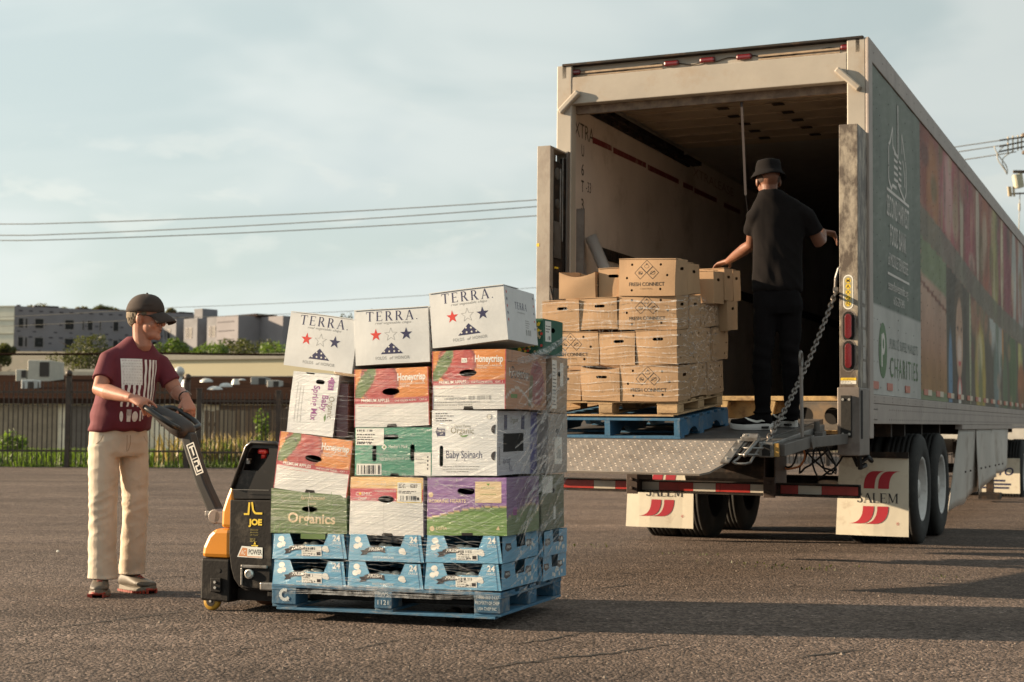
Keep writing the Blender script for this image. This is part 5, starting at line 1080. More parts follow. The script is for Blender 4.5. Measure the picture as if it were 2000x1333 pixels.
# lower rows: mushroom trays, two high, three wide, two deep
TB = np.array((.10,.30,.46))
M_bluec = card('printed_blue_card_wrapped', film=.8); M_mush = mat('mushroom', (.62,.57,.47), .7, var=.1, vs=20); M_tray = mat('punnet', (.012,.014,.03), .3)
def tray(s, z, W, H, roll, D, label, sticker, t=0., seed=1, small=False, yaw=0.):
    c0, c1 = .27*W, .73*W; cut = [(0,0),(W,0),(W-.018,H),(c1+.012,H),(c1-.012,.56*H),(c0+.012,.56*H),(c0-.012,H),(.012,H)]
    d0, d1 = .36*D, .64*D; cs = [(0,0),(D,0),(D,H),(d1,H),(d1-.012,.5*H),(d0+.012,.5*H),(d0,H),(0,H)]
    o, Pf, Ps = carton('mushroom_tray', label, BM(s,z,roll,t,yaw), W, D, H, TB, M_bluec, None, [], None, [], .05, .05, amp=.003, seed=seed, group='blue mushroom trays at the bottom of the stack', open_top=True, fshape=cut, sshape=cs)
    w = wm
    for (x,y,r) in [(.13*W,.80*H,.018),(.16*W,.62*H,.013),(.11*W,.55*H,.017),(.72*W,.40*H,.019),(.745*W,.33*H,.012)]: Pf.disc(x,y,r,w(M_label),r*.85,14)
    Pf.poly(stroke(.15*W,.66*H,.17*W,.5*H,.012), w(M_label))
    Pf.text('24', .865*W, .72*H, .030, w(M_wht), bold=.03); Pf.text('OUNCE', .865*W, .58*H, .012, w(M_wht), wd=.05)
    cx = .36*W; cz = .36*H
    Pf.poly([(cx-.085,cz-.022),(cx-.045,cz-.016),(cx-.045,cz+.010),(cx-.085,cz+.004),(cx-.073,cz-.009)], M_ink); Pf.poly([(cx-.055,cz-.012),(cx-.02,cz-.002),(cx+.025,cz),(cx+.06,cz-.008),(cx+.058,cz+.018),(cx+.02,cz+.028),(cx-.02,cz+.026),(cx-.055,cz+.014)], w(M_ink)); Pf.text('FRESH', cx+.004, cz+.006, .015, w(M_wht), wd=.085, shear=.2, rot=.03, bold=.02)
    Pf.text('WHITE MUSHROOMS', .47*W, .10*H, .012, w(M_wht), wd=.28*W, shear=.3)
    Pf.poly([(W-.020,0),(W-.017,0),(W-.034,H),(W-.037,H)], mat('fold_line', (.03,.09,.16), .7, var=0))
    if sticker:
        x0 = .385*W+.01; Pf.rect(x0,.10*H,x0+.115,.50*H,w(M_label)); Pf.barcode(x0+.012,.36*H,x0+.088,.46*H,M_ink,20); Pf.lines(x0+.008,.29*H,x0+.08,3,.011,M_ink,.003,seed); Pf.rect(x0+.087,.14*H,x0+.109,.27*H,M_ink); Pf.barcode(x0+.055,.14*H,x0+.08,.2*H,M_ink,8)
    for y0 in (.17*D,.75*D):
        Ps.poly([(y0-.05,.72*H),(y0+.03,.70*H),(y0+.04,.48*H),(y0-.02,.40*H),(y0-.06,.5*H)], w(M_ink)); Ps.text('FRESH', y0-.005, .53*H, .014, w(M_wht), wd=.06)
    rs = random.Random(seed)
    for i in range(9): yy = D*(.44+.5*i/9)+rs.uniform(-.01,.01); zz = H*rs.uniform(.1,.7); Ps.disc(yy,zz,.014,w(M_label),.012,10) if not (.36*D < yy < .64*D and zz > .45*H) else None
    Pf.build(o); Ps.build(o, 'side_print')
    MB().box(.02,W-.03,.02,D-.02,.008,.42*H).build('punnet', M_tray, o)
    mb = MB(); 
    for i in range(3 if z < .25 else 2): mb.ball((c0+.04+(c1-c0-.08)*(i+rs.random()*.5)/3, .055+rs.random()*.03, .44*H+rs.random()*.010), (.027,.027,.022), 12, 8)
    tag(mb.build('mushroom', M_mush, o, smooth=True), kind='stuff')
    return o
LB = ['bottom left','bottom middle','bottom right']
tl = [('blue mushroom tray with a white sticker, bottom left of the stack, on the pallet','blue mushroom tray on the pallet, bottom row, middle, without a sticker','blue mushroom tray on the pallet at the front right corner, bottom row'),
      ('blue mushroom tray with a sticker under the green organics box','blue mushroom tray of the second row, middle, without a sticker','blue mushroom tray with a sticker beneath the purple and green box')]
tray(-1.280,.186,.428,.128,-.3,.56,tl[0][0],True,seed=1); tray(-.846,.186,.426,.130,0,.56,tl[0][1],False,seed=2); tray(-.412,.190,.416,.132,.6,.58,tl[0][2],True,seed=3)
tray(-1.285,.318,.436,.130,1.2,.56,tl[1][0],True,seed=4); tray(-.843,.320,.428,.138,.6,.56,tl[1][1],False,seed=5); tray(-.410,.326,.418,.136,.8,.58,tl[1][2],True,seed=6)
tray(-.40,.187,.425,.130,0,.42,'blue mushroom tray at the rear right corner, bottom row, beside the pallet edge',False,t=.61,seed=7); tray(-.39,.320,.425,.134,.0,.42,'blue mushroom tray at the rear right corner, second row',False,t=.60,seed=8)
tray(-1.28,.187,.44,.130,0,.42,'blue mushroom tray at the rear left of the pallet, hidden behind the front ones',False,t=.60,seed=9); tray(-.84,.187,.43,.130,0,.42,'blue mushroom tray at the rear middle of the pallet, hidden behind the front ones',False,t=.60,seed=10)
# green organics carton
GR = np.array((.075,.135,.035))
o, Pf, Ps = carton('cardboard_box', 'dark green organics box above the left blue trays', BM(-1.292,.452,.6), .437, .50, .235, GR, M_cardf, lambda x,z: mixc(GR, GR*.72, vnoise(x*8,z*8,1.,3)), [oval(.225,.128,.045,.016)], None, [], .03, seed=21, fshape=[(0,0),(.437,0),(.437,.20),(.0,.236)])
Pf.text('Organics', .235, .055, .052, wm(M_tanink), wd=.27, bold=.02, rot=-.02); Pf.text('farmhouse', .24, .178, .022, wm(M_tanink), wd=.14, shear=.3); Pf.text('ranch', .24, .150, .014, wm(M_tanink)); 
for k in range(4): Pf.poly([(.015+k*.03,0),(.022+k*.03,0),(.032+k*.03,.05+.02*(k%2)),(.03+k*.03,.05)], wm(M_grn))
Pf.rect(.175,-.028,.315,-.001,mat('green_flap', tuple(GR), .7)); Pf.line([(.215,.235),(.225,.20),(.215,.16),(.222,.11),(.21,.04)], .0015, M_wht)
Pf.line([(.35,.22),(.352,.01)], .002, wm(M_grn)); Pf.build(o)
# lowest honeycrisp, left
h3, Pf, Ps = honeybox(-1.279,.690,.424,.300,-6.6,.50,M_cardf,wm,'orange and red apple box, lowest of the three, under the spring mix box',seed=22)
Pf.build(h3)
# cosmic carton
def cosmic(x, z):
    C = np.zeros((len(x),3)); C[:] = WH_; t = z > .235; n = vnoise(x*7,z*7,1.,11); C[t] = mixc(np.array((.62,.30,.10)), np.array((.60,.44,.20)), n)[t]; C[(z > .175) & (z <= .235)] = (.40,.03,.055); return C
o, Pf, Ps = carton('cardboard_box', 'white box with a yellow and crimson apple band, middle column above the blue trays', BM(-.836,.456,.2), .412, .50, .298, WH_, M_cardf, cosmic, [oval(.205,.185,.045,.018)], None, [], .009, seed=23)
Pf.text('C', .04, .203, .018, wm(M_wht)); Pf.text('SMIC', .095, .203, .018, wm(M_wht), wd=.06); Pf.disc(.057,.212,.007,wm(M_yel)); Pf.text('CRISP', .07, .180, .015, wm(M_wht), wd=.05); Pf.text('WASHINGTON APPLES', .20, .222, .008, wm(M_wht), wd=.12)
Pf.rect(.265,.170,.405,.275,wm(M_yel)); Pf.rect(.268,.173,.402,.272,wm(M_label)); Pf.text('6269', .36, .246, .020, M_ink, bold=.03, wd=.04); Pf.lines(.275,.260,.33,3,.008,M_ink,.004); Pf.barcode(.285,.180,.375,.205,M_ink,28); Pf.lines(.275,.225,.39,2,.008,M_ink,.004,5); Pf.rect(.378,.183,.39,.198,M_ink)
Pf.poly([(.18,0),(.245,0),(.235,.013),(.19,.013)], M_hole); Pf.line([(.19,0),(.192,.17)], .0012, M_gry); Pf.build(o)
# romaine hearts
PU = np.array((.17,.075,.24)); GR2 = np.array((.10,.20,.04))
def romaine(x, z):
    C = np.zeros((len(x),3)); n = vnoise(x*6,z*6,2.,12); C[:] = mixc(PU*.85, PU*1.2, n); cur = .108+.035*np.sin((x-.12)*6); g = z < cur; C[g] = GR2; C[g & (z > cur-.05) & (x > .18) & (z > .12+.0*(x))] = GR2*.75; C[(z >= cur) & (z < cur+.007)] = (.45,.33,.16)
    for k in range(4):
        cx, cz = .22+.03*k, .16; d = np.sqrt((x-cx)**2+(z-cz)**2); C = np.where(((np.abs(d-.05-.012*k) < .003) & (z > cur))[:,None], PU*.65, C)
    return C
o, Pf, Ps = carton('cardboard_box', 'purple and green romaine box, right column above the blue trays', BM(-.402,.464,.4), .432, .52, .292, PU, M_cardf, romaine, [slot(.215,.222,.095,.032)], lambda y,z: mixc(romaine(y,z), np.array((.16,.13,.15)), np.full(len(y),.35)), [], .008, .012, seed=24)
Pf.text('ROMAINE HEARTS', .112, .165, .018, wm(M_tanink), wd=.205, bold=.015); Pf.rect(.265,.165,.405,.272,wm(M_tanink)); Pf.text('ORGANIC', .335, .235, .012, M_grn); Pf.text('romaine hearts', .335, .205, .010, M_grn); Pf.poly([(.325,.262),(.345,.262),(.335,.25)], M_grn)
Pf.disc(.02,.205,.013,wm(M_tanink)); Pf.text('three hearts', .09,.205,.010,wm(M_pur)); Pf.text('LGMA', .08,.028,.016,wm(M_tanink)); Pf.disc(.028,.034,.013,wm(M_tanink)); Pf.poly([(.375,.03),(.395,.028),(.388,.05)],wm(M_tanink)); Pf.rect(.19,0,.25,.013,M_hole)
Pf.build(o); Ps.rect(.10,.10,.16,.14,wm(M_pur)); Ps.build(o,'side_print')
# green club carton
TG = np.array((.035,.20,.13))
o, Pf, Ps = carton('cardboard_box', 'green box with a white barcode label, middle column under an apple box', BM(-.808,.760,.4), .430, .50, .248, TG, M_cardf, lambda x,z: mixc(TG, TG*1.25, vnoise(x*5,z*5,1.,3)), [slot(.112,.118,.024,.088), slot(.325,.118,.024,.088), slot(.20,.20,.095,.026), [(.2,0),(.25,0),(.245,.012),(.205,.012)]], None, [], .03, seed=25)
Pf.text("Member's Mark", .245, .142, .018, wm(M_wht), wd=.105); Pf.poly([(.168,.165),(.184,.149),(.168,.133),(.152,.149)], wm(M_wht)); Pf.poly([(.168,.157),(.176,.149),(.168,.141),(.160,.149)], wm(M_grn))
Pf.text('KEEP REFRIGERATED AT 34°F', .225, .080, .014, wm(M_wht), wd=.165); Pf.rect(.005,.158,.165,.245,wm(M_label)); Pf.barcode(.012,.228,.10,.238,M_ink,24); Pf.lines(.012,.21,.15,4,.013,M_ink,.005,7); Pf.barcode(.012,.163,.10,.172,M_ink,24); Pf.rect(.14,.18,.155,.195,M_ink)
Pf.rect(.01,.003,.152,.062,wm(M_label)); Pf.barcode(.018,.008,.145,.054,M_ink,30); Pf.rect(.335,0,.425,.118,wm(M_label)); Pf.text('Combo', .365,.08,.010,M_ink); Pf.text('Category US', .375,.062,.008,M_ink,wd=.05); Pf.lines(.405,.09,.415,4,.02,M_ink,.010,3)
Pf.build(o)
# baby spinach
def white(x, z): C = np.zeros((len(x),3)); C[:] = WHT; return C
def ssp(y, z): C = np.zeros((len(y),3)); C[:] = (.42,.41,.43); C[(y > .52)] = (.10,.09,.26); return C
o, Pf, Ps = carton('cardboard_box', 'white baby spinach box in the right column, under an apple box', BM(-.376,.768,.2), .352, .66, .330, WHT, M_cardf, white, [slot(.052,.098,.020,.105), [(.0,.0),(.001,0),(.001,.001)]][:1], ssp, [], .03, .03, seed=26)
Pf.text('Baby Spinach', .175, .088, .040, wm(M_navy), wd=.195, bold=.005); Pf.text('Organic', .165, .212, .032, wm(mat('olive_ink', (.17,.15,.07), .6, var=0)), wd=.125); Pf.text('Taylor Farms', .165, .243, .014, wm(MATS['olive_ink']), wd=.09, shear=.1)
Pf.poly([(.15,.20),(.165,.193),(.185,.194),(.20,.206),(.175,.203)], wm(M_grn)); Pf.poly([(.018,.225),(.032,.245),(.032,.236),(.072,.236),(.072,.198),(.032,.198),(.032,.190)], wm(M_navy)); Pf.text('THIS SIDE', .052,.22,.010,wm(M_wht)); Pf.text('UP', .052,.205,.010,wm(M_wht))
Pf.lines(.02,.31,.12,4,.012,M_ink,.004,4); Pf.lines(.06,.044,.28,2,.013,M_gry,.004,6); Pf.lines(.08,.018,.26,1,.013,M_gry,.004,8)
Pf.disc(.310,.300,.014,wm(M_gry)); Pf.disc(.310,.300,.011,wm(M_label)); Pf.text('USDA',.310,.297,.006,M_ink); Pf.disc(.345,.235,.024,M_ink,None,14,90,270); Pf.disc(.345,.100,.024,M_ink,None,14,90,270)
Pf.build(o)
Ps.rect(.11,.235,.16,.310,wm(M_navy)); Ps.rect(.38,.235,.43,.310,wm(M_navy)); Ps.text('Organic', .27,.27,.03,wm(MATS['olive_ink'])); Ps.rect(.10,.12,.42,.215,M_hole); Ps.text('spring', .15,.06,.035,wm(M_navy),shear=.3); Ps.text('R.L.', .22,.02,.03,wm(M_navy),shear=.3); Ps.text('C0000097', .05,.10,.016,M_ink,rot=R_(90))
Ps.build(o,'side_print')
# honeycrisp, middle and right
h1, Pf, Ps = honeybox(-.812,1.012,.418,.298,1.6,.50,M_cardf,wm,'orange and red apple box in the middle column, under a white box',seed=27)
Pf.build(h1)
def hside(y, z):
    C = np.zeros((len(y),3)); C[:] = np.array((.40,.19,.10)); d = np.sqrt(((y-.50)/.125)**2+((z-.145)/.12)**2); C = np.where((d < 1)[:,None], np.array((.26,.06,.06)), C); le = ((np.abs(y-.40-.2*(z-.12)) < .03) & (z < .19) & (z > .02)); C = np.where(le[:,None], np.array((.12,.11,.05)), C)
    w_ = np.abs(z-(.075+.05*np.sin(y*9.)-.02)) < .006; C = np.where((w_ & (y < .42))[:,None], np.array((.55,.50,.45)), C); return C
h2, Pf, Ps = honeybox(-.380,1.104,.404,.300,.5,.66,M_cardf,wm,'orange and red apple box with donations handwritten on its side, right column',seed=28,side=hside)
Pf.text('HONEYCRISP', .13,.048,.014,M_gry,wd=.12); Pf.barcode(.205,.048,.33,.068,M_gry,34); Pf.lines(.01,.066,.19,1,.01,M_gry,.005); Pf.lines(.01,.035,.34,2,.014,M_gry,.005,9); Pf.rect(.165,.235,.195,.258,wm(M_label)); Pf.rect(.17,.241,.19,.252,M_gry)
Pf.build(h2)
Ps.text('Honeycrisp', .20,.165,.045,wm(M_wht),wd=.30); Ps.text('Donations', .22,.155,.065,wm(M_ink),wd=.30,shear=.3); Ps.rect(.08,.055,.18,.075,wm(M_grn)); Ps.line([(.03,.30),(.03,.24),(.09,.24),(.09,.30)],.004,wm(M_ink)); Ps.line([(.45,.2),(.52,.24)],.004,wm(M_ink))
Ps.build(h2,'side_print')
# spring mix, standing on end and turned
def springf(x, z): C = np.zeros((len(x),3)); C[:] = WHT; return C
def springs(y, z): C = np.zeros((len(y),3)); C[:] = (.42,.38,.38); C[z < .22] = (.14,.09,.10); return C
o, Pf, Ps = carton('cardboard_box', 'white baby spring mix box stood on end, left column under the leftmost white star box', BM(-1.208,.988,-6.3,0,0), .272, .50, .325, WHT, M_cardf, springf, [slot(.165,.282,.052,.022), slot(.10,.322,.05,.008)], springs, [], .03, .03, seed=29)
Pf.text('Baby', .188,.175,.037,wm(M_pur),rot=R_(-90),wd=.085,bold=.02); Pf.text('Spring Mix', .132,.170,.037,wm(M_pur),rot=R_(-90),wd=.185,bold=.02); Pf.text('Organic', .228,.155,.032,wm(MATS['olive_ink']),rot=R_(-90),wd=.115)
Pf.poly([(.218,.12),(.222,.09),(.214,.075),(.208,.10)], wm(M_grn)); Pf.poly([(.205,.285),(.23,.315),(.255,.285),(.247,.285),(.247,.245),(.213,.245),(.213,.285)], wm(M_pur)); Pf.text('THIS',.23,.268,.009,wm(M_wht)); Pf.text('SIDE UP',.23,.254,.008,wm(M_wht))
for k in range(3): Pf.rect(.035+k*.018,.06,.0375+k*.018,.27-k*.01,M_gry)
Pf.build(o)
for k in range(3): Ps.rect(.03+k*.02,.22,.036+k*.02,.31,M_gry)
Ps.build(o,'side_print')
mb = MB(); mb.box(-1.262+.332,-.862,.02,.5,.96,1.24); o = mb.build('cardboard_box', mat('dark_maroon_carton', (.12,.045,.05), .6, film=.9), None, M=SM.copy(), bevel=.004); tag(o, 'dark maroon box wedged between the spring mix box and the middle apple box', 'box')
# the three white boxes with stars on top
def terra(s, z, W, H, roll, D, label, side=False, yaw=0., seed=30):
    o, Pf, Ps = carton('cardboard_box', label, BM(s,z,roll,.0,yaw), W, D, H, WHT, M_card, white, [], lambda y,z: np.full((len(y),3),.60), [], .03, .03, amp=.003, seed=seed, lid=1)
    cx = W*.5; P = Pf
    P.serif('TERRA.', cx+.004, H*.795, .050, M_navy, gap=.24); P.text('real vegetable chips', cx+.01, H*.735, .013, M_gry, wd=.20, shear=.35)
    P.star(cx-.085, H*.535, .034, M_red); P.star(cx-.002, H*.535, .036, M_gry, outline=.0016); P.star(cx+.082, H*.535, .034, M_navy)
    P.poly([(cx-.062,H*.18),(cx+.062,H*.18),(cx,H*.385)], M_navy)
    for a, c in ((-.016,.31),(.012,.30),(-.042,.225),(-.014,.225),(.014,.225),(.040,.225)): P.star(cx+a, H*c, .0075, M_wht)
    P.text('FOLDS', cx-.062, H*.08, .017, M_gry, wd=.06, spacing=1.1); P.text('of', cx-.008, H*.08, .016, M_gry, shear=.35); P.text('HONOR', cx+.055, H*.08, .017, M_gry, wd=.08, spacing=1.1)
    P.build(o)
    for k in range(5): Ps.star(.035+.0*k, H*(.9-.13*k), .012, (M_red,M_navy)[k%2]); Ps.star(D-.03, H*(.9-.15*k), .010, (M_navy,M_red)[k%2])
    Ps.serif('TERRA', D*.5, H*.62, .036, M_navy, gap=.2); Ps.text('real vegetable chips', D*.5, H*.55, .008, M_gry, wd=.12); Ps.barcode(D*.62,H*.15,D*.8,H*.26,M_gry,12); Ps.lines(D*.62,H*.42,D*.8,4,.012,M_gry,.004)
    Ps.build(o,'side_print')
    if side: pass
    return o
terra(-1.232,1.342,.402,.285,-7.8,.44,'leftmost white box with red and blue stars, tilted on the spring mix box',seed=31)
terra(-.808,1.332,.412,.283,2.6,.44,'middle white box with red and blue stars, on the middle apple box',seed=32)
terra(-.377,1.418,.412,.278,5.2,.48,'white box with red and blue stars standing highest, at the top right of the stack',seed=33)
# rear rows, seen past the right side
def plain(label, s, t, z, W, D, H, c, seed, m=M_cardf, prt=None, yaw=0., group=None):
    o, Pf, Ps = carton('cardboard_box', label, BM(s,z,0,t,yaw), W, D, H, np.array(c), m, None, [], None, [oval(D*.5,H*.7,.035,.014,12)], .06, .03, seed=seed, group=group)
    if prt: prt(Ps, D, H); Ps.build(o,'side_print')
    return o
plain('pale green box behind the romaine box, rear right of the stack', -.40,.56,.460,.43,.42,.30,(.10,.12,.07),41,prt=lambda P,D,H:(P.rect(.02,.20,.2,.29,wm(M_label)),P.rect(.22,.05,.26,.12,wm(M_label))))
plain('grey box above the dark green one, rear right of the stack', -.38,.64,.765,.42,.36,.33,(.24,.22,.20),42,prt=lambda P,D,H:(P.rect(.12,.05,.26,.20,wm(M_label)),P.barcode(.14,.08,.24,.13,M_ink,14)))
plain('brown box with a tall white label, rear right beside the donations box', -.38,.70,1.10,.42,.30,.31,(.27,.20,.14),43,prt=lambda P,D,H:(P.rect(.01,.02,.10,.29,wm(M_label)),P.lines(.02,.26,.09,12,.02,M_ink,.006,3),P.rect(.16,.15,.22,.28,wm(M_label))))
o = plain('dark green produce box with a white label, top rear right of the stack', -.40,.56,1.415,.44,.34,.19,(.02,.10,.065),44,m=M_card,prt=lambda P,D,H:(P.rect(.04,.07,.14,.18,M_label),P.barcode(.055,.08,.125,.10,M_ink,12),P.lines(.05,.15,.13,3,.015,M_ink,.005,2)))
PP = Print(lambda x, z, off: (x, -.006-off, z)); rr = random.Random(4)
for i in range(70): PP.disc(.30+rr.random()*.13, .01+rr.random()*.17, rr.uniform(.005,.012), rr.choice([M_yel,M_red,M_grn,M_yel,M_tanink]), n=7)
PP.build(o)
for k,(s,z,c) in enumerate([(-1.28,.32,(.115,.36,.60)),(-.84,.32,(.115,.36,.60)),(-1.27,.455,(.3,.25,.18)),(-.84,.455,(.3,.25,.18)),(-1.25,.76,(.3,.22,.15)),(-.83,.76,(.25,.24,.22)),(-1.2,1.06,(.32,.22,.13)),(-.8,1.06,(.30,.20,.10))]):
    plain('carton in the hidden rear half of the stack, behind the front boxes', s, .55, z, .42,.45,.13 if z < .4 else .29,c,60+k,group='cartons hidden in the rear of the stack')
# ---- stretch film: folds, strands and flaring edges over the cartons
M_film = bpy.data.materials.new('stretch_film'); M_film.use_nodes = True; t = M_film.node_tree; t.nodes.clear(); n = t.nodes.new
po = n('ShaderNodeOutputMaterial'); mx = n('ShaderNodeMixShader'); tr = n('ShaderNodeBsdfTransparent'); gl = n('ShaderNodeBsdfPrincipled'); gl.inputs['Base Color'].default_value = (.62,.62,.62,1); gl.inputs['Roughness'].default_value = .18; gl.inputs['Coat Weight'].default_value = .6
g = n('ShaderNodeNewGeometry'); m_ = n('ShaderNodeMapping'); m_.inputs['Scale'].default_value = (30,30,30); nz = n('ShaderNodeTexNoise'); nz.inputs['Scale'].default_value = 1; t.links.new(g.outputs['Position'], m_.inputs[0]); t.links.new(m_.outputs[0], nz.inputs['Vector'])
r = n('ShaderNodeMapRange'); r.inputs[1].default_value = .35; r.inputs[2].default_value = .7; r.inputs[3].default_value = .06; r.inputs[4].default_value = .55; t.links.new(nz.outputs[0], r.inputs[0]); t.links.new(r.outputs[0], mx.inputs[0]); t.links.new(tr.outputs[0], mx.inputs[1]); t.links.new(gl.outputs[0], mx.inputs[2]); t.links.new(mx.outputs[0], po.inputs[0])
def front_off(s, z):   # stand clear of the tilted fronts
    return -.007
def ribbon(mb, pts, w, twist=0.):
    k = len(mb.v); vs = []
    for i, p in enumerate(pts):
        q = Vector(pts[min(i+1,len(pts)-1)])-Vector(pts[max(i-1,0)]); q.normalize(); up = Vector((0,0,1)); up = (up-q*up.dot(q)).normalized(); ww = w*(.4+.6*math.sin(math.pi*(i+.5)/len(pts)))
        vs += [Vector(p)+up*ww, Vector(p)-up*ww]
    mb.add(vs, [(2*i,2*i+1,2*i+3,2*i+2) for i in range(len(pts)-1)])
mb = MB(); rr = random.Random(99)
for i in range(46):
    z = .2+rr.random()*1.1; L_ = rr.uniform(.3,.9); t0 = rr.uniform(0,.4); sl = rr.choice([.5,.7,.35])+rr.gauss(0,.1); pts = [(.050+.008*math.sin(y_*9+i), t0+L_*y_, z+sl*L_*(y_-.5)) for y_ in [j/9 for j in range(10)] if t0+L_*y_ < 1.03 and .13 < z+sl*L_*(y_-.5) < 1.45]
    if len(pts) > 4: ribbon(mb, pts, rr.uniform(.004,.010))
for i in range(230):
    z = .17+rr.random()*1.15; L_ = rr.uniform(.12,.9); s0 = rr.uniform(-1.28,.0-L_*.4); sl = rr.gauss(-.03,.035) if rr.random() < .80 else rr.choice([-.45,-.3,.12])+rr.gauss(0,.06); pts = []
    for j in range(9):
        s = s0+L_*j/8; zz = z+sl*L_*(j/8-.5)+.004*math.sin(j*1.7+i)
        lo = -1.29+.05*max(0,(zz-.6)/.6); 
        if s < lo or s > .03 or zz < .17 or zz > 1.39-(.3 if s < -.42 else 0)+(.2 if s<-.85 else 0): continue
        pts.append((s, front_off(s,zz)-rr.random()*.002, zz))
    if len(pts) > 3: ribbon(mb, pts, rr.uniform(.0005,.0016))
for i in range(260):
    z = .15+rr.random()*1.25; L_ = rr.uniform(.08,.5); t0 = rr.uniform(0,1.0-L_*.5); sl = rr.choice([.55,.4,.7,-.15,.9])+rr.gauss(0,.12); pts = []
    for j in range(8):
        y = t0+L_*j/7; zz = z+sl*L_*(j/7-.5)
        if y > 1.03 or zz < .13 or zz > 1.42+.2*y: continue
        pts.append((.046+.006*math.sin(y*20+i)+rr.random()*.002, y, zz))
    if len(pts) > 3: ribbon(mb, pts, rr.uniform(.0006,.0028))
for i in range(26):        # strands over the pallet's top edge
    z = .14+rr.random()*.055; s0 = rr.uniform(-1.28,-.9); L_ = rr.uniform(.4,1.2); pts = [(min(.0,s0+L_*j/10), -.006-rr.random()*.002, z+rr.gauss(0,.0015)) for j in range(11)]; ribbon(mb, pts, rr.uniform(.0006,.002))
film = mb.build('stretch_film', M_film, None, M=SM.copy(), fixn=False); tag(film, 'clear stretch film strands wound around the produce boxes on the blue pallet', 'plastic wrap', kind='stuff')
# loose flaring sheet at the top right of the load
vs = []; fs = []; nu, nv = 14, 7
for i in range(nu+1):
    for j in range(nv+1):
        a = i/nu; c = j/nv; y = .02+.92*a; zc = 1.36+.20*a**1.3; h = .02+.10*a
        vs.append((.06+.02*math.sin(c*9+a*5)-.02*a, y, zc-h*c+.006*math.sin(c*20+a*3)))
for i in range(nu):
    for j in range(nv): a = i*(nv+1)+j; fs.append((a,a+nv+1,a+nv+2,a+1))
mb = MB(); mb.add(vs, fs); tag(mb.build('film_flap', M_film, None, M=SM.copy(), smooth=True, fixn=False), 'loose flap of clear film flaring from the top right of the box stack', 'plastic wrap')
# ------------------------------------------------------------------ load on the tail lift
LM = TM @ PM @ T_(1.749,.078,0)
M_kraft = mat('kraft_card', None, .75, var=.08, vs=5, attr=True, bump=.05, bs=40); KR = np.array((.375,.235,.130))
M_kink = mat('kraft_print', (.028,.02,.016), .75, var=.2, vs=30)
def tan_box(label, s, t, z, W, D, H, logo=False, holes='dots', seed=1, open_lid=False, sag=0., yaw=0., roll=0., amp=.007, bulge=.006, slot_=True, sides=True):
    rb_ = random.Random(seed*3+1); yaw += rb_.uniform(-1.3,1.3); roll += rb_.uniform(-.7,.7)
    c = KR*random.Random(seed).uniform(.9,1.08)
    fh = [oval(W*a,H*b,.0085,.0085,8) for a,b in ((.24,.86),(.74,.86),(.15,.5),(.86,.56),(.24,.16),(.74,.19))] if logo else ([slot(W*.55,H*.74,.075,.020)] if slot_ else [])
    if D > .3: sh = [oval(D*a,H*b,.0085,.0085,8) for a,b in ((.2,.85),(.8,.85),(.12,.5),(.88,.5),(.2,.18),(.8,.18))]
    else: sh = [slot(D*.5,H*.74,.07,.020)]
    def mottle(x, z): C = np.zeros((len(x),3)); C[:] = c; return C*(1-.10*np.clip(vnoise(x*14+seed,z*5+seed,1.,seed)-.4,0,1))[:,None]  # random mottling of the kraft colour
    o, Pf, Ps = carton('cardboard_box', label, LM @ T_(s,t,z) @ Matrix.Rotation(R_(yaw),4,'Z') @ Matrix.Rotation(-R_(roll),4,'Y'), W, D, H, c, M_kraft, mottle, fh, mottle, sh, .018, .03, amp=amp, seed=seed, group='kraft boxes on the tail lift', sag=sag, bulge=bulge, lid=0 if (open_lid or sag) else 1, open_top=open_lid)
    if open_lid:
        f = MB()
        for k in range(8):
            x0, x1 = W*k/8, W*(k+1)/8; f.add([(x0,.0,H-sag*math.sin(math.pi*k/8)),(x1,.0,H-sag*math.sin(math.pi*(k+1)/8)),(x1,.10,H-.01-sag*1.3*math.sin(math.pi*(k+1)/8)),(x0,.10,H-.01-sag*1.3*math.sin(math.pi*k/8))], [(0,1,2,3)], 0, [tuple(c*.95)]*4)
        f.build('flap', M_kraft, o, fixn=False)
    if logo:
        cx = W*.50
        for dx, dz in ((0,.192*H/.236),(-.042,.150*H/.236),(.042,.150*H/.236)):
            zc = dz; r = .040; P_ = [(cx+dx+r,zc),(cx+dx,zc+r),(cx+dx-r,zc),(cx+dx,zc-r)]
            for a, b_ in zip(P_, P_[1:]+P_[:1]): Pf.poly(stroke(*a,*b_,.0032), M_kink)
            for q in range(8): a = q*45; Pf.poly(stroke(cx+dx+.016*math.cos(R_(a)),zc+.012*math.sin(R_(a)),cx+dx+.016*math.cos(R_(a+46)),zc+.012*math.sin(R_(a+46)),.002), M_kink)
            if dx == 0: Pf.star(cx, zc+.014, .009, M_kink)
            elif dx > 0: Pf.poly(stroke(cx+dx-.02,zc-.01,cx+dx+.015,zc+.012,.005), M_kink)
            else: Pf.disc(cx+dx-.004, zc, .006, M_kink); Pf.disc(cx+dx+.008, zc-.004, .005, M_kink)
        Pf.text('FRESH CONNECT', cx, .066*H/.236, .024, M_kink, wd=.245, bold=.012); Pf.text('CENTRAL', cx, .043*H/.236, .011, mat('kraft_print_pale', (.22,.14,.07), .75, var=0), wd=.085)
        Pf.build(o)
    m = Print(lambda x, z, off: tuple(Vector((x,-.0045-off,z)))); 
    return o
B_ = tan_box
B_('kraft box with diamond logo at the bottom right of the load, on the wooden pallet',-.402,0,.250,.40,.27,.232,True,seed=1)
B_('kraft box bottom row, middle, its top crushed open',-.680,0,.250,.272,.40,.225,False,seed=2,sag=.02)
B_('kraft box bottom row, partly hidden by the stack of produce boxes',-.950,0,.250,.262,.40,.205,False,seed=3,sag=.01)
B_('kraft box second row right, below the diamond logo box',-.287,0,.488,.287,.40,.228,False,seed=4)
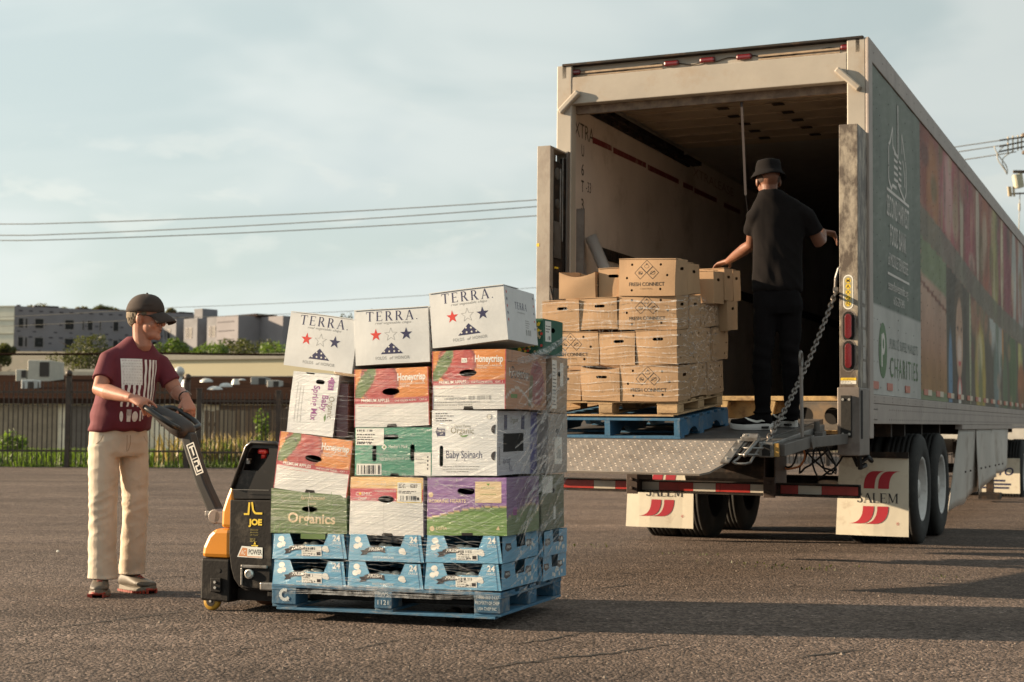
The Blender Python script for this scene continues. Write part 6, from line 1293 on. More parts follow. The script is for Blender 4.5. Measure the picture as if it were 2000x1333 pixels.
B_('kraft box second row middle with a wide handle slot',-.547,0,.488,.256,.40,.215,False,seed=5)
B_('kraft box with diamond logo in the second row, left, cut off by the produce stack',-.950,0,.488,.400,.27,.218,True,seed=6)
B_('kraft box with diamond logo in the third row, right, right beneath the highest box',-.405,0,.722,.40,.27,.228,True,seed=7)
B_('kraft box third row middle, its handle slot near the top right',-.680,0,.722,.272,.40,.216,False,seed=8)
B_('kraft box third row left, behind the film, above the partly hidden logo box',-.950,0,.720,.266,.40,.205,False,seed=9)
B_('kraft box with diamond logo standing highest on the load',-.400,.0,.955,.395,.25,.235,True,seed=10,amp=.010,roll=-1.0)
B_('kraft box top row, between the sagging one and the highest logo box',-.560,.04,.945,.20,.40,.185,False,seed=11,amp=.009)
B_('kraft box top row left with a sagging open lid',-.825,.0,.942,.262,.40,.178,False,seed=12,open_lid=True,sag=.035,slot_=False,amp=.009)
# second file, seen along the right side
B_('kraft box bottom row on the right side, behind the first logo box',-.40,.29,.250,.397,.38,.228,seed=13); B_('kraft box bottom row at the rear right corner',-.40,.69,.250,.397,.37,.228,seed=14)
B_('kraft box second row with side holes, right side of the load',-.40,.42,.488,.402,.36,.228,seed=15,amp=.01,bulge=.012); B_('kraft box second row, rear right corner, bulging',-.40,.80,.488,.405,.36,.225,seed=16,amp=.01)
B_('kraft box third row directly behind the corner box, right side',-.40,.28,.722,.398,.27,.225,seed=17); B_('kraft box third row rear right beneath the loose pair',-.40,.56,.722,.398,.40,.16,seed=18)
B_('kraft box top row just behind the highest logo box',-.39,.27,.952,.385,.29,.21,seed=19,amp=.01)
B_('kraft box of the loose pair, lower left',-.36,.66,.885,.42,.27,.0+.001+.225,seed=20,roll=0); B_('kraft box of the loose pair, lower right',-.36,.98,.69,.42,.30,.21,seed=21)
B_('kraft box under the man\'s left hand, nearer one of the top pair',-.36,.94,.905,.42,.21,.225,seed=22); B_('kraft box under the man\'s left hand, farther one of the top pair',-.36,1.16,.905,.42,.22,.225,seed=23)
for k,(s,z) in enumerate([(-.95,.25),(-.95,.488),(-.95,.72)]): o = B_('kraft carton hidden in the middle of the tail lift load',s,.45,z,.50,.5,.22,seed=30+k); o['group'] = 'kraft cartons hidden in the middle of the load'
# natural wood block pallet on a blue one
M_pine = mat('weathered_pine', (.40,.27,.145), .8, var=.25, vs=3, bump=.25, bs=30, dirt=.35, dcol=(.16,.09,.05), ds=5, stretch=(1,1,3))
blue_pallet('wooden_pallet', 'bare wooden pallet under the kraft boxes, on a blue one', LM @ T_(-1.02,.01,0), 1.01, 1.08, .156, .090, M_pine, M_pine, False)
o = thing('wooden_pallet', 'blue notched pallet lying on the tail lift under the bare wooden one', 'pallet', LM @ T_(-1.02,0,0)); M_bl2 = mat('blue_pallet_deep', (.022,.10,.19), .75, var=.25, vs=5, bump=.2, bs=30, dirt=.3, dcol=(.2,.18,.14), ds=8)
for x in (0,.50,.985):
    b = MB(); poly = [(0,.016),(.20,.016)]+[(.20+.22*i/8, .016+.045*math.sin(math.pi*i/8)**.6) for i in range(1,8)]+[(.42,.016),(.74,.016)]+[(.74+.22*i/8, .016+.045*math.sin(math.pi*i/8)**.6) for i in range(1,8)]+[(.96,.016),(1.17,.016),(1.17,.118),(0,.118)]
    k = len(poly); vv = [(x,y,z) for y,z in poly]+[(x+.038,y,z) for y,z in poly]; from mathutils.geometry import tessellate_polygon
    tri = tessellate_polygon([[Vector((y,z,0)) for y,z in poly]]); b.add(vv, [tuple(t) for t in tri]+[tuple(i+k for i in t[::-1]) for t in tri]+[(i,(i+1)%k,k+(i+1)%k,k+i) for i in range(k)]); b.build('stringer', M_bl2, o)
for i in range(7): MB().box(-.005,1.028,.0+i*.175,.09+i*.175,.1185,.135).build('deck_board', M_bl2, o, bevel=.002)
for y in (0,.45,1.08): MB().box(-.005,1.028,y,y+.09,0,.0155).build('bottom_board', M_bl2, o, bevel=.002)
# film of the load: level strands, and ribbon arcs shaped as bubble highlights
mb = MB(); rr = random.Random(5)
for z in (.30,.365,.43,.50,.56,.615,.68,.74,.79,.86,.915):
    for rep in range(2):
        zz = z+rr.gauss(0,.01); pts = [(-.96+.97*i/24, -.013-.004*abs(math.sin(i*1.1)), zz+.008*math.sin(i*.55+z*20)+rr.gauss(0,.001)) for i in range(25)]; pts += [(.014+.004*math.sin(i), .03+.9*i/16, zz+.05*math.sin(math.pi*i/16)*rr.choice([-1,1])*.4+.02*i/16*(rr.random()-.5)) for i in range(17)]
        ribbon(mb, pts, rr.uniform(.002,.0042))
    if z > .31:
        for k in range(12):
            s = -.93+k*.08+rr.uniform(-.015,.015); h = .016
            for sg in (-1,1):
                pts = [(s+sg*(.020-.012*math.cos(a)), -.014, z-.033+h*math.sin(a)*1.3) for a in [(-1.4+2.8*q/6) for q in range(7)]]; ribbon(mb, pts, rr.uniform(.0012,.0026))
for i in range(110):
    z = rr.uniform(.27,.95); t0 = rr.uniform(0,.7); pts = [(.016+.006*math.sin(j+i), t0+.3*j/7, z+(.9-z if rr.random()<.0 else rr.uniform(-.25,.25))*.3*j/7) for j in range(8)]; ribbon(mb, pts, rr.uniform(.001,.003))
film = mb.build('stretch_film', M_film, None, M=LM.copy(), fixn=False); tag(film, 'clear stretch film strands holding the kraft boxes on the tail lift', 'plastic wrap', kind='stuff')
# ------------------------------------------------------------------ powered pallet truck
jk = thing('pallet_truck', 'black and orange powered pallet truck lifting the blue pallet, its handle held by the man', 'pallet truck', SM.copy())
M_or = mat('orange_shell', (.60,.225,.02), .35, var=.08, vs=4, coat=.35, dirt=.12, dcol=(.3,.15,.04), ds=9)
M_jb = mat('scuffed_black', (.008,.0065,.006), .6, spec=.2, var=.3, vs=10, bump=.12, bs=60, dirt=.3, dcol=(.09,.075,.06), ds=7)
M_jk = mat('satin_black', (.008,.007,.007), .42, spec=.35, var=.25, vs=12, coat=.15, dirt=.2, dcol=(.06,.05,.045), ds=12)
def pr(poly, t0, t1, name, m, bev=.01, par=jk, smooth=False):
    b = MB(); b.prism(poly, lambda x,y,d: (x,d,y), t0, t1); return b.build(name, m, par, bevel=bev)
pr([(-1.838,.056),(-1.655,.048),(-1.655,.285),(-1.836,.287)], .205,.815,'base_housing',M_jb,.012)
pr([(-1.842,.289),(-1.832,.35),(-1.80,.415),(-1.762,.450),(-1.656,.452),(-1.656,.287)], .212,.805,'lower_cowl',M_or,.024)
pr([(-1.728,.454),(-1.724,.55),(-1.70,.62),(-1.644,.755),(-1.642,.454)], .225,.79,'upper_cowl',M_or,.02)
pr([(-1.654,.612),(-1.395,.614),(-1.388,.125),(-1.545,.118),(-1.59,.14),(-1.622,.18),(-1.642,.24),(-1.655,.33)], .195,.825,'side_panel',M_jb,.006)
# cap with a real pocket holding the stop button
capp = [(-1.648,.675),(-1.643,.618),(-1.413,.621),(-1.385,.70),(-1.352,.905),(-1.385,.922),(-1.53,.926),(-1.558,.905)]
hole = [(-1.585,.775),(-1.495,.772),(-1.455,.815),(-1.425,.865),(-1.43,.895),(-1.535,.898),(-1.555,.870)]
vs, fs = sheet(capp, [hole], .05); b = MB(); b.add([(x,.215,z) for x,z in vs], fs); n = len(capp); b.add([(x,.215,z) for x,z in capp]+[(x,.80,z) for x,z in capp], [(i,(i+1)%n,n+(i+1)%n,n+i) for i in range(n)]+[tuple(range(n,2*n))])
n = len(hole); b.add([(x,.215,z) for x,z in hole]+[(x,.30,z) for x,z in hole], [(i,(i+1)%n,n+(i+1)%n,n+i) for i in range(n)]+[tuple(range(n,2*n))]); cap = b.build('top_cap', M_jk, jk)
MB().tube([(-1.648,.208,.675),(-1.56,.205,.905),(-1.53,.205,.928),(-1.385,.205,.924),(-1.352,.208,.905)], .012, 8).build('cap_rim', M_jk, cap, smooth=True)
MB().cyl((-1.478,.25,.84),(-1.478,.25,.868),.016,12).lathe([(.030,.866),(.034,.872),(.034,.884),(.024,.892),(0,.893)], T_(-1.478,.25,0), 20).build('stop_button', mat('button_red', (.45,.02,.018), .35, coat=.4), jk, smooth=True)
b = MB(); b.box(-1.565,-1.545,.212,.225,.81,.83).cyl((-1.553,.20,.835),(-1.553,.24,.835),.006,8); b.build('key_switch', M_steel, jk)
MB().box(-1.64,-1.415,.193,.1945,.667,.670).build('seam_line', M_steel, jk)
# plates, bolt and stub on the near side
b = MB(); b.box(-1.568,-1.392,.183,.195,.133,.262); q = b.build('axle_plate', M_jb, jk, bevel=.006)
MB().box(-1.566,-1.405,.168,.183,.245,.262).box(-1.568,-1.556,.170,.183,.15,.2445).build('plate_edge', M_steel, q, bevel=.004)
MB().lathe([(.012,0),(.026,0),(.026,.012),(.018,.018),(.018,.006),(.0,.006)], T_(-1.517,.183,.213) @ Matrix.Rotation(R_(90),4,'X'), 20).build('axle_nut', MATS['bright_bolt'], q, smooth=False)
MB().cyl((-1.545,.181,.158),(-1.545,.184,.158),.011,12).build('hole', M_hole, q)  # solid dark disc, painted as the shadow in a hole
b = MB(); b.box(-1.445,-1.36,.16,.195,.128,.172); b.build('fork_stub', M_steel, jk, bevel=.008)
b = MB(); b.box(-1.765,-1.70,.188,.205,.105,.182); q = b.build('caster_bracket', M_jb, jk, bevel=.004)
MB().cyl((-1.735,.182,.16),(-1.735,.189,.16),.008,10).cyl((-1.733,.182,.13),(-1.733,.189,.13),.008,10).build('bolt', MATS['bright_bolt'], q)
MB().cyl((-1.722,.203,.222),(-1.722,.206,.222),.012,14).build('hole', M_hole, jk)  # no cut here: a dark disc is painted for the hole's shadow
for t in (.235,.77):
    o = MB().lathe([(.018,-.02),(.040,-.02),(.048,-.014),(.050,0),(.048,.014),(.040,.02),(.018,.02)], T_(-1.775,t,.050) @ Matrix.Rotation(R_(90),4,'X'), 24).build('caster_wheel', mat('amber_wheel', (.34,.19,.02), .45, var=.2, coat=.2), jk, smooth=True); MB().cyl((-1.775,t-.024,.05),(-1.775,t+.024,.05),.026,14).build('hub', M_dark, o); MB().cyl((-1.775,t-.027,.052),(-1.775,t-.02,.052),.007,8).build('bolt', MATS['bright_bolt'], o)
MB().lathe([(0,-.04),(.10,-.04),(.108,0),(.10,.04),(0,.04)], T_(-1.58,.52,.112) @ Matrix.Rotation(R_(90),4,'X'), 24).build('drive_wheel', mat('drive_tyre', (.12,.045,.02), .7), jk, smooth=True)
MB().box(-1.80,-1.40,.30,.74,.055,.12).build('underframe', M_dark, jk)
for t in (.17,.70):
    MB().box(-1.40,-.16,t,t+.16,.096,.122).build('fork', M_jb, jk, bevel=.004)
    for s in (-.25,-.35): MB().cyl((s,t+.04,.036),(s,t+.12,.036),.036,16).build('load_roller', mat('roller', (.015,.012,.01), .7, spec=.1), jk)
MB().box(-1.385,-1.35,.21,.82,.128,.60).build('load_backrest', M_jb, jk, bevel=.006)
P = Print(lambda x, z, off: (x,.1935-off,z))
P.line([(-1.565,.536),(-1.532,.536)], .010, M_yel); P.line([(-1.537,.536),(-1.532,.60)], .011, M_yel); P.line([(-1.516,.602),(-1.508,.556),(-1.495,.541),(-1.452,.541)], .011, M_yel)
P.text('JOE', -1.492, .478, .032, M_yel, wd=.083, bold=.05); 
for k, s_ in enumerate(('Questions','about this','Lift Truck?')): P.text(s_, -1.500, .448-k*.014, .008, mat('dull_yellow_ink', (.25,.20,.04), .6, var=0), wd=.05)
P.lines(-1.525,.40,-1.475,3,.007,MATS['dull_yellow_ink'],.003); P.poly([(-1.503,.372),(-1.487,.372),(-1.495,.388)], M_yel); P.rect(-1.515,.362,-1.475,.368,M_yel); P.rect(-1.49,.345,-1.478,.36,M_label)
P.poly([(-1.602,.302),(-1.447,.298),(-1.447,.356),(-1.575,.362)], M_label); P.poly([(-1.594,.306),(-1.54,.305),(-1.54,.35),(-1.57,.354)], mat('sticker_orange', (.50,.20,.08), .6)); P.text('AC', -1.566,.315,.025,M_label,wd=.03,shear=.3); P.text('POWER', -1.492, .318, .027, M_ink, wd=.082, bold=.03); P.rect(-1.54,.302,-1.45,.307,MATS['sticker_orange'])
P.build(jk, 'side_decal')
# tiller
TC = .56; ts = -.055
def pt_(s,t,z): return (s+ts,t,z)
b = MB(); b.prism([(-2.135,.985),(-2.058,.985),(-2.008,.83),(-1.945,.685),(-1.872,.555),(-1.82,.485),(-1.90,.475),(-1.942,.535),(-2.015,.68),(-2.078,.83)], lambda x,y,d: (x+ts,d,y), TC-.040, TC+.040); til = b.build('tiller_arm', mat('tiller_grey', (.010,.008,.007), .5, 0., .2, 8, dirt=.15, dcol=(.1,.08,.06)), jk, bevel=.014)
b = MB(); b.cyl((-1.865+ts,TC-.075,.50),(-1.865+ts,TC+.075,.50),.042,18).bar((-1.865+ts,TC,.50),(-1.70,TC,.47),.15,.07,(0,0,1)); b.build('tiller_yoke', M_coln, jk, bevel=.006)
b = MB(); b.box(-1.93+ts,-1.89+ts,TC-.07,TC+.07,.50,.53); b.build('yoke_lug', M_steel, jk, bevel=.004)
dl = Vector((.115,-.285)).normalized(); nl = Vector((.285,.115)).normalized()
def tl(a, c): # along arm, across
    p = Vector((-2.012+ts,.80))+dl*a+nl*c; return p
P = Print(lambda x, y, off: (tl(y,x-.004).x,TC-.0405-off,tl(y,x-.004).y))
for dx0,dx1,y0,y1 in ((-.03,.022,-.125,-.118),(-.03,.022,.058,.065),(-.03,-.0235,-.118,.058),(.0155,.022,-.118,.058)): P.rect(dx0+.012,y0,dx1+.012,y1,M_label)
P.rect(-.01,-.035,.026,-.030,M_label)
P.text('T', .0, -.10, .045, M_label, rot=R_(180), bold=.05) if False else (P.rect(-.006,-.108,.026,-.098,M_label), P.rect(.005,-.098,.015,-.05,M_label))
P.rect(-.006,-.018,.026,-.009,M_label); P.rect(.017,-.009,.026,.015,M_label); P.rect(-.006,.010,.0165,.019,M_label); P.rect(-.006,.0195,.003,.040,M_label); P.rect(-.006,.041,.026,.050,M_label)
P.build(til, 'arm_marking')
def loftm(mb, secs, n=18):
    k = len(mb.v); vs = []
    for c, a, b in secs:
        c = Vector(c); a = Vector(a); b = Vector(b); vs += [c+a*math.cos(2*math.pi*i/n)+b*math.sin(2*math.pi*i/n) for i in range(n)]
    m = len(secs); mb.add(vs, [(j*n+i,j*n+(i+1)%n,(j+1)*n+(i+1)%n,(j+1)*n+i) for j in range(m-1) for i in range(n)]+[tuple(range(n-1,-1,-1)), tuple((m-1)*n+i for i in range(n))])
hd = MB(); hs = []
ax = Vector((-.28,0,.165)).normalized(); ay = Vector((0,1,0)); az = ay.cross(ax)*-1
for u, ww, hh in [(-.05,.03,.02),(-.035,.062,.045),(.0,.078,.058),(.06,.080,.060),(.12,.070,.054),(.18,.062,.046),(.225,.055,.038),(.25,.045,.028),(.262,.02,.012)]: hs.append((Vector((-2.115+ts,TC,.995))+ax*u, ay*ww, az*hh))
loftm(hd, hs, 20); head = hd.build('tiller_head', mat('head_grey', (.022,.017,.016), .6, 0., var=.15, vs=10, dirt=.12, dcol=(.12,.1,.08)), jk, smooth=True)
HB = Vector((-2.115+ts,TC,.995))
def hp(u, t, c=0.): p = HB+ax*u+az*c; return (p.x, TC+t, p.z)
for sg, nm in ((-1,'near'),(1,'far')):
    pts = [hp(.01,sg*.05,-.0),hp(-.005,sg*.10,-.018),hp(.01,sg*.145,-.026),hp(.06,sg*.165,-.030),hp(.12,sg*.168,-.030),hp(.18,sg*.165,-.030),hp(.222,sg*.145,-.024),hp(.235,sg*.10,-.014),hp(.22,sg*.03,.0)]
    q = []
    for i in range(len(pts)-1):
        for j in range(5):
            t = j/5; p0 = Vector(pts[max(i-1,0)]); p1 = Vector(pts[i]); p2 = Vector(pts[i+1]); p3 = Vector(pts[min(i+2,len(pts)-1)])
            q.append(.5*((2*p1)+(p2-p0)*t+(2*p0-5*p1+4*p2-p3)*t*t+(3*p1-p0-3*p2+p3)*t**3))
    q.append(Vector(pts[-1])); MB().tube(q, .0165, 10, sq=1.15).build('handle_loop', M_jk, jk, smooth=True)
b = MB(); b.bar(hp(.13,-.03,.045),hp(.15,.03,.045),.02,.014); b.build('thumb_switch', M_jk, head, bevel=.004)
PH = Print(lambda x, y, off: tuple(HB+ax*x+Vector((0,y,0))+az*(.037+off))); PH.star(.245,.0,.013,M_label); PH.build(head,'worn_sticker')
GN = Vector(SM @ Vector(hp(.165,-.165,-.030))); GF = Vector(SM @ Vector(hp(.10,.166,-.030)))   # grip points for the hands
GAX = (SM.to_3x3() @ ax).normalized()
print('grips', GN, GF)
# ------------------------------------------------------------------ people
from mathutils.bvhtree import BVHTree
def fuse(mb, voxel, smooth=6, fac=.5, disp=None):
    """one continuous skin out of overlapping lofts"""
    me = mb.mesh('body'); b = bmesh.new(); b.from_mesh(me); bmesh.ops.recalc_face_normals(b, faces=b.faces); b.to_mesh(me); b.free()
    o = bpy.data.objects.new('tmp', me); COL.objects.link(o)
    r = o.modifiers.new('r','REMESH'); r.mode = 'VOXEL'; r.voxel_size = voxel; r.use_smooth_shade = True
    s = o.modifiers.new('s','SMOOTH'); s.iterations = smooth; s.factor = fac
    dg = bpy.context.evaluated_depsgraph_get(); dg.update(); res = bpy.data.meshes.new_from_object(o.evaluated_get(dg)); bpy.data.objects.remove(o); bpy.data.meshes.remove(me)
    if disp:
        n = len(res.vertices); co = np.empty(n*3); res.vertices.foreach_get('co', co); no = np.empty(n*3); res.vertices.foreach_get('normal', no)
        co = co.reshape(-1,3); no = no.reshape(-1,3); co = co+no*disp(co, no)[:,None]; res.vertices.foreach_set('co', co.ravel()); res.update()
    res.polygons.foreach_set('use_smooth', [True]*len(res.polygons)); return res
def V(*a): return Vector(a)
def limb(mb, pts, n=14, ends=True):
    """pts: (point, radius) or (point, (ra, rb), axis) -> tapered rounded limb"""
    P = [Vector(p[0]) for p in pts]; secs = []; m = len(P); up = None
    for i in range(m):
        d = (P[min(i+1,m-1)]-P[max(i-1,0)]).normalized(); r = pts[i][1]; ra, rb = r if hasattr(r,'__len__') else (r,r)
        if len(pts[i]) > 2: up = Vector(pts[i][2])
        if up is None: up = d.orthogonal()
        a = (up-d*up.dot(d)).normalized(); b = d.cross(a); up = a
        if ends and i == 0: secs.append((P[0]-d*min(ra,rb)*.55, a*ra*.55, b*rb*.55))
        secs.append((P[i], a*ra, b*rb))
        if ends and i == m-1: secs.append((P[i]+d*min(ra,rb)*.55, a*ra*.55, b*rb*.55))
    loftm(mb, secs, n)
def hand(mb, wrist, d, n, side, curls=(25,45,35), spread=0., thumb=(.6,.6,-.35), curl_each=None, k=1., tcurl=20):
    """d: wrist to knuckles; n: back of the hand; side: towards the thumb"""
    d = Vector(d).normalized(); n = Vector(n); n = (n-d*n.dot(d)).normalized(); s = d.cross(n); s = s if s.dot(Vector(side)) > 0 else -s; w_ = Vector(wrist)
    limb(mb, [(w_-d*.03*k,(.028*k,.021*k),s),(w_,(.028*k,.020*k),s),(w_+d*.03*k,(.034*k,.019*k),s),(w_+d*.065*k,(.042*k,.017*k),s),(w_+d*.088*k,(.041*k,.014*k),s)])
    for f,(o,L_,r) in enumerate([(.031,.078,.0100),(.0105,.086,.0102),(-.0105,.080,.0098),(-.031,.064,.0088)]):
        base = w_+d*(.084-abs(o)*.12)*k+s*o*k; c = curl_each[f] if curl_each else curls; dd = (d+s*spread*o*10).normalized(); P = [(base-dd*.018*k, r*1.1*k)]; ang = 0
        for q,(seg,a) in enumerate(zip((.45,.30,.25), c)):
            P.append((base, r*(1-.08*q)*k)); ang = R_(a); dd = (dd*math.cos(ang)-n*math.sin(ang)); nn = n; 
            n2 = (nn*math.cos(ang)+dd*0); base = base+dd*L_*seg*k
            n_loc = dd.cross(s); n = n if False else n
            dd = dd.normalized()
        P.append((base, r*.78*k)); limb(mb, P, 10)
    t = w_+d*.022*k+s*.024*k; td = (d*thumb[0]+s*thumb[1]+n*thumb[2]).normalized(); t2 = t+td*.042*k; td2 = (td*math.cos(R_(tcurl))+d*math.sin(R_(tcurl))).normalized(); t3 = t2+td2*.032*k; t4 = t3+(td2+d*.3).normalized()*.026*k
    limb(mb, [(t-td*.012*k,.015*k),(t,.0155*k),(t2,.0125*k),(t3,.0115*k),(t4,.0095*k)], 10)
def headM(c, f, tilt=0., k=1.):
    f = Vector(f).normalized(); l = Vector((0,0,1)).cross(f).normalized(); u = f.cross(l); M = frame(c, f, l, u) @ Matrix.Rotation(R_(tilt),4,'Y') @ Matrix.Scale(k,4); return M
def head_geo(mb, M):
    def B(c, r, n=16, m=12):
        k = len(mb.v); mb.ball(c, r, n, m); mb.v[k:] = [tuple(M @ Vector(v)) for v in mb.v[k:]]
    B((-.018,0,.042),(.098,.077,.095)); B((.030,0,.02),(.068,.066,.080)); B((.035,0,-.045),(.058,.058,.062)); B((.050,0,-.085),(.048,.046,.032)); B((.085,0,-.100),(.020,.022,.020))
    B((.072,.028,.004),(.022,.022,.020)); B((.072,-.028,.004),(.022,.022,.020)); B((.090,0,.032),(.014,.042,.012)); B((.066,.036,-.030),(.024,.022,.026)); B((.066,-.036,-.030),(.024,.022,.026))
    k = len(mb.v); limb(mb, [((.094,0,.028),.009),((.104,0,.008),.0105),((.118,0,-.014),.013),((.112,0,-.026),.0145)], 10); mb.v[k:] = [tuple(M @ Vector(v)) for v in mb.v[k:]]
    B((.096,0,-.052),(.012,.022,.006)); B((.093,0,-.064),(.012,.020,.0065)); B((.088,0,-.046),(.014,.026,.012))
    for s in (-1,1):
        B((-.006,s*.079,-.002),(.019,.010,.034)); B((.000,s*.074,-.022),(.012,.010,.018))
    k = len(mb.v); limb(mb, [((-.022,0,-.02),(.060,.058)),((-.020,0,-.08),(.055,.054)),((-.014,0,-.13),(.054,.056)),((.0,0,-.17),(.050,.056))]); mb.v[k:] = [tuple(M @ Vector(v)) for v in mb.v[k:]]
def wrink(sc, amp, zdir=1., seed=0.):
    def f(co, no):
        v = co*np.array(sc); out = np.empty(len(co))
        for i in range(len(co)): out[i] = noise.noise(Vector((v[i,0]+seed, v[i,1], v[i,2])))
        return out*amp
    return f
M_skin = mat('fair_skin', (.34,.155,.105), .5, var=.14, vs=14, bump=.08, bs=160, spec=.3)
M_skin2 = mat('brown_skin', (.15,.062,.036), .5, var=.15, vs=12, bump=.08, bs=160, spec=.4)
for m in (M_skin, M_skin2): b_ = m.node_tree.nodes['Principled BSDF']; b_.inputs['Subsurface Weight'].default_value = .12; b_.inputs['Subsurface Radius'].default_value = (.012,.005,.003)
M_maroon = mat('maroon_cotton', (.105,.010,.020), .85, var=.10, vs=10, bump=.15, bs=300)
M_khaki = mat('khaki_cotton', (.50,.415,.325), .85, var=.10, vs=6, bump=.2, bs=220, dirt=.12, dcol=(.33,.25,.17), ds=4)
M_tee = mat('black_cotton', (.0075,.006,.006), .95, spec=.12, var=.15, vs=10, bump=.15, bs=300); M_jean = mat('black_denim', (.005,.004,.0045), .95, spec=.12, var=.2, vs=12, bump=.2, bs=250)
M_cap = mat('washed_cap_cloth', (.034,.023,.019), .9, var=.2, vs=16, bump=.2, bs=300); M_hair = mat('grey_brown_hair', (.16,.125,.085), .8, var=.4, vs=90, bump=.5, bs=300, stretch=(1,1,.3))
M_shoe = mat('shoe_olive', (.085,.068,.05), .6, var=.3, vs=25); M_shoer = mat('shoe_red', (.22,.025,.012), .6, var=.15)
def cap_z(co, k=1): return co
def shoe(par, M, L_, Wd, upper, sole, accent=None, high=.10, soleh=.030, swoosh=None, air=False):
    """x forward from the heel, y across"""
    b = MB(); out = []
    for i in range(24):
        a = 2*math.pi*i/24; x = L_*(.5+.5*math.cos(a)); wv = Wd*.5*(.80+.22*math.sin(math.pi*min(1,max(0,(x/L_-.25)/.9)))); out.append((x, wv*math.copysign(abs(math.sin(a))**.72, math.sin(a))+.006*(x/L_-.5)))
    lift = lambda x: .018*max(0,(x/L_-.78)/.22)**2
    vs = [(x*1.0,y*1.02,lift(x)) for x,y in out]+[(x,y*1.06,soleh*.5+lift(x)) for x,y in out]+[(x,y,soleh+lift(x)*.9+.012*max(0,1-x/L_*2.2)) for x,y in out]; n = 24
    b.add(vs, [tuple(range(n-1,-1,-1)), tuple(2*n+i for i in range(n))]+[(j*n+i,j*n+(i+1)%n,(j+1)*n+(i+1)%n,(j+1)*n+i) for j in range(2) for i in range(n)])
    so_ = b.build('shoe', sole if swoosh else mat('midsole', (.12,.10,.075), .7), par, M=M, smooth=False, bevel=.003)
    u = MB(); secs = []
    for t,hz,wz in [(.02,.035,.35),(.05,.075,.66),(.14,high,.78),(.26,high*1.02,.80),(.36,high*.93,.84),(.48,high*.76,.92),(.62,high*.60,1.0),(.76,high*.50,.98),(.88,high*.42,.82),(.96,.030,.55),(.985,.015,.25)]:
        secs.append((V(L_*t,.006*(t-.5),soleh+hz*.42+lift(L_*t)*.6), V(0,Wd*.47*wz,0), V(0,0,hz*.56)))
    loftm(u, secs, 20); me = fuse(u, .006, 4); uo = link('upper', me, so_); me.materials.append(upper)
    col = MB(); col.tube([(L_*.24+.058*math.cos(a)*1.0, .034*math.sin(a), soleh+high*.98-.0*math.cos(a)) for a in [2*math.pi*i/16 for i in range(16)]], .007, 6, closed=True); col.build('collar', accent or upper, so_, smooth=True)
    if accent and not swoosh:
        lc = MB()
        for i in range(5): x = L_*(.36+.065*i); z = soleh+high*(.99-.10*i)-.002; lc.tube([(x,-.026,z-.020),(x+.005,-.012,z),(x+.004,.0,z+.005),(x+.008,.012,z),(x,.026,z-.020)], .0035, 5)
        lc.build('lace', accent, so_, smooth=True); tg = MB()
        for i in range(13):
            for s in (-1,1): x = L_*(.04+.074*i); xm = min(.985,x/L_+.03); wv = Wd*.5*(.80+.22*math.sin(math.pi*min(1,max(0,(x/L_-.25)/.9))))*max(.2,1-(2*xm-1)**2)**.36; tg.box(x,x+L_*.052,s*wv*1.0-.010,s*wv*1.04,-.002,.011+.010*max(0,i-9)/3)
        tg.build('tread', accent, so_); tc_ = MB(); tc_.ball((L_*.93,0,soleh*.75),(L_*.072,Wd*.36,.014),12,8); tc_.build('toe_cap', accent, so_, smooth=True)
    if swoosh:
        for s in (-1,1):
            bv = BVHTree.FromPolygons([v.co for v in uo.data.vertices], [tuple(p.vertices) for p in uo.data.polygons]); P = MB(); L0 = []
            top = [(.17+.46*(i/12), soleh+.004+.030*(i/12)**1.4+.020*math.exp(-((i-1.6)/1.8)**2)*.55+.004) for i in range(13)]; bot = [(x, z-.016*math.sin(math.pi*min(1,(i+.6)/12.6))**.6) for i,(x,z) in enumerate(top)]
            for x,z in top+bot:
                h = bv.ray_cast(V(L_*x, s*.2, z+.014), V(0,-s,0)); L0.append((L_*x, (h[0].y if h[0] else s*Wd*.45)+s*.0016, z+.014))
            P.add(L0, [(i,i+1,14+i,13+i) for i in range(12)]); P.build('swoosh_mark', M_wht, so_)
        if air: MB().box(L_*.08,L_*.24,-Wd*.56,Wd*.56,soleh*.35,soleh*.75).build('sole_window', M_blk, so_, bevel=.004)
    return so_
# ---- man with the pallet truck
man = thing('person', 'man in dark cap, glasses, maroon flag T-shirt and khaki trousers steering the pallet truck', 'person', Matrix.Identity(4))
F = V(.60,-.80,0); Rt = V(-.80,-.60,0); Z = V(0,0,1); CY = 9.10
def tor(z, hw, hd, cx, fo=0., hwz=0.): return (V(cx,CY,z)+F*fo, Rt*hw, F*hd)
shR = V(-2.440,9.005,1.440); shL = V(-2.190,9.195,1.425)
elR = V(-2.462,8.87,1.235); wrR = GN+V(-.125,.06,.075); elL = V(-2.070,9.17,1.235); wrL = GF+V(-.035,.06,.115)
bd = MB(); HM = headM((-2.240,9.07,1.672), (.965,-.26,-.04), 3, 1.03)
head_geo(bd, HM)
loftm(bd, [tor(.90,.12,.09,-2.40),tor(1.0,.15,.11,-2.39),tor(1.2,.15,.115,-2.37),tor(1.36,.17,.10,-2.35),tor(1.45,.15,.075,-2.335),tor(1.52,.07,.06,-2.325)])
limb(bd, [(shR,.05),(shR.lerp(elR,.5),.050),(elR,.045),(elR.lerp(wrR,.28),.048),(elR.lerp(wrR,.65),.038),(wrR,(.030,.026))])
limb(bd, [(shL,.05),(shL.lerp(elL,.5),.050),(elL,.044),(elL.lerp(wrL,.28),.046),(elL.lerp(wrL,.65),.036),(wrL,(.030,.025))])
hand(bd, wrR, (GN+V(.015,0,.03))-wrR, V(-.10,-.55,.80), V(.5,.5,.6), curl_each=[(10,25,15),(48,55,35),(52,58,35),(55,60,35)], thumb=(.5,.5,-.6))
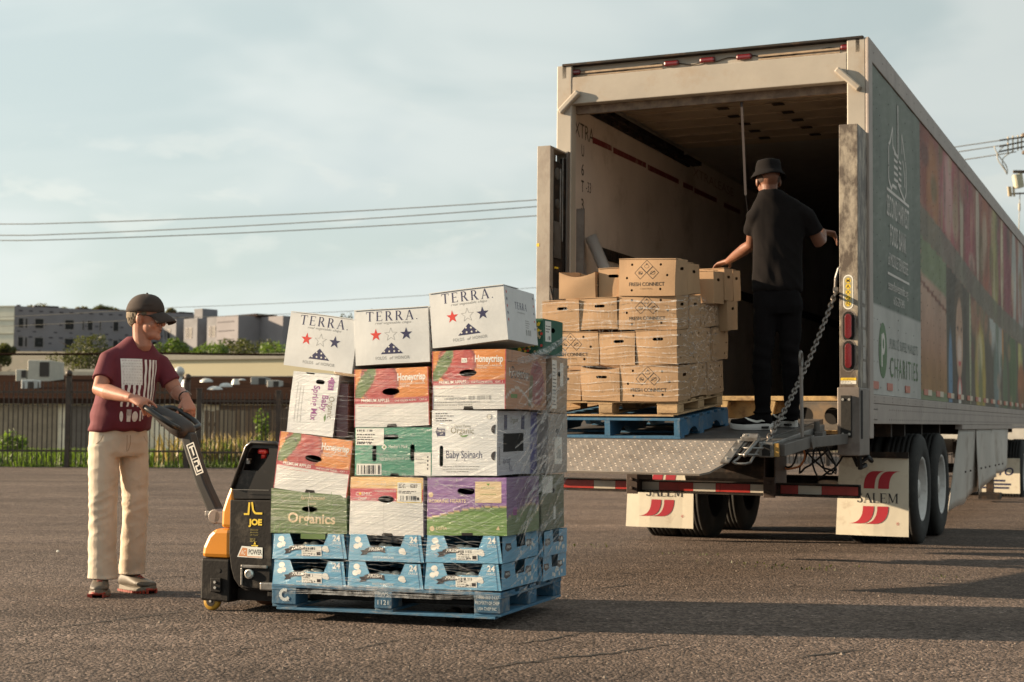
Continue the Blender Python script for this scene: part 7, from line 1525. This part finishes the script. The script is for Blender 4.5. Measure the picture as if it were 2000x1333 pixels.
hand(bd, wrL, (GF+V(.01,0,.02))-wrL, V(.35,-.75,.55), V(-.9,0,0), curls=(50,55,40), thumb=(.6,.6,-.4))
limb(bd, [(V(-2.46,9.03,.9),.07),(V(-2.47,9.05,.5),.05),(V(-2.485,9.10,.10),.04)]); limb(bd, [(V(-2.33,9.17,.9),.07),(V(-2.32,9.22,.5),.05),(V(-2.345,9.28,.10),.04)])
me = fuse(bd, .0048, 5); me.materials.append(M_skin); tag(link('body', me, man))
# shirt
sh_ = MB()
loftm(sh_, [tor(.985,.180,.142,-2.415,.01),tor(1.0,.195,.155,-2.400,.01),tor(1.08,.193,.160,-2.395,.015),tor(1.18,.184,.152,-2.380,.015),tor(1.28,.180,.142,-2.360,.01),tor(1.38,.184,.130,-2.335),tor(1.44,.178,.108,-2.322),tor(1.49,.142,.088,-2.312,-.005),tor(1.53,.100,.076,-2.300,-.015),tor(1.56,.074,.066,-2.290,-.02),tor(1.568,.066,.06,-2.288,-.02)], 28)
limb(sh_, [(shR+V(.04,.03,.01),.058),(shR.lerp(elR,.10),.062),(shR.lerp(elR,.5),.063),(shR.lerp(elR,.72),.066)], 16, False); limb(sh_, [(shL+V(-.04,-.02,.01),.058),(shL.lerp(elL,.10),.061),(shL.lerp(elL,.5),.061),(shL.lerp(elL,.72),.064)], 16, False)
def shirt_disp(co, no):
    o = wrink((9,9,5), .008, seed=3.)(co, no)*np.clip((1.5-co[:,2])/.35,.25,1)-np.abs(wrink((6,6,9),.010,seed=11.)(co+np.stack([co[:,2]*.6,co[:,2]*.3,0*co[:,2]],1),no))*np.clip((1.42-co[:,2])/.2,0,1); z = co[:,2]; lat = (co[:,0]+2.39)*.8+(co[:,1]-CY)*.6; u = co[:,0]
    o += .003*np.sin(z*52+lat*28)*np.clip((1.16-z)/.12,0,1)*np.clip(-(lat-.02)/.1,0,1)
    o += .0025*np.sin(lat*60+z*10)*np.clip((1.08-z)/.1,0,1); return o
me = fuse(sh_, .0075, 7, disp=shirt_disp); me.materials.append(M_maroon); shirt = link('t_shirt', me, man)
bvh = BVHTree.FromPolygons([v.co for v in me.vertices], [tuple(p.vertices) for p in me.polygons])
OC = V(-2.350,CY,0)
def chest(x, z, off):
    p = OC-Rt*x+Z*z+F*.6; h = bvh.ray_cast(p, -F)
    return tuple((h[0] if h[0] else p-F*.45)+F*(.0022+off*.3))
PC = Print(lambda x, z, off: chest(x*.97+.014, (z-1.22)*1.06+1.262, off))
M_flag = mat('shirt_print', (.62,.58,.55), .8, var=.15, vs=60)
def strip(x0, z0, x1, z1, w_, n=18, m=M_flag, w2=None, wig=.0):
    q = []; w2 = w_ if w2 is None else w2
    for i in range(n+1): t = i/n; x = x0+(x1-x0)*t+wig*math.sin(t*16+x0*90); ww = w_+(w2-w_)*t; z = z0+(z1-z0)*t; q += [(x-ww/2,z),(x+ww/2,z)]
    PC.add(q, [(2*i,2*i+1,2*i+3,2*i+2) for i in range(n)], m)
for i in range(8): strip(-.105+.0165*i,1.375,-.105+.0165*i,1.225,.0166,10)
for i,x in enumerate((.044,.074,.100,.122)): strip(x,1.372,x-.012,1.13-.012*i,.0155 if i<3 else .009,18,wig=.0015)
for i,x in enumerate((-.102,-.068,-.034,-.002)): strip(x,1.226,x-.012,1.10,.017,12,w2=.012,wig=.002)
rr = random.Random(6)
for i in range(8):
    for j in range(9): PC.star(-.100+.0165*i+(.004 if j%2 else 0), 1.364-.0165*j, .0040, M_maroon)
PC.disc(-.112,1.045,.011,M_flag,.030); 
for i in range(4): strip(-.078+.0075*i,1.085,-.078+.0075*i,1.045,.004,5)
strip(-.0665,1.05,-.0665,1.015,.024,4); PC.disc(-.028,1.045,.019,M_flag,.030,16); strip(.008,1.08,.008,1.02,.012,6); strip(.026,1.08,.026,1.03,.005,6)
PC.build(shirt, 'shirt_print')
# trousers
tr_ = MB()
def leg(hip, knee, ank, r0, r1, r2):
    ax_ = F
    limb(tr_, [(hip,(r0*1.05,r0),ax_),(hip.lerp(knee,.35),(r0*1.0,r0*.97)),(hip.lerp(knee,.75),(r1*1.05,r1*1.02)),(knee,(r1,r1)),(knee.lerp(ank,.35),(r1*.98,r1*.98)),(knee.lerp(ank,.75),(r2*1.0,r2*1.0)),(ank,(r2*1.05,r2*1.05)),(ank-V(0,0,.03),(r2*1.12,r2*1.05))], 18, False)
loftm(tr_, [tor(1.03,.172,.130,-2.400),tor(.98,.180,.137,-2.400),tor(.92,.188,.141,-2.400),tor(.86,.184,.135,-2.400),tor(.83,.165,.12,-2.400)], 24)
leg(V(-2.472,9.035,.90),V(-2.472,9.03,.52),V(-2.482,9.085,.125),.096,.088,.088); leg(V(-2.325,9.16,.90),V(-2.312,9.19,.52),V(-2.345,9.27,.135),.094,.082,.078)
def pant_disp(co, no):
    z = co[:,2]; sh = np.stack([z*.9, z*.5, 0*z], 1); o = wrink((4,4,1.6), .006, seed=9.)(co, no)
    o -= np.abs(wrink((6,6,7), .015, seed=4.)(co+sh, no))*(.35+.65*np.exp(-((z-.50)/.16)**2)+.6*np.exp(-((z-.16)/.08)**2)+.4*np.exp(-((z-.82)/.1)**2))
    o -= np.abs(wrink((9,9,12), .007, seed=14.)(co-sh*1.3, no)); return o
me = fuse(tr_, .0065, 7, disp=pant_disp); me.materials.append(M_khaki); pants = link('trousers', me, man)
bvp = BVHTree.FromPolygons([v.co for v in me.vertices], [tuple(p.vertices) for p in me.polygons])
def pcast(x, z, off):
    p = V(-2.405,CY,0)-Rt*x+Z*z+F*.6; h = bvp.ray_cast(p, -F); return tuple((h[0] if h[0] else p-F*.45)+F*(.0018+off*.2))
PP2 = Print(pcast); Ms = mat('khaki_seam', (.20,.14,.09), .9)
for pts in ([(.0,.965),(.0,.92),(.0,.87)], [(.022,.965),(.022,.91),(.012,.875),(.0,.865)], [(-.13,.965),(-.145,.93),(-.165,.91)], [(.12,.96),(.14,.93),(.16,.92)]):
    q = []
    for a, c in zip(pts, pts[1:]):
        for i in range(4): q.append((a[0]+(c[0]-a[0])*i/4, a[1]+(c[1]-a[1])*i/4))
    q.append(pts[-1]); PP2.line(q, .0026, Ms)
PP2.build(pants, 'seam')
def fM(p, d): d = Vector(d).normalized(); return frame(p, d, V(0,0,1).cross(d), V(0,0,1))
shoe(man, fM((-2.505,9.175,.004),(.20,-1,0)), .305, .122, M_shoe, M_shoer, M_shoer, high=.095); shoe(man, fM((-2.425,9.325,.004),(.80,-.62,0)), .315, .118, M_shoe, M_shoer, M_shoer, high=.095)
# hair, cap, glasses, watch
hb = MB()
def HBall(mb, c, r, n=18, m=12): k = len(mb.v); mb.ball(c, r, n, m); mb.v[k:] = [tuple(HM @ Vector(v)) for v in mb.v[k:]]
HBall(hb, (-.045,0,.018),(.080,.080,.066)); HBall(hb, (-.035,.058,.022),(.040,.022,.040)); HBall(hb, (-.035,-.058,.022),(.040,.022,.040)); HBall(hb, (.012,.064,.036),(.024,.013,.022)); HBall(hb, (.012,-.064,.036),(.024,.013,.022)); HBall(hb, (-.070,0,-.02),(.040,.052,.036))
me = fuse(hb, .0045, 3, disp=wrink((110,110,45), .0045)); me.materials.append(M_hair); link('hair', me, man)
cp = MB(); n = 28
secs = []
for t in range(9):
    a = R_(90*t/8); secs.append([HM @ V(-.012+.118*math.cos(a)**.85*math.cos(p), .094*math.cos(a)**.8*math.sin(p), .040+.112*math.sin(a)+.006*math.cos(p)*math.cos(a)+.004*math.sin(6*p)*math.cos(a)*math.sin(a)) for p in [2*math.pi*i/n for i in range(n)]])
k = len(secs); cp.add([v for s in secs for v in s], [(j*n+i,j*n+(i+1)%n,(j+1)*n+(i+1)%n,(j+1)*n+i) for j in range(k-1) for i in range(n)]); cap_ = cp.build('cap', M_cap, man, smooth=True); s_ = cap_.modifiers.new('t','SOLIDIFY'); s_.thickness = .003
br = MB(); vs = []
for i in range(11):
    for j in range(7):
        a = R_(-62+124*i/10); s = j/6; y = .086*math.sin(a)*(1-.05*s)*(1+.0*s); x0 = .006+.100*math.cos(a); x = x0+s*.088*(math.cos(a)**.5*1.0); z = .052-.042*s*s*.6-.022*s-.45*y*y/.09
        vs.append(HM @ V(x,y,z))
br.add(vs, [(i*7+j,(i+1)*7+j,(i+1)*7+j+1,i*7+j+1) for i in range(10) for j in range(6)]); q = br.build('brim', M_cap, cap_, smooth=True); s_ = q.modifiers.new('t','SOLIDIFY'); s_.thickness = .005
b = MB(); b.ball(HM @ V(-.012,0,.153), .007, 8, 6); b.build('button', M_cap, cap_, smooth=True)
b = MB(); b.tube([HM @ V(.02+.079*math.cos(a),-.0855*math.sin(a)*1.0,.105-.02*abs(math.sin(a))) for a in [R_(50+40*i/8) for i in range(9)]], .0025, 5); b.build('cap_seam', M_cap, cap_)
g_ = MB()
for s in (-1,1):
    g_.tube([HM @ V(-.012,s*.086,.016),HM @ V(.0,s*.088,.026),HM @ V(.05,s*.083,.022),HM @ V(.100,s*.064,.010)], .0032, 6)
    g_.tube([HM @ V(.112-.006*abs(math.cos(a)*.5+.5)-.010*(s*0),s*.032+s*.024*math.cos(a),-.002+.016*math.sin(a)) for a in [2*math.pi*i/14 for i in range(14)]], .0026, 6, closed=True)
g_.tube([HM @ V(.112,.010,.008),HM @ V(.116,0,.012),HM @ V(.112,-.010,.008)], .002, 6); gl_ = g_.build('glasses', M_blk, man, smooth=True)
for s in (-1,1):
    e_ = MB(); e_.ball(HM @ V(.088,s*.031,.004),.0125,10,8); q = e_.build('eye', mat('eye_white', (.45,.42,.38), .3), man, smooth=True); e_ = MB(); e_.ball(HM @ V(.098,s*.031,.003),.0052,8,6); e_.build('iris', M_hole, q)
mo = MB(); mo.ball(HM @ V(.1045,0,-.058),(.004,.016,.0026),10,6); mo.build('mouth', mat('lip_dark', (.10,.03,.025), .6), man, smooth=True)
dv = (wrL-elL).normalized(); wp = wrL-dv*.035; a_ = dv.orthogonal().normalized(); c_ = dv.cross(a_)
b = MB(); b.tube([wp+(a_*math.cos(t)+c_*math.sin(t))*.0335 for t in [2*math.pi*i/18 for i in range(18)]], .0045, 6, closed=True); wt = b.build('wristwatch', M_rub, man)
wn = V(.75,-.55,.35); wn = (wn-dv*wn.dot(dv)).normalized(); b = MB(); b.obox(wp+wn*.036,(dv,wn.cross(dv),wn),(.019,.017,.006)); b.build('watch_face', M_coln, wt, bevel=.004)
# ---- man on the tail lift, seen from behind
m2 = thing('person', 'man in black bucket hat, black T-shirt and jeans on the tail lift, back turned', 'person', Matrix.Identity(4))
F2 = V(.10,.995,0); R2 = V(.995,-.10,0); Y2 = 10.10
def t2_(z, hw, hd, cx, dy=0.): return (V(cx,Y2+dy,z), R2*hw, F2*hd)
lw = TM @ PM; footL = lw @ V(2.05,.62,.0); footR = lw @ V(2.30,.70,.0)
boxtop = LM @ V(.045,1.10,1.155)
s2L = V(1.655,10.08,2.49); s2R = V(1.985,10.05,2.49); e2L = V(1.655,10.22,2.285); w2L = V(1.530,10.50,2.20); e2R = V(2.105,10.12,2.285); w2R = V(2.175,10.34,2.39)
bd = MB(); H2 = headM((1.750,10.09,2.700), (-.06,1,0), 2, 1.0); head_geo(bd, H2)
loftm(bd, [t2_(1.95,.13,.09,1.81),t2_(2.2,.15,.10,1.81),t2_(2.45,.17,.09,1.82),t2_(2.56,.10,.07,1.80),t2_(2.62,.06,.055,1.775)])
limb(bd, [(s2L,.038),(s2L.lerp(e2L,.5),.046),(e2L,.041),(e2L.lerp(w2L,.3),.043),(e2L.lerp(w2L,.7),.034),(w2L,(.028,.023))]); limb(bd, [(s2R,.038),(s2R.lerp(e2R,.5),.046),(e2R,.043),(e2R.lerp(w2R,.3),.043),(e2R.lerp(w2R,.7),.034),(w2R,(.028,.023))])
hand(bd, w2L, V(-.42,.65,-.10), V(-.1,.0,1), V(1,0.3,0), curls=(14,22,18), thumb=(.5,.7,-.3)); hand(bd, w2R, V(.75,.45,-.05), V(.1,.2,1), V(-.5,.8,0), curl_each=[(8,12,10),(30,35,20),(50,50,30),(60,55,30)], thumb=(.5,.55,-.5))
limb(bd, [(V(1.74,10.1,1.9),.07),(V(1.70,10.09,1.5),.045),(V(1.705,10.11,1.08),.028)]); limb(bd, [(V(1.88,10.1,1.9),.07),(V(1.90,10.11,1.5),.045),(V(1.925,10.17,1.10),.028)])
me = fuse(bd, .0052, 5); me.materials.append(M_skin2); link('body', me, m2)
sh_ = MB()
loftm(sh_, [t2_(1.93,.165,.115,1.808),t2_(1.96,.182,.128,1.808),t2_(2.1,.172,.122,1.812),t2_(2.25,.172,.12,1.815),t2_(2.38,.186,.118,1.82),t2_(2.47,.200,.116,1.82,-.005),t2_(2.535,.182,.106,1.815,-.015),t2_(2.575,.145,.100,1.80,-.022),t2_(2.602,.112,.093,1.780,-.028),t2_(2.630,.086,.084,1.765,-.032),t2_(2.640,.078,.078,1.762,-.034)], 28)
limb(sh_, [(s2L+V(.04,0,.01),.062),(s2L.lerp(e2L,.15),.064),(s2L.lerp(e2L,.5),.064),(s2L.lerp(e2L,.66),.066)], 16, False); limb(sh_, [(s2R+V(-.04,0,.01),.062),(s2R.lerp(e2R,.15),.064),(s2R.lerp(e2R,.5),.064),(s2R.lerp(e2R,.70),.067)], 16, False)
me = fuse(sh_, .0085, 7, disp=lambda co,no: wrink((11,11,3.0), .012, seed=7.)(co,no)*np.clip((2.6-co[:,2])/.3,.3,1)-np.abs(wrink((12,12,5), .010, seed=5.)(co+np.stack([co[:,2]*.5,0*co[:,2],0*co[:,2]],1),no))); me.materials.append(M_tee); link('t_shirt', me, m2)
tr_ = MB(); loftm(tr_, [t2_(1.99,.15,.105,1.808),t2_(1.92,.165,.118,1.808),t2_(1.84,.172,.12,1.812),t2_(1.78,.15,.11,1.815)], 22)
for hip,knee,ank in ((V(1.735,10.1,1.82),V(1.700,10.08,1.50),V(1.705,10.11,1.065)),(V(1.885,10.1,1.82),V(1.895,10.10,1.50),V(1.925,10.17,1.07))):
    limb(tr_, [(hip,.088),(hip.lerp(knee,.5),.078),(knee,.066),(knee.lerp(ank,.3),.066),(knee.lerp(ank,.75),.052),(ank,.050)], 18, False)
me = fuse(tr_, .0085, 5, disp=lambda co,no: wrink((12,12,8), .010, seed=1.)(co,no)+.004*np.sin(co[:,2]*70+co[:,0]*20)*np.exp(-((co[:,2]-1.48)/.12)**2)+.006*np.sin(co[:,2]*80)*np.exp(-((co[:,2]-1.1)/.06)**2)); me.materials.append(M_jean); link('jeans', me, m2)
M_sw = mat('sole_white', (.50,.48,.46), .5, var=.1, vs=20, dirt=.2, dcol=(.25,.2,.17), ds=12)
print('feet', footL, footR, 'boxtop', boxtop)
def onlift(p, d): d = Vector(d).normalized(); up = (lw.to_3x3() @ V(0,0,1)).normalized(); l = up.cross(d).normalized(); return frame(p, l.cross(up), l, up)
fa = V(1.765,10.045,0); fb = V(1.955,10.20,0)
def liftz(x, y):
    i = lw.inverted(); a = i @ V(x,y,0); b_ = i @ V(x,y,2); t = -a.z/(b_.z-a.z); return 2*t
shoe(m2, onlift(V(fa.x,fa.y,liftz(fa.x,fa.y)+.003),(-.97,.35,0)), .295, .10, M_jean, M_sw, M_jean, high=.085, soleh=.036, swoosh=True, air=True)
shoe(m2, onlift(V(fb.x,fb.y,liftz(fb.x,fb.y)+.003),(-.62,.78,0)), .295, .10, M_jean, M_sw, M_jean, high=.085, soleh=.036, swoosh=True, air=True)
n = 28; cp = MB(); secs = []
for r, z, k in ((.132,.030,0),(.122,.044,0),(.104,.066,0),(.096,.072,0),(.094,.10,0),(.089,.128,1),(.082,.142,1),(.06,.149,0),(.0,.150,0)):
    secs.append([H2 @ V(-.008+(r+.006)*math.cos(p)*1.04, r*.93*math.sin(p)*(1+.03*math.sin(3*p)*(k)), z+.006*math.sin(2*p+1)*(r > .12)+.004*math.sin(5*p)*k) for p in [2*math.pi*i/n for i in range(n)]])
cp.add([v for s in secs for v in s], [(j*n+i,j*n+(i+1)%n,(j+1)*n+(i+1)%n,(j+1)*n+i) for j in range(len(secs)-1) for i in range(n)]); q = cp.build('bucket_hat', M_tee, m2, smooth=True); s_ = q.modifiers.new('t','SOLIDIFY'); s_.thickness = .003
hb = MB(); k = 0; hb.ball(H2 @ V(-.030,0,.022),(.080,.073,.056),18,12); me = fuse(hb,.005,2,disp=wrink((150,150,150),.001)); me.materials.append(mat('short_dark_hair', (.035,.017,.010), .8, var=.4, vs=150)); link('hair', me, m2)
dm = V(.047,.25,.0); k = 1.022
i_ = lw.inverted(); z0 = liftz(1.85,10.12); z1 = liftz(1.85+dm.x,10.12+dm.y); pv = V(1.85,10.12,z0)
m2.matrix_world = T_(1.85+dm.x,10.12+dm.y,z1) @ Matrix.Scale(k,4) @ T_(-1.85,-10.12,-z0)
